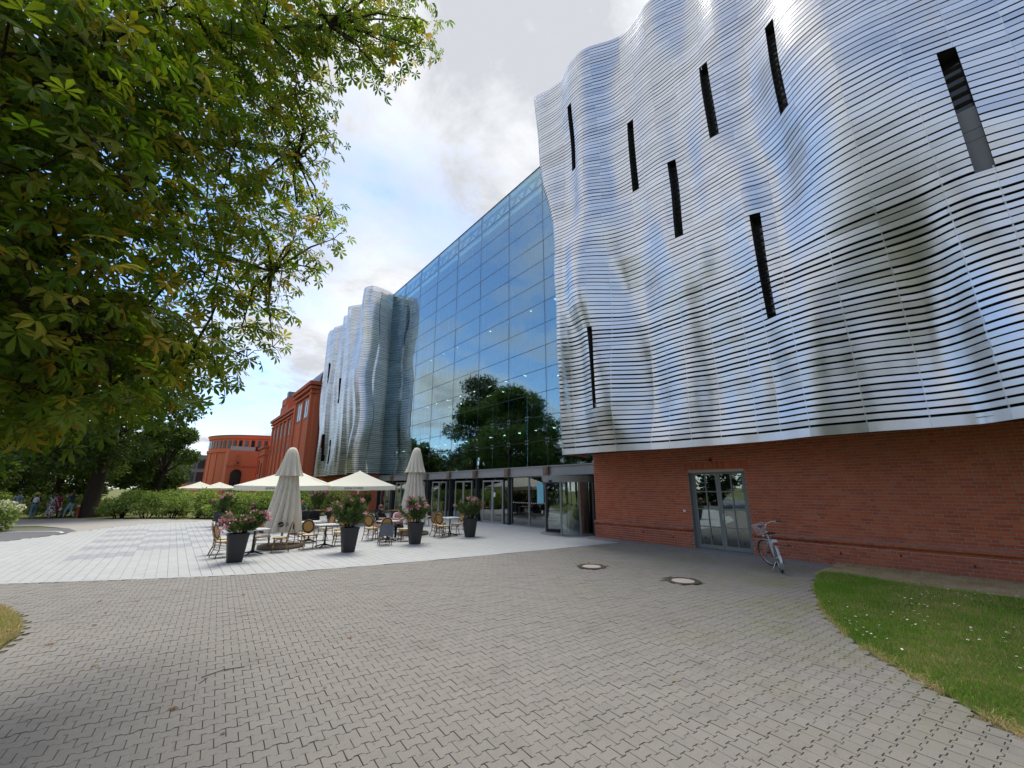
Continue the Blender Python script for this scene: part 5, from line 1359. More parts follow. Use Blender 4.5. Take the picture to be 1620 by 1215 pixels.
lbs = ['leftmost light green shrub of the bank, nearest the tree trunk', 'second light green shrub from the tree trunk in the bank', 'third light green shrub from the tree trunk in the bank', 'fourth light green shrub from the tree trunk in the bank', 'bank shrub just left of the nearest closed parasol', 'bank shrub hidden partly behind the nearest closed parasol', 'bank shrub just right of the nearest closed parasol', 'bank shrub behind the dark cafe chairs', 'bank shrub under the right open parasol', 'last bank shrub against the brick wing']
for (x, y), lb in zip(bank, lbs): shrub('shrub', (x, y, 0), 1.35, srg.uniform(1.75, 2.1), srg.randrange(999), lb, group='light green shrubs of the bank', n=3600, leaf=0.15)
for k, (x, y, h) in enumerate(((-6.2, 44.6, 1.5), (-9.5, 46, 1.7), (-2.9, 44.2, 1.3), (-12.5, 43.8, 1.8))):
    shrub('shrub', (x, y, 0), 1.5, h, 400 + k, ('pale bush behind the walking people, right of the pair', 'pale bush behind the walking couple at left', 'low bush right behind the broad tree trunk', 'bush at the left edge behind the walkers')[k], n=2400, leaf=0.17)
shrub('hydrangea_bush', (-7.15, 31.0, 0), 1.45, 1.3, 77, 'hydrangea bush with creamy flower heads at the left edge', n=2600, leaf=0.17, bloom=('pale_bloom', 46, 0.14), cat='bush')
shrub('hydrangea_bush', (-9.4, 30.4, 0), 1.6, 1.35, 78, 'creamy hydrangea bush cut by the left picture edge', n=2400, leaf=0.17, bloom=('pale_bloom', 40, 0.14), cat='bush')
# ------------------------------------------------------------------ cafe terrace
def weave_mat(name, c1, c2, scale=60):
    t = NT(name); P = t.coord('Object')
    ck = t.new('ShaderNodeTexChecker'); ck.inputs['Scale'].default_value = scale; t.l.new(P, ck.inputs[0]); ck.inputs[1].default_value = c1; ck.inputs[2].default_value = c2
    c = t.mix(t.math('MULTIPLY', t.noise(P, 9, 4), 0.4), ck.outputs[0], c2)
    t.bsdf(c, 0.55, 0, t.bump(ck.outputs[1], 0.4, 0.004)); MAT[name] = t.m
weave_mat('weave_cream', (0.66, 0.55, 0.36, 1), (0.50, 0.38, 0.20, 1))
weave_mat('weave_ochre', (0.52, 0.31, 0.085, 1), (0.36, 0.19, 0.045, 1))
weave_mat('weave_black', (0.014, 0.013, 0.013, 1), (0.035, 0.03, 0.028, 1), 70)
def bamboo():
    t = NT('bamboo'); P = t.coord('Object'); s = t.new('ShaderNodeSeparateXYZ'); t.l.new(P, s.inputs[0])
    n = t.noise(t.mapping(P, (20, 20, 14)), 1.0, 3)
    c = t.ramp(n, [(0.38, (0.075, 0.036, 0.014, 1)), (0.52, (0.24, 0.125, 0.042, 1)), (0.68, (0.46, 0.30, 0.13, 1))])
    t.bsdf(c, 0.4); MAT['bamboo'] = t.m
bamboo()
simple('table_white', (0.74, 0.76, 0.77), 0.25, 0, 0.04)
simple('cast_iron', (0.012, 0.012, 0.013), 0.5, 0.3, 0.2)
simple('planter_black', (0.022, 0.023, 0.027), 0.55, 0, 0.15, 8, 0.05)
simple('pot_soil', (0.05, 0.035, 0.025), 0.95, 0, 0.3, 20, 0.5)
simple('dark_wicker', (0.018, 0.018, 0.022), 0.6, 0, 0.3, 40, 0.4)
simple('wood_top', (0.33, 0.17, 0.075), 0.5, 0, 0.25, 5)
simple('canvas_beige', (0.64, 0.60, 0.51), 0.9, 0, 0.06, 3)
simple('pole_white', (0.70, 0.69, 0.63), 0.4, 0, 0.05)
simple('base_stone', (0.20, 0.16, 0.115), 0.85, 0, 0.2, 8, 0.3)
simple('print_black', (0.01, 0.01, 0.01), 0.7)
simple('cup_white', (0.8, 0.8, 0.78), 0.3)
def canvas():
    t = NT('canvas_cream'); P = t.pos()
    c = t.mix(t.noise(P, 1.2, 4), (0.80, 0.79, 0.66, 1), (0.86, 0.85, 0.74, 1))
    d = t.new('ShaderNodeBsdfDiffuse'); t.l.new(c, d.inputs[0]); tr = t.new('ShaderNodeBsdfTranslucent'); t.l.new(c, tr.inputs[0])
    mx = t.new('ShaderNodeMixShader'); mx.inputs[0].default_value = 0.25
    t.l.new(d.outputs[0], mx.inputs[1]); t.l.new(tr.outputs[0], mx.inputs[2]); t.l.new(mx.outputs[0], t.out.inputs[0]); MAT['canvas_cream'] = t.m
canvas()
def text_mesh(txt, size, mat, depth=0.002):
    cu = bpy.data.curves.new('lettering', 'FONT'); cu.body = txt; cu.size = size; cu.align_x = 'CENTER'; cu.extrude = depth; cu.resolution_u = 2
    ob = bpy.data.objects.new('lettering', cu); COL.objects.link(ob)
    dg = bpy.context.evaluated_depsgraph_get(); me = bpy.data.meshes.new_from_object(ob.evaluated_get(dg))
    bpy.data.objects.remove(ob); me.materials.clear(); me.materials.append(MAT[mat]); return me

def make_chair():
    t = empty('rattan_chair')
    s = MB(); n = 16                                     # rounded woven seat
    ol = [(0.215 * math.copysign(abs(math.cos(a)) ** 0.55, math.cos(a)), 0.01 + 0.21 * math.copysign(abs(math.sin(a)) ** 0.55, math.sin(a))) for a in np.linspace(0, 2 * math.pi, 20, endpoint=False)]
    s.prism(ol, 0.435, 0.46); s.build('seat', 'weave_cream', t)
    def ring(rx, rz, cz, y0, lean, n=20): return [(rx * math.cos(a), y0 - lean * (cz + rz * math.sin(a) - 0.46), cz + rz * math.sin(a)) for a in np.linspace(0, 2 * math.pi, n, endpoint=False)]
    b = MB(); inner = ring(0.15, 0.17, 0.74, -0.19, 0.22); c = (0, -0.19 - 0.22 * 0.28, 0.74)
    b.add([(x, y - 0.006, z) for x, y, z in inner] + [(x, y + 0.006, z) for x, y, z in inner], [tuple(range(20)), tuple(range(39, 19, -1))]); b.build('backrest', 'weave_ochre', t)
    b = MB(); b.tube(ring(0.168, 0.19, 0.74, -0.19, 0.22), 0.021, 6, closed=True); b.build('backrest_rim', 'weave_black', t, smooth='all')
    f = MB(); f.tube(ring(0.195, 0.215, 0.735, -0.19, 0.22), 0.0135, 6, closed=True)
    for sx in (-1, 1): f.tube([(sx * 0.185, -0.17, 0.40), (sx * 0.19, -0.205, 0.56), (sx * 0.175, -0.235, 0.66)], 0.014, 6)
    f.tube([(x, y, 0.428) for x, y in ol], 0.014, 6, closed=True)
    f.build('frame', 'bamboo', t, smooth='all')
    br = MB()
    for z in (0.20, 0.33):
        br.tube([(-0.19, 0.17, z), (0.19, 0.17, z)], 0.009, 5); br.tube([(-0.19, -0.18, z), (0.19, -0.18, z)], 0.009, 5)
        for sx in (-1, 1): br.tube([(sx * 0.20, 0.17, z + .02), (sx * 0.20, -0.19, z + .02)], 0.009, 5)
    for sx in (-1, 1):
        br.tube([(sx * 0.2, 0.17, 0.30), (sx * 0.2, 0.06, 0.40), (sx * 0.2, -0.02, 0.425)], 0.008, 5); br.tube([(sx * 0.12, 0.185, 0.42), (sx * 0.185, 0.185, 0.33)], 0.008, 5)
    br.build('stretcher', 'bamboo', t, smooth='all')
    for sx in (-1, 1):
        for (y0, y1) in ((0.17, 0.215), (-0.18, -0.275)):
            l = MB(); l.tube([(sx * 0.19, y0, 0.43), (sx * 0.195, y0 * 1.02, 0.25), (sx * 0.21, y1, 0.0)], 0.0145, 7); l.build('leg', 'bamboo', t, smooth='all')
    return t
chair0 = make_chair(); used = [False]
def chair(x, y, rz, label):
    c = chair0 if not used[0] else copy_tree(chair0); used[0] = True
    c.location = (x, y, 0.017); c.rotation_euler = (0, 0, R(rz)); tag(c, label, 'chair', 'rattan bistro chairs'); return c
chair(1.42, 16.35, -95, 'rattan chair at far left behind the leftmost planter')
chair(1.45, 15.55, -75, 'rattan chair half hidden by the leftmost planter')
chair(2.95, 15.62, 78, 'rattan chair left of the nearest closed parasol, seen side on')
chair(2.55, 16.35, 175, 'rattan chair behind the leftmost white table')
chair(3.62, 16.55, -72, 'rattan chair right against the nearest closed parasol')
chair(3.86, 15.85, -28, 'rattan chair with its back to us right of the nearest closed parasol')
chair(4.95, 16.05, 84, 'rattan chair just left of the second planter from the left')
chair(5.30, 17.2, 150, 'rattan chair behind the second planter from the left')
chair(4.95, 18.0, 110, 'rattan chair at the rear white table beyond the second planter')
chair(6.35, 16.85, -48, 'rattan chair with empty back at left of the occupied table')
chair(6.28, 15.25, -14, 'rattan chair with a grey jacket, back to us at the occupied table')
chair(7.28, 15.75, 82, 'rattan chair tucked behind the third planter from the left')
chair(7.42, 16.75, 165, 'rattan chair the seated man in pink uses')
chair(6.72, 17.35, -150, 'rattan chair the woman in black uses')
chair(9.05, 15.95, -70, 'rattan chair left of the table by the fourth planter, nearer one')
chair(9.15, 16.55, -92, 'rattan chair left of the table by the fourth planter, farther one')
chair(10.15, 16.6, 95, 'rattan chair between the small table and the fourth planter')
chair(9.85, 17.6, 165, 'rattan chair facing us behind the small table by the fourth planter')
chair(8.35, 17.2, -80, 'rattan chair right behind the third planter, beside the second parasol')

def make_table():
    t = empty('bistro_table')
    m_ = MB(); ol = [(0.36 * math.copysign(abs(math.cos(a)) ** 0.3, math.cos(a)), 0.36 * math.copysign(abs(math.sin(a)) ** 0.3, math.sin(a))) for a in np.linspace(0, 2 * math.pi, 28, endpoint=False)]
    m_.prism(ol, 0.715, 0.745); m_.build('tabletop', 'table_white', t)
    m_ = MB(); m_.tube([(0, 0, 0.06), (0, 0, 0.72)], [0.032, 0.026], 10); m_.lathe([(0.07, 0.04), (0.05, 0.10), (0.03, 0.16)], (0, 0, 0), 10); m_.box((0, 0, 0.705), (0.4, 0.05, 0.02)); m_.build('column', 'cast_iron', t, smooth=40)
    for k in range(4):
        a = R(45 + 90 * k); f = MB(); f.tube([(0, 0, 0.085), (math.cos(a) * 0.15, math.sin(a) * 0.15, 0.06), (math.cos(a) * 0.3, math.sin(a) * 0.3, 0.02), (math.cos(a) * 0.33, math.sin(a) * 0.33, 0.013)], [0.03, 0.024, 0.02, 0.024], 6); f.build('foot', 'cast_iron', t, smooth='all')
    return t
tab0 = make_table(); tu = [False]
def table(x, y, rz, label):
    c = tab0 if not tu[0] else copy_tree(tab0); tu[0] = True
    c.location = (x, y, 0.017); c.rotation_euler = (0, 0, R(rz)); tag(c, label, 'table', 'white bistro tables'); return c
table(2.2, 15.6, 8, 'white bistro table beside the leftmost planter')
table(4.42, 16.0, 5, 'white bistro table between nearest parasol and second planter')
table(4.3, 17.75, 0, 'rear white bistro table between nearest parasol and second planter')
table(6.75, 16.15, 10, 'white bistro table with two seated people')
table(9.0, 17.9, 0, 'rear white bistro table beside the second closed parasol')
table(9.62, 16.35, 5, 'white bistro table beside the fourth planter')
simple('glass_tumbler', (0.6, 0.65, 0.66), 0.1)
for k, (x, y) in enumerate(((6.62, 16.05), (6.88, 16.3), (6.7, 16.35))):
    m_ = MB(); m_.lathe([(0.03, 0), (0.042, 0.09), (0.036, 0.09), (0.028, 0.012)], (0, 0, 0), 10); o = m_.build('cup', 'cup_white', smooth=40); o.location = (x, y, 0.763)
    tag(o, ('white cup nearest the jacket chair on the occupied table', 'white cup in front of the seated man', 'white cup farthest back on the occupied table')[k], 'cup', 'cups on the occupied table')
# jacket over one chair
m_ = MB(); pts0 = []
for i in range(9):
    for j in range(7):
        u, v = i / 8 - 0.5, j / 6; pts0.append((u * 0.5, -0.30 - 0.03 * math.sin(v * 3) - 0.02 * math.cos(u * 9), 0.72 - v * 0.42 + 0.03 * math.cos(u * 7)))
m_.add(pts0 + [(x, y - 0.015, z) for x, y, z in pts0], [(i * 7 + j, (i + 1) * 7 + j, (i + 1) * 7 + j + 1, i * 7 + j + 1) for i in range(8) for j in range(6)] + [(63 + i * 7 + j, 63 + i * 7 + j + 1, 63 + (i + 1) * 7 + j + 1, 63 + (i + 1) * 7 + j) for i in range(8) for j in range(6)])
o = m_.build('jacket', simple('jacket_grey', (0.14, 0.16, 0.19), 0.9, 0, 0.25, 12, 0.3), smooth='all'); o.location = (6.28, 15.25, 0.017); o.rotation_euler = (0, 0, R(-14))
tag(o, 'blue grey jacket hung low on a rattan chair back', 'jacket')

# planters with oleander
def make_planter(x, y, seed, label, ph=1.0, bloom=26, spread=0.62, rz=0.0):
    r_ = random.Random(seed); t = empty('planter', (x, y, 0.017), rz, label=label, cat='planter', group='oleander planters')
    m_ = MB(); h = 0.75
    prof = []
    for (w, z) in ((0.185, 0), (0.265, h - 0.05), (0.28, h - 0.05), (0.28, h), (0.25, h), (0.24, h - 0.09)):
        prof.append([(w * math.copysign(abs(math.cos(a)) ** 0.55, math.cos(a)), w * math.copysign(abs(math.sin(a)) ** 0.55, math.sin(a)), z) for a in np.linspace(0, 2 * math.pi, 32, endpoint=False)])
    for i in range(len(prof) - 1): m_.add(prof[i] + prof[i + 1], [(k, (k + 1) % 32, 32 + (k + 1) % 32, 32 + k) for k in range(32)])
    m_.add(prof[0], [tuple(range(31, -1, -1))]); m_.build('pot', 'planter_black', t, smooth=45)
    m_ = MB(); m_.add([(px_ * 0.97, py_ * 0.97, h - 0.07) for px_, py_, _ in prof[4]], [tuple(range(32))]); m_.build('soil', 'pot_soil', t)
    m_ = MB(); tips = []
    for k in range(17):
        a = r_.uniform(0, 2 * math.pi); q = spread * math.sqrt(r_.random()); z = h + ph * r_.uniform(0.55, 1.0) * (1 - 0.28 * (q / spread) ** 2)
        b = (math.cos(a) * 0.10, math.sin(a) * 0.10, h - 0.08); tp_ = (math.cos(a) * q, math.sin(a) * q, z)
        m_.tube([b, ((b[0] + tp_[0]) / 2 * .8, (b[1] + tp_[1]) / 2 * .8, (b[2] + z) / 2), tp_], [.012, .009, .005], 5); tips.append(tp_)
    m_.build('stems', 'bark', t, smooth='all')
    rs = np.random.RandomState(seed); P, A = [], []
    for (tx, ty, tz) in tips:
        for q in range(125):
            u = rs.uniform(0.12, 1.0) ** 0.7; bx, by = tx * (0.25 + .75 * u), ty * (0.25 + .75 * u); z = (h - .05) + (tz - h + .05) * u
            d = rs.normal(size=3); d[2] = abs(d[2]) * 0.6 + 0.35; P.append((bx + rs.normal(0, .03), by + rs.normal(0, .03), z)); A.append(d + 0.5 * np.array([tx, ty, 0]))
    P, A = np.array(P), np.array(A); n = len(P); nm = rs.normal(0, .5, (n, 3)); nm[:, 2] += .6
    M_ = frames(A, nm); s_ = rs.uniform(.12, .22, n); T = np.array([(0, 0, 0), (.4, .075, .02), (1, 0, -.06), (.4, -.075, .02)])
    V = P[:, None] + np.einsum('nij,vj->nvi', M_, T) * s_[:, None, None]
    inst('foliage', np_mesh('foliage', V.reshape(-1, 3), np.arange(n)[:, None] * 4 + np.array([[0, 1, 2, 3]]), 'oleander_leaf', rs.rand(n)), t)
    if bloom:
        bc = []
        for k in range(bloom):
            b = tips[r_.randrange(len(tips))]; bc.append((b[0] * 1.06 + r_.gauss(0, .05), b[1] * 1.06 + r_.gauss(0, .05), b[2] + r_.gauss(0.0, .07)))
        inst('blossom', leafcloud('blossom', bc, [(.06, .06, .05)] * len(bc), bloom * 26, .055, seed, 'pink_petal', shell=0.2, asp=0.9), t)
    return t
make_planter(1.63, 14.36, 5, 'leftmost black planter with a wide pink oleander', 0.64, 30, 0.64)
make_planter(4.68, 14.27, 6, 'second black planter from the left, tall leafy oleander with few flowers', 1.05, 9, 0.66)
make_planter(7.23, 14.76, 7, 'third black planter from the left, before the second parasol', 0.98, 22, 0.66)
make_planter(10.01, 15.35, 8, 'fourth black planter, rightmost, near the glass doors', 0.88, 20, 0.62)
make_planter(2.25, 28.0, 9, 'distant dark planter at the left end of the terrace', 1.0, 20, 0.7)
make_planter(7.15, 28.4, 10, 'distant dark planter with pink oleander before the shrub bank', 1.35, 34, 0.9)
make_planter(8.9, 25.4, 12, 'distant planter under the right open parasol pole', 1.15, 8, 0.6)

# closed parasols
def closed_parasol(x, y, H_, seed, label, logo=False, lean=0.0):
    r_ = random.Random(seed); t = empty('closed_parasol', (x, y, 0.017), 0, label=label, cat='parasol', group='closed beige parasols')
    m_ = MB(); m_.lathe([(0.68, 0), (0.72, 0.05), (0.70, 0.11), (0.16, 0.13), (0.07, 0.16)], (0, 0, 0), 28); m_.build('base', 'base_stone', t, smooth=35)
    m_ = MB(); m_.tube([(0, 0, 0.1), (0, 0, H_ - 0.05)], 0.04, 10); m_.build('pole', 'pole_white', t, smooth=40)
    def cloth(prof, folds, amp, ph, n=96):
        mb_ = MB(); vs = []; k_ = H_ / 3.42
        for (r, z, s) in prof:
            for k in range(n):
                a = 2 * math.pi * k / n
                w_ = abs(math.sin(a * folds / 2 + ph + 0.5 * math.sin(z * 1.3 + seed))) ** 0.7
                rr = r * (1 - amp * s + amp * s * w_ * 1.25 + 0.05 * s * math.sin(3 * a + seed + z))
                vs.append((rr * math.cos(a) + lean * (z - 3.2) * 0.0 - (0.05 * max(0, 1.8 - z) if lean else 0), rr * math.sin(a), z * k_))
        fs = [(i * n + k, i * n + (k + 1) % n, (i + 1) * n + (k + 1) % n, (i + 1) * n + k) for i in range(len(prof) - 1) for k in range(n)]
        mb_.add(vs, fs); return mb_
    body = [(0.60, 0.55, 1), (0.575, 0.75, 1), (0.52, 1.1, 1), (0.44, 1.5, 1), (0.37, 1.9, 1), (0.325, 2.15, .9), (0.30, 2.35, .8), (0.27, 2.5, .6), (0.22, 2.8, .3)]
    b_ = cloth(body, 14, 0.26, 0.4); b_.build('folded_canopy', 'canvas_beige', t, smooth=60)
    cap = [(0.445, 2.40, 1.3), (0.415, 2.47, 1.1), (0.345, 2.68, .7), (0.275, 2.95, .45), (0.215, 3.18, .3), (0.16, 3.32, .15), (0.09, 3.40, 0), (0.0, 3.42, 0)]
    cloth(cap, 12, 0.2, 1.1).build('cap', 'canvas_beige', t, smooth=60)
    m_ = MB(); m_.tube([(0.375 * math.cos(a), 0.375 * math.sin(a), 1.95 * H_ / 3.42) for a in np.linspace(0, 2 * math.pi, 24, endpoint=False)], 0.012, 5, closed=True)
    m_.build('tie_strap', 'canvas_beige', t, smooth='all')
    if logo:
        # printed roundel and letter on the cloth, facing the forecourt
        ang = math.atan2(-y, -x); 
        def on(a, z, lift): rr = 0.60 + lift; return (rr * math.cos(a), rr * math.sin(a), z)
        m_ = MB(); a0, z0 = ang - 0.10, 0.80
        for seg, (lo, hi, sgn) in enumerate(((25, 205, 1), (215, 375, 1))):
            pts_ = [(math.cos(R(q)) * 0.085, math.sin(R(q)) * 0.085) for q in np.linspace(lo, hi, 14)]
            m_.add([on(a0 + u / 0.6, z0 + v, 0.075) for u, v in pts_], [tuple(range(len(pts_)))])
        m_.build('printed_roundel', 'print_black', t)
        me_ = text_mesh('p', 0.19, 'print_black'); o_ = inst('printed_letter', me_, t, on(ang + 0.18, z0 - 0.045, 0.075), (R(90), 0, ang + 0.18 + R(90)))
    return t
closed_parasol(3.19, 16.75, 3.42, 2, 'nearest closed beige parasol, left of the two, with printed roundel', True, 1)
closed_parasol(8.55, 17.75, 3.80, 3, 'farther closed beige parasol before the glass doors')

# open parasols
def open_parasol(x, y, s, rz, label, txt=None, ze=2.12, za=3.0, grp='open cream parasols'):
    t = empty('open_parasol', (x, y, 0.0), R(rz), label=label, cat='parasol', group=grp)
    c = s / 2; m_ = MB(); n = 10; vs, fs = [], []
    for side in range(4):
        A, B = [(-c, -c), (c, -c), (c, c), (-c, c)][side], [(c, -c), (c, c), (-c, c), (-c, -c)][side]
        o_ = len(vs)
        for i in range(n + 1):
            u = i / n
            for j in range(n + 1):
                v = j / n; X, Y = A[0] + (B[0] - A[0]) * v, A[1] + (B[1] - A[1]) * v
                vs.append((X * (1 - u), Y * (1 - u), ze + (za - ze) * u - 0.05 * math.sin(math.pi * v) * (1 - u) * 0.7 - 0.05 * math.sin(math.pi * u)))
        fs += [(o_ + i * (n + 1) + j, o_ + i * (n + 1) + j + 1, o_ + (i + 1) * (n + 1) + j + 1, o_ + (i + 1) * (n + 1) + j) for i in range(n) for j in range(n)]
        o_ = len(vs)
        for j in range(n + 1):
            v = j / n; X, Y = A[0] + (B[0] - A[0]) * v, A[1] + (B[1] - A[1]) * v; zz_ = ze - 0.035 * math.sin(math.pi * v)
            vs += [(X * 1.002, Y * 1.002, zz_ + .002), (X * 1.004, Y * 1.004, zz_ - 0.22 + 0.01 * math.sin(v * 20))]
        fs += [(o_ + 2 * j, o_ + 2 * j + 2, o_ + 2 * j + 3, o_ + 2 * j + 1) for j in range(n)]
    m_.add(vs, fs); m_.build('canopy', 'canvas_cream', t, smooth=35)
    m_ = MB(); m_.tube([(0, 0, 0.05), (0, 0, za + 0.02)], 0.045, 10); m_.build('pole', 'pole_white', t, smooth='all')
    m_ = MB(); m_.lathe([(0.62, 0.0), (0.62, 0.10), (0.1, 0.14)], (0, 0, 0.015), 24); m_.build('base', 'base_stone', t)
    for k in range(8):
        a = R(45 * k); L = c * (1.40 if k % 2 else 0.98); m_ = MB()
        m_.tube([(0, 0, za - 0.08), (math.cos(a) * L, math.sin(a) * L, ze - 0.02)], 0.014, 5); m_.build('rib', 'pole_white', t)
    if txt:
        me_ = text_mesh(txt, 0.15, 'print_black')
        for (px_, py_, a) in ((-0.2, -c * 1.004 - 0.006, 0), (-c * 1.004 - 0.012, 0.2, -90)):
            inst('lettering', me_, t, (px_, py_, ze - 0.19), (R(90), 0, R(a)))
    return t
open_parasol(4.78, 24.4, 4.0, -22, 'left open cream parasol, its middle behind a closed one', 'EMPIA COFFEE')
open_parasol(8.62, 25.4, 4.0, -20, 'right open cream parasol with printed valance, before the brick wing', 'EMPIA COFFEE')
for k, (x, y) in enumerate(((2.3, 60), (4.3, 62))): open_parasol(x, y, 3.4, 10, ('leftmost tiny white parasol far off over the shrubs', 'second tiny white parasol far off over the shrubs, before the rotunda')[k], None, 2.0, 2.7, 'tiny far parasols')

# dark wicker chairs and wooden tables at the back
def make_tub():
    t = empty('wicker_tub_chair'); s = MB(); s.box((0, 0, 0.42), (0.5, 0.5, 0.07)); s.build('seat', 'dark_wicker', t)
    b = MB(); n = 14; pts = [(0.29 * math.cos(a), 0.29 * math.sin(a)) for a in np.linspace(R(165), R(375), n)]
    vs = []
    for i, (x, y) in enumerate(pts):
        hh = 0.62 + 0.22 * math.sin(math.pi * i / (n - 1)); vs += [(x, y, 0.38), (x * 1.08, y * 1.08, hh), (x * 1.14, y * 1.14, hh), (x * 1.08, y * 1.08, 0.38)]
    b.add(vs, [(4 * i + q, 4 * i + 4 + q, 4 * i + 4 + (q + 1) % 4, 4 * i + (q + 1) % 4) for i in range(n - 1) for q in range(4)]); b.build('backrest', 'dark_wicker', t, smooth=40)
    for sx in (-1, 1):
        for sy in (-1, 1): l = MB(); l.tube([(sx * .2, sy * .2, .4), (sx * .24, sy * .24, 0)], .016, 6); l.build('leg', 'aluminium', t)
    return t
tub0 = make_tub(); uu = [False]
def tub(x, y, rz, label):
    c = tub0 if not uu[0] else copy_tree(tub0); uu[0] = True; c.location = (x, y, 0.017); c.rotation_euler = (0, 0, R(rz)); tag(c, label, 'chair', 'dark wicker tub chairs')
for (x, y, rz, lb) in ((5.35, 23.6, 120, 'leftmost dark wicker chair right of the nearest closed parasol'), (5.9, 23.9, 140, 'second dark wicker chair right of the nearest closed parasol'), (7.0, 24.3, -90, 'dark wicker chair left of the first wooden table'), (7.9, 23.6, 20, 'dark wicker chair in front of the first wooden table'), (8.5, 25.6, 100, 'dark wicker chair at the parasol pole'), (9.3, 23.4, -80, 'dark wicker chair left of the second wooden table'), (9.9, 22.6, 10, 'dark wicker chair in front of the second wooden table'), (10.7, 23.2, 80, 'dark wicker chair right of the second wooden table'), (10.9, 21.2, 60, 'dark wicker chair left of the second closed parasol'), (2.1, 26.0, -60, 'dark wicker chair at the far left end of the terrace')):
    tub(x, y, rz, lb)
def wood_table(x, y, rz, label):
    t = empty('wooden_table', (x, y, 0.017), R(rz), label=label, cat='table', group='wooden tables at the back')
    for k in range(5): m_ = MB(); m_.rv = 0.1 + 0.17 * k; m_.box((0, -0.32 + 0.16 * k, 0.735), (0.9, 0.152, 0.03)); m_.build('tabletop_plank', 'wood_top', t)
    for sx in (-1, 1):
        for sy in (-1, 1): m_ = MB(); m_.box((sx * .4, sy * .34, .36), (.045, .045, .72)); m_.build('leg', 'aluminium', t)
wood_table(7.75, 24.6, 10, 'wooden table behind the second planter with two guests'); wood_table(7.0, 26.2, 0, 'farther wooden table by the shrub bank')
wood_table(10.1, 23.5, 5, 'wooden table under the right open parasol'); wood_table(10.9, 22.3, 0, 'wooden table nearest the second closed parasol')
# ------------------------------------------------------------------ people
simple('skin', (0.52, 0.30, 0.21), 0.55, 0, 0.06); simple('hair_brown', (0.075, 0.04, 0.02), 0.6, 0, 0.25, 30); simple('hair_blond', (0.42, 0.27, 0.10), 0.6, 0, 0.2, 30); simple('hair_dark', (0.02, 0.014, 0.011), 0.6, 0, 0.25, 30)
for nm, c in dict(cloth_greyblue=(0.22, 0.27, 0.36), cloth_black=(0.014, 0.014, 0.016), cloth_jeans=(0.13, 0.25, 0.40), cloth_navy=(0.025, 0.03, 0.07), cloth_lightjeans=(0.22, 0.36, 0.48), cloth_maroon=(0.20, 0.02, 0.06), cloth_pink=(0.58, 0.36, 0.37), cloth_lilac=(0.34, 0.33, 0.50), cloth_white=(0.7, 0.7, 0.68), cloth_teal=(0.05, 0.13, 0.16), shoe_dark=(0.02, 0.02, 0.022), shoe_pale=(0.55, 0.53, 0.5), hat_straw=(0.55, 0.38, 0.13)).items(): simple(nm, c, 0.85, 0, 0.12, 14)
def print_mat():
    t = NT('cloth_print'); P = t.coord('Object'); n = t.noise(P, 14, 3, 0.6)
    t.bsdf(t.ramp(n, [(0.42, (0.02, 0.02, 0.02, 1)), (0.5, (0.10, 0.09, 0.09, 1)), (0.56, (0.62, 0.58, 0.54, 1))]), 0.85); MAT['cloth_print'] = t.m
print_mat()
EDG = [('pelvis', 'spine'), ('spine', 'chest'), ('chest', 'neck'), ('neck', 'jaw'), ('jaw', 'head'), ('head', 'crown_')]
RAD = dict(pelvis=.135, spine=.118, chest=.14, neck=.055, jaw=.066, head=.092, crown_=.07, sh=.062, el=.045, wr=.032, pa=.036, hip=.098, kn=.066, an=.045, toe=.038)
def base_pose():
    J = dict(pelvis=(0, 0, .95), spine=(0, .005, 1.13), chest=(0, 0, 1.34), neck=(0, -.01, 1.49), jaw=(0, .02, 1.555), head=(0, .012, 1.635), crown_=(0, 0, 1.70))
    for s, k in ((-1, 'L'), (1, 'R')):
        J.update({'sh' + k: (s * .175, 0, 1.42), 'el' + k: (s * .225, -.03, 1.15), 'wr' + k: (s * .235, .06, .92), 'pa' + k: (s * .235, .085, .85), 'hip' + k: (s * .088, 0, .90), 'kn' + k: (s * .10, .02, .50), 'an' + k: (s * .10, -.02, .085), 'toe' + k: (s * .11, .13, .035)})
    return J
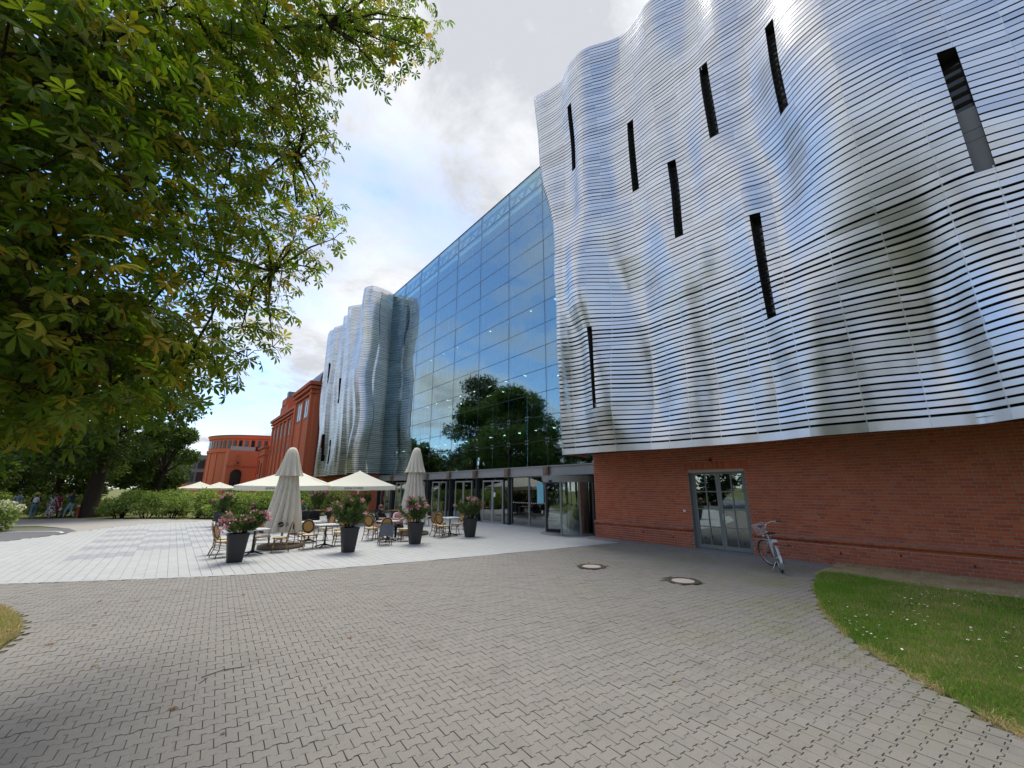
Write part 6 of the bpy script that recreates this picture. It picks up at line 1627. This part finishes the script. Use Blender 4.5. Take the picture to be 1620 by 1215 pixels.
def person(loc, rz, J, zones, hair, label, group=None, long_hair=False, skirt=None, extras=(), scale=1.0):
    """one skinned body (continuous surface), clothes as material zones, hair and bags as children"""
    V, E, rad = [], [], []; idx = {}
    def av(n, p, r): idx[n] = len(V); V.append(p); rad.append(r)
    for n in ('pelvis', 'spine', 'chest', 'neck', 'jaw', 'head', 'crown_'): av(n, J[n], RAD[n])
    E += [(idx[a], idx[b]) for a, b in EDG]
    for k in 'LR':
        for n in ('sh', 'el', 'wr', 'pa', 'hip', 'kn', 'an', 'toe'): av(n + k, J[n + k], RAD[n])
        E += [(idx['chest'], idx['sh' + k]), (idx['sh' + k], idx['el' + k]), (idx['el' + k], idx['wr' + k]), (idx['wr' + k], idx['pa' + k]), (idx['pelvis'], idx['hip' + k]), (idx['hip' + k], idx['kn' + k]), (idx['kn' + k], idx['an' + k]), (idx['an' + k], idx['toe' + k])]
        pa, wr = Vector(J['pa' + k]), Vector(J['wr' + k]); d = (pa - wr).normalized(); side = d.cross(Vector((0, 0, 1)));
        if side.length < .3: side = d.cross(Vector((1, 0, 0)))
        side.normalize(); nrm = d.cross(side)
        for q, (o_, L) in enumerate(((-.026, .062), (-.009, .074), (.009, .07), (.026, .055))):
            b_ = pa + side * o_ + d * .022; m_ = b_ + d * L * .5 + nrm * .008; e_ = b_ + d * L + nrm * .028
            n0 = 'f%s%d' % (k, q); av(n0, b_, .0095); av(n0 + 'm', m_, .0085); av(n0 + 't', e_, .007); E += [(idx['pa' + k], idx[n0]), (idx[n0], idx[n0 + 'm']), (idx[n0 + 'm'], idx[n0 + 't'])]
        b_ = wr.lerp(pa, .55) + side * -.036; e_ = b_ + d * .045 - side * .03; n0 = 'th' + k; av(n0, b_, .011); av(n0 + 't', e_, .008); E += [(idx['wr' + k], idx[n0]), (idx[n0], idx[n0 + 't'])]
    me = bpy.data.meshes.new('body'); me.from_pydata(V, E, [])
    tmp = bpy.data.objects.new('body', me); COL.objects.link(tmp)
    sk = tmp.modifiers.new('skin', 'SKIN'); sk.use_smooth_shade = True
    sv = me.skin_vertices[0].data
    for i, r in enumerate(rad): sv[i].radius = (r, r * (0.82 if i in (idx['chest'], idx['pelvis'], idx['spine']) else 1.0)); sv[i].use_root = (i == idx['pelvis'])
    sb = tmp.modifiers.new('sub', 'SUBSURF'); sb.levels = 1; sb.render_levels = 1
    dg = bpy.context.evaluated_depsgraph_get(); bm_ = bpy.data.meshes.new_from_object(tmp.evaluated_get(dg)); bpy.data.objects.remove(tmp)
    bones = dict(head=[('neck', 'jaw'), ('jaw', 'head'), ('head', 'crown_')], torso=[('pelvis', 'spine'), ('spine', 'chest'), ('chest', 'neck'), ('chest', 'shL'), ('chest', 'shR')], uparm=[('shL', 'elL'), ('shR', 'elR')], loarm=[('elL', 'wrL'), ('elR', 'wrR'), ('wrL', 'paL'), ('wrR', 'paR')], upleg=[('pelvis', 'hipL'), ('pelvis', 'hipR'), ('hipL', 'knL'), ('hipR', 'knR')], loleg=[('knL', 'anL'), ('knR', 'anR')], foot=[('anL', 'toeL'), ('anR', 'toeR')])
    mats = sorted(set(zones.values())); bm_.materials.clear()
    for m_ in mats: bm_.materials.append(MAT[m_])
    def segd(p, a, b): ab = b - a; u = max(0, min(1, (p - a).dot(ab) / ab.length_squared)); return (p - a - ab * u).length
    for pl in bm_.polygons:
        c = pl.center; z = min(bones, key=lambda zz: min(segd(c, Vector(J[a]), Vector(J[b])) - RAD[a.rstrip('LR') if a not in RAD else a] * .8 for a, b in bones[zz]))
        pl.material_index = mats.index(zones[z]); pl.use_smooth = True
    t = empty('person', loc, R(rz), label=label, cat='person', group=group); t.scale = (scale,) * 3
    inst('body', bm_, t)
    h = Vector(J['head']); up = (Vector(J['crown_']) - Vector(J['neck'])).normalized()
    hm = MB(); hm.ell(h + Vector((0, -.022, .028)), (.10, .108, .105), 14, 9)
    if long_hair: hm.ell(h + Vector((0, -.085, -.12)), (.085, .05, .17), 10, 8)
    hm.build('hair', hair, t, smooth='all')
    fm = MB()
    for s in (-1, 1): fm.ell(h + Vector((s * .034, .083, -.012)), (.011, .008, .007), 8, 5)
    fm.build('eyes', 'hair_dark', t, smooth='all')
    fm = MB(); fm.ell(h + Vector((0, .098, -.035)), (.012, .016, .022), 8, 6); fm.ell(h + Vector((0, .083, -.072)), (.024, .008, .006), 8, 5)
    for s in (-1, 1): fm.ell(h + Vector((s * .094, -.005, -.02)), (.01, .02, .03), 8, 6)
    fm.build('face_features', 'skin', t, smooth='all')
    if skirt:
        mat, z0, z1, r0, r1 = skirt; sm = MB(); n = 24; vs = []
        for j in range(7):
            u = j / 6
            for k in range(n): a = 2 * math.pi * k / n; rr = (r0 + (r1 - r0) * u) * (1 + .07 * u * math.sin(a * 7)); vs.append((rr * math.cos(a), rr * .85 * math.sin(a) + Vector(J['pelvis']).y, z0 + (z1 - z0) * u))
        sm.add(vs, [(j * n + k, j * n + (k + 1) % n, (j + 1) * n + (k + 1) % n, (j + 1) * n + k) for j in range(6) for k in range(n)]); sm.build('skirt', mat, t, smooth='all')
    for f_ in extras: f_(t, J)
    return t
def walk(st=0.2, lead='L'):
    J = base_pose()
    for k in 'LR':
        s = 1 if k == lead else -1; x = J['kn' + k][0]
        J['kn' + k] = (x, .10 + .10 * s if s > 0 else .02, .50); J['an' + k] = (x, st * s, .09 if s > 0 else .13); J['toe' + k] = (x * 1.1, st * s + (.15 if s > 0 else .13), .05 if s > 0 else .05)
        a = J['el' + k]; J['el' + k] = (a[0], -.09 * s - .02, 1.16); J['wr' + k] = (a[0] + .01, -.12 * s + .06, .95); J['pa' + k] = (a[0] + .01, -.14 * s + .09, .88)
    return J
def backpack(mat):
    def f(t, J):
        m_ = MB(); m_.ell((0, -.17, 1.24), (.15, .10, .21), 14, 10); m_.ell((0, -.25, 1.17), (.11, .05, .11), 10, 8)
        for s in (-1, 1): m_.tube([(s * .10, -.12, 1.42), (s * .12, .02, 1.47), (s * .12, .13, 1.36), (s * .13, .08, 1.18), (s * .13, -.1, 1.1)], .018, 5)
        m_.build('backpack', mat, t, smooth='all')
    return f
def hat(mat):
    def f(t, J): h = Vector(J['head']); m_ = MB(); m_.lathe([(.0, .13), (.08, .12), (.11, .05), (.17, .035), (.17, .025), (.1, .03)], h, 20, False); m_.build('hat', mat, t, smooth=50)
    return f
def handbag(mat, k='R'):
    def f(t, J): p = Vector(J['pa' + k]); m_ = MB(); m_.ell(p + Vector((0, 0, -.28)), (.07, .15, .12), 12, 8); m_.tube([p + Vector((0, -.1, -.2)), p + Vector((0, 0, -.03)), p + Vector((0, .1, -.2))], .01, 5); m_.build('handbag', mat, t, smooth='all')
    return f
GW = 'people walking on the park path'
person((-8.1, 43.6, 0), 5, walk(.18), dict(head='skin', torso='cloth_greyblue', uparm='cloth_greyblue', loarm='skin', upleg='cloth_greyblue', loleg='skin', foot='shoe_pale'), 'hair_brown', 'leftmost walker in a grey blue shirt, seen from behind', GW)
person((-7.2, 43.2, 0), 10, walk(.2, 'R'), dict(head='skin', torso='cloth_black', uparm='cloth_black', loarm='skin', upleg='cloth_jeans', loleg='cloth_jeans', foot='shoe_pale'), 'hair_blond', 'walker in black top and jeans with a white backpack and straw hat', GW, extras=(backpack('cloth_white'), hat('hat_straw')), scale=0.97)
person((-6.15, 41.5, 0), -30, walk(.16), dict(head='skin', torso='cloth_print', uparm='cloth_print', loarm='skin', upleg='cloth_print', loleg='skin', foot='shoe_dark'), 'hair_brown', 'walker in a black and white print dress carrying a dark bag', GW, long_hair=True, skirt=('cloth_print', 1.0, .30, .15, .30), extras=(handbag('cloth_black', 'L'),), scale=0.97)
person((-6.0, 42.4, 0), -20, walk(.15, 'R'), dict(head='skin', torso='cloth_maroon', uparm='cloth_maroon', loarm='skin', upleg='cloth_maroon', loleg='skin', foot='shoe_dark'), 'hair_dark', 'walker in maroon behind the one in the print dress', GW, skirt=('cloth_maroon', 1.0, .5, .15, .24), extras=(handbag('cloth_white', 'R'),), scale=0.95)
J = walk(.22)
for k, s in (('L', -1), ('R', 1)): J['el' + k] = (s * .23, .17, 1.30); J['wr' + k] = (s * .10, .30, 1.50); J['pa' + k] = (s * .055, .31, 1.575)
def camera_prop(t, J): m_ = MB(); m_.box((0, .31, 1.615), (.15, .012, .075)); m_.build('phone', 'cloth_black', t)
person((-5.3, 41.9, 0), 60, J, dict(head='skin', torso='cloth_navy', uparm='cloth_navy', loarm='skin', upleg='cloth_lightjeans', loleg='cloth_lightjeans', foot='shoe_dark'), 'hair_brown', 'rightmost walker in navy shirt and pale jeans holding a phone up', GW, extras=(camera_prop,))
def sit(lean=0.08, arms='table'):
    J = base_pose(); dz = -.43
    for n in ('pelvis', 'spine', 'chest', 'neck', 'jaw', 'head', 'crown_'):
        x, y, z = J[n]; J[n] = (x, y - .05 + lean * max(0, (z - .95)) * 1.3, z + dz)
    for k, s in (('L', -1), ('R', 1)):
        J['hip' + k] = (s * .09, .0, .50); J['kn' + k] = (s * .12, .42, .51); J['an' + k] = (s * .12, .40, .085); J['toe' + k] = (s * .13, .56, .035)
        J['sh' + k] = (s * .175, lean * .55 - .05, .99); J['el' + k] = (s * .23, .14 + lean * .4, .80); J['wr' + k] = (s * .12, .36, .80); J['pa' + k] = (s * .07, .43, .80)
    return J
GS = 'guests seated at the cafe'
person((6.80, 17.28, 0.0), -158, sit(.14), dict(head='skin', torso='cloth_black', uparm='cloth_black', loarm='skin', upleg='skin', loleg='skin', foot='shoe_dark'), 'hair_brown', 'seated woman in black with tied brown hair at the occupied white table', GS)
person((7.42, 16.72, 0.0), 160, sit(.22), dict(head='skin', torso='cloth_pink', uparm='cloth_pink', loarm='skin', upleg='cloth_black', loleg='cloth_black', foot='shoe_pale'), 'hair_dark', 'seated man in a pink shirt leaning over the white table', GS)
person((3.0, 22.6, 0.0), 100, sit(.12), dict(head='skin', torso='cloth_black', uparm='cloth_black', loarm='skin', upleg='cloth_black', loleg='skin', foot='shoe_dark'), 'hair_brown', 'seated guest in black left of the nearest closed parasol', GS)
person((5.75, 25.8, 0.0), 170, sit(.05), dict(head='skin', torso='cloth_teal', uparm='cloth_teal', loarm='skin', upleg='cloth_black', loleg='skin', foot='shoe_dark'), 'hair_blond', 'long haired blond guest in teal right of the nearest closed parasol', GS, long_hair=True)
person((8.15, 25.5, 0.0), 195, sit(.1), dict(head='skin', torso='cloth_black', uparm='cloth_black', loarm='skin', upleg='cloth_black', loleg='skin', foot='shoe_dark'), 'hair_blond', 'blond guest at the wooden table behind the second planter', GS, long_hair=True)
for (x, y, rz, lb) in ((3.0, 22.6, 100, 'dark wicker chair under the guest left of the nearest parasol'), (5.75, 25.85, 170, 'dark wicker chair under the guest in teal'), (8.15, 25.55, 195, 'dark wicker chair under the blond guest at the wooden table')): tub(x, y, rz, lb)
# ------------------------------------------------------------------ bicycle
simple('tyre', (0.014, 0.014, 0.015), 0.8); simple('chrome', (0.55, 0.56, 0.57), 0.2, 0.9, 0.05); simple('bike_paint', (0.36, 0.40, 0.40), 0.3, 0.1, 0.06); simple('bike_blue', (0.42, 0.62, 0.70), 0.35, 0, 0.05); simple('reflector_red', (0.35, 0.02, 0.02), 0.3); simple('saddle_black', (0.018, 0.016, 0.016), 0.5, 0, 0.2); simple('basket_wire', (0.62, 0.63, 0.63), 0.35, 0.4, 0.05)
bike = empty('bicycle', (11.74, 4.29, 0.018), 0, label='pale city bicycle with wire basket leaning on its kickstand before the door', cat='bicycle')
bike.rotation_euler = (0, R(-7), R(-62)); bike.rotation_mode = 'XYZ'
WR = 0.335
def wheel(cy, xf=None):
    circ = lambda r: [(0, cy + r * math.cos(a), WR + r * math.sin(a)) for a in np.linspace(0, 2 * math.pi, 40, endpoint=False)]
    t_ = MB(); t_.xf = xf; t_.tube(circ(WR - .018), .018, 8, closed=True); w = t_.build('wheel', 'tyre', bike, smooth='all')
    t_ = MB(); t_.xf = xf; t_.tube(circ(WR - .042), .011, 6, closed=True); o = t_.build('rim', 'chrome', w, smooth='all')
    t_ = MB(); t_.xf = xf
    for k in range(28):
        a = 2 * math.pi * k / 28; s = .03 if k % 2 else -.03; t_.tube([(s, cy + .02 * math.cos(a + .6), WR + .02 * math.sin(a + .6)), (0, cy + (WR - .045) * math.cos(a), WR + (WR - .045) * math.sin(a))], .0014, 3)
    t_.tube([(-.05, cy, WR), (.05, cy, WR)], .022, 8); t_.build('spokes', 'chrome', w, smooth='all')
    return w
HT, HBm = Vector((0, 0.80, 0.90)), Vector((0, 0.86, 0.62))
axis = (HT - HBm).normalized()
steer = Matrix.Translation(HBm) @ Matrix.Rotation(R(34), 4, axis) @ Matrix.Translation(-HBm)
wheel(0.0); FC = 1.04; wheel(FC, steer)
BB = Vector((0, .44, .29)); ST = Vector((0, .27, .72))
f = MB()
f.tube([HBm + Vector((0, 0, .05)), (0, .66, .42), (0, .52, .31), BB], .021, 8); f.tube([BB, ST], .018, 8); f.tube([HBm, HT], .023, 8)
f.tube([HT + Vector((0, 0, -.08)), (0, .62, .58), (0, .42, .47), BB.lerp(ST, .42)], .017, 8)
for s in (-1, 1): f.tube([BB + Vector((s * .03, 0, 0)), (s * .055, 0, WR)], .011, 6); f.tube([BB.lerp(ST, .85) + Vector((s * .02, 0, 0)), (s * .055, 0, WR)], .009, 6)
f.build('frame', 'bike_paint', bike, smooth='all')
f = MB(); f.xf = steer
for s in (-1, 1): f.tube([HBm + Vector((s * .035, 0, 0)), (s * .045, .95, .5), (s * .045, FC, WR)], .013, 6)
f.tube([HT, HT + axis * .13], .014, 8); f.build('fork', 'bike_paint', bike, smooth='all')
f = MB(); f.xf = steer; hb = HT + axis * .13
for s in (-1, 1): f.tube([hb, hb + Vector((s * .1, .04, .03)), hb + Vector((s * .24, -.02, .05)), hb + Vector((s * .29, -.14, .04))], .011, 7)
f.build('handlebar', 'chrome', bike, smooth='all')
for s in (-1, 1):
    f = MB(); f.xf = steer; f.tube([hb + Vector((s * .285, -.12, .042)), hb + Vector((s * .30, -.24, .035))], .017, 8); f.build('grip', 'saddle_black', bike, smooth='all')
    f = MB(); f.xf = steer; f.tube([hb + Vector((s * .2, .03, .05)), hb + Vector((s * .27, -.08, .02)), hb + Vector((s * .29, -.18, .01))], .006, 5); f.build('brake_lever', 'chrome', bike, smooth='all')
f = MB(); f.tube([ST, ST + (ST - BB).normalized() * .17], .013, 8); f.build('seatpost', 'chrome', bike, smooth='all')
sp = ST + (ST - BB).normalized() * .19; f = MB(); vs = []; n = 10
for i in range(n + 1):
    u = i / n; w = .115 * (1 - u) ** 1.3 + .022 + (-.03 * max(0, .12 - u) / .12); y = -.15 + .29 * u
    for k in range(10): a = 2 * math.pi * k / 10; vs.append((w * math.cos(a), y, .028 * math.sin(a) - .012 * abs(math.cos(a)) + .012 * math.cos(u * 5)))
f.add([(x + sp.x, y + sp.y, z + sp.z) for x, y, z in vs], [(i * 10 + k, i * 10 + (k + 1) % 10, (i + 1) * 10 + (k + 1) % 10, (i + 1) * 10 + k) for i in range(n) for k in range(10)] + [tuple(range(9, -1, -1)), tuple(n * 10 + k for k in range(10))]); f.build('saddle', 'saddle_black', bike, smooth=60)
def fender(cy, a0, a1, mat, xf=None):
    m_ = MB(); m_.xf = xf; vs = []; n = 22
    for k in range(n + 1):
        a = R(a0 + (a1 - a0) * k / n)
        for (dx, dr) in ((-.028, .012), (-.016, .024), (.016, .024), (.028, .012)): vs.append((dx, cy + (WR + dr) * math.cos(a), WR + (WR + dr) * math.sin(a)))
    m_.add(vs, [(4 * k + q, 4 * k + 4 + q, 4 * k + 5 + q, 4 * k + 1 + q) for k in range(n) for q in range(3)]); return m_.build('fender', mat, bike, smooth='all')
fender(0, 60, 215, 'bike_paint'); fender(FC, 0, 150, 'bike_paint', steer)
f = MB()
for s in (-1, 1): f.tube([(s * .06, .2, .72), (s * .06, -.24, .72), (s * .055, 0, WR)], .007, 6)
for y in (-.22, -.08, .06, .18): f.tube([(-.06, y, .722), (.06, y, .722)], .006, 5)
f.tube([(-.06, -.2, .72), (-.05, -.2, .78), (.05, -.2, .78), (.06, -.2, .72)], .006, 5)
f.build('rack', 'chrome', bike, smooth='all')
f = MB(); f.box((0, -.12, .735), (.12, .2, .018)); f.build('rack_plate', 'bike_blue', bike)
f = MB(); f.box((0, -.27, .685), (.11, .025, .055)); f.build('tail_light', 'reflector_red', bike)
f = MB(); f.box((0, -WR - .04, .36), (.05, .012, .16), Matrix.Rotation(R(-12), 3, 'X')); f.build('number_plate', 'cloth_white', bike)
f = MB(); f.xf = steer; c = hb + Vector((0, .24, -.08))
for j in range(5):
    u = j / 4; rx, ry, z = .17 - .045 * (1 - u), .13 - .035 * (1 - u), c.z - .12 + .24 * u; f.tube([(c.x + rx * math.cos(a), c.y + ry * math.sin(a), z) for a in np.linspace(0, 2 * math.pi, 22, endpoint=False)], .0045 if j < 4 else .007, 5, closed=True)
for k in range(18): a = 2 * math.pi * k / 18; f.tube([(c.x + .125 * math.cos(a), c.y + .095 * math.sin(a), c.z - .12), (c.x + .17 * math.cos(a), c.y + .13 * math.sin(a), c.z + .12)], .003, 4)
for k in range(7): x = -.11 + .037 * k; w = .095 * math.sqrt(max(0, 1 - (x / .125) ** 2)); f.tube([(c.x + x, c.y - w, c.z - .12), (c.x + x, c.y + w, c.z - .12)], .003, 4)
f.build('basket', 'basket_wire', bike, smooth='all')
f = MB(); f.xf = steer; f.ell(HBm + Vector((0, .12, .14)), (.035, .045, .035), 10, 8); f.build('headlight', 'chrome', bike, smooth='all')
f = MB(); f.lathe([(.09, -.004), (.09, .004)], (0, 0, 0), 24); cw = f.build('chainring', 'chrome', bike); cw.location = BB + Vector((.05, 0, 0)); cw.rotation_euler = (0, R(90), 0)
f = MB(); f.tube([BB + Vector((.06, 0, 0)), BB + Vector((.075, .10, -.13))], .01, 6); f.tube([BB + Vector((-.06, 0, 0)), BB + Vector((-.075, -.10, .13))], .01, 6); f.build('crank', 'chrome', bike, smooth='all')
for s in (1, -1): f = MB(); f.box(BB + Vector((s * .125, s * .10, -s * .13)), (.09, .07, .022)); f.build('pedal', 'saddle_black', bike)
f = MB(); f.prism([(-.04, .36), (.46, .30), (.50, .38), (.3, .40), (-.04, .40)], .062, .07); cg = f.build('chain_guard', 'bike_paint', bike); cg.matrix_basis = Matrix(((0, 0, 1, 0), (1, 0, 0, 0), (0, 1, 0, 0), (0, 0, 0, 1)))
f = MB(); f.tube([(-.04, .10, .27), (-.20, .06, .02), (-.215, .09, .004)], .009, 6); f.build('kickstand', 'chrome', bike, smooth='all')

# ------------------------------------------------------------------ manhole covers
simple('iron_rust', (0.07, 0.055, 0.042), 0.75, 0.3, 0.3, 20, 0.4); simple('cover_concrete', (0.46, 0.40, 0.36), 0.85, 0, 0.12, 14, 0.3)
for (x, y, lb) in ((8.85, 7.74, 'round manhole cover farther from us, left of the other'), (9.1, 5.34, 'round manhole cover nearer the bicycle and lawn')):
    t = empty('manhole_cover', (x, y, 0.0), 0.4, label=lb, cat='manhole cover', group='round manhole covers')
    m_ = MB(); m_.lathe([(.37, 0), (.37, .020), (.36, .023), (.26, .023), (.255, .015), (.245, .015), (.245, .0)], (0, 0, 0), 48); m_.build('ring', 'iron_rust', t, smooth=40)
    m_ = MB(); m_.lathe([(.24, 0), (.24, .019), (.23, .021), (0.001, .021)], (0, 0, 0), 40); m_.build('cover', 'cover_concrete', t, smooth=40)
    for k in range(12): a = 2 * math.pi * k / 12; m_ = MB(); m_.box((.31 * math.cos(a), .31 * math.sin(a), .0235), (.03, .05, .006), Matrix.Rotation(a, 3, 'Z')); m_.build('stud', 'iron_rust', t)

# ------------------------------------------------------------------ litter of fallen leaves, twigs
leaf_mat('dry_leaf', [(0.1, (0.16, 0.075, 0.03, 1)), (0.5, (0.30, 0.16, 0.06, 1)), (0.9, (0.42, 0.27, 0.09, 1))], 0.2)
lg = random.Random(17)
fl_me = np_mesh('fallen_leaf', LV * np.array([1, 1, 1.6]), LF, 'dry_leaf')
spots_ = [(1.35, 9.93), (4.2, 8.1), (-0.6, 9.2), (-0.95, 8.5), (-0.4, 7.2), (2.2, 6.3), (-0.7, 11.0), (0.3, 5.4), (-0.2, 10.6), (3.1, 9.4)]
lbl = ['brown fallen leaf lying alone on the grey paving left of centre', 'small fallen leaf on the grey paving toward the planters', 'fallen leaf nearest the lower left bed edge', 'fallen leaf beside the lower left bed', 'fallen leaf on the paving in the lower left', 'fallen leaf in the middle of the grey paving', 'fallen leaf at the terrace end of the left bed', 'fallen leaf near the bottom left of the paving', 'fallen leaf between the left bed and the pale terrace', 'fallen leaf just before the pale terrace edge']
for (x, y), lb in zip(spots_, lbl):
    o = inst('fallen_leaf', fl_me, None, (x, y, .03), (lg.uniform(-.2, .2), lg.uniform(-.2, .2), lg.uniform(0, 6)), (lg.uniform(.045, .065),) * 3); tag(o, lb, 'leaf', 'fallen leaves on the paving')
rs = np.random.RandomState(4); n = 420; P = []
while len(P) < n:
    x, y = rs.uniform(-5, -1.2), rs.uniform(6, 12.5)
    xb = interp(BED, y)
    if x < xb: P.append((x, y, .10 + bed_pt((y + 6) / 18.7, (x + 16) / (xb + 16))[2] - .07))
P = np.array(P); M_ = frames(rs.normal(size=(n, 3)) * np.array([1, 1, .15]), rs.normal(0, .3, (n, 3)) + np.array([0, 0, 1])); s_ = rs.uniform(.04, .09, n)
V = P[:, None] + np.einsum('nij,vj->nvi', M_, LV) * s_[:, None, None]
o = inst('leaf_litter', np_mesh('leaf_litter', V.reshape(-1, 3), (LF[None] + (np.arange(n) * len(LV))[:, None, None]).reshape(-1, 3), 'dry_leaf', np.repeat(rs.rand(n), len(LF)))); tag(o, 'brown dead leaves littering the bed at lower left', 'leaf litter', kind='stuff')
n = 900; P = np.stack([rs.uniform(-1.0, 9.5, n), rs.uniform(0.6, 11.0, n), np.full(n, .019)], -1); P = P[[in_paving(p[0], p[1]) for p in P]]; n = len(P)
M_ = frames(rs.normal(size=(n, 3)) * np.array([1, 1, .1]), rs.normal(0, .25, (n, 3)) + np.array([0, 0, 1])); s_ = rs.uniform(.008, .03, n) * (1 + 1.2 * (rs.rand(n) > .93)); T = np.array([(0, 0, 0), (.5, .2, .1), (1, 0, .05), (.5, -.2, .12)])
V = P[:, None] + np.einsum('nij,vj->nvi', M_, T) * s_[:, None, None]
o = inst('paving_debris', np_mesh('paving_debris', V.reshape(-1, 3), np.arange(n)[:, None] * 4 + np.array([[0, 1, 2, 3]]), 'dry_leaf', rs.rand(n))); tag(o, 'tiny leaf crumbs and grit scattered over the grey paving', 'debris', kind='stuff')
m_ = MB(); m_.tube([(0.55, 6.05, .022), (0.75, 6.12, .025), (0.95, 6.08, .022)], .004, 5); m_.tube([(0.6, 6.0, .022), (0.52, 5.88, .022)], .003, 5); tag(m_.build('twig', 'bark'), 'thin fallen twig on the grey paving at lower left', 'twig')
# small red bollard at the foot of the path tree
t = empty('bollard', (-4.95, 42.2, 0), 0, label='small red post at the foot of the path tree', cat='bollard'); m_ = MB(); m_.lathe([(.11, 0), (.09, .1), (.075, .75), (.0, .8)], (0, 0, 0), 14, False); m_.build('post', simple('post_red', (.30, .05, .03), .6), t, smooth=40); m_ = MB(); m_.lathe([(.1, .72), (.1, .8), (.06, .86), (.0, .88)], (0, 0, 0), 14, False); m_.build('cap', 'cloth_pink', t, smooth=40)
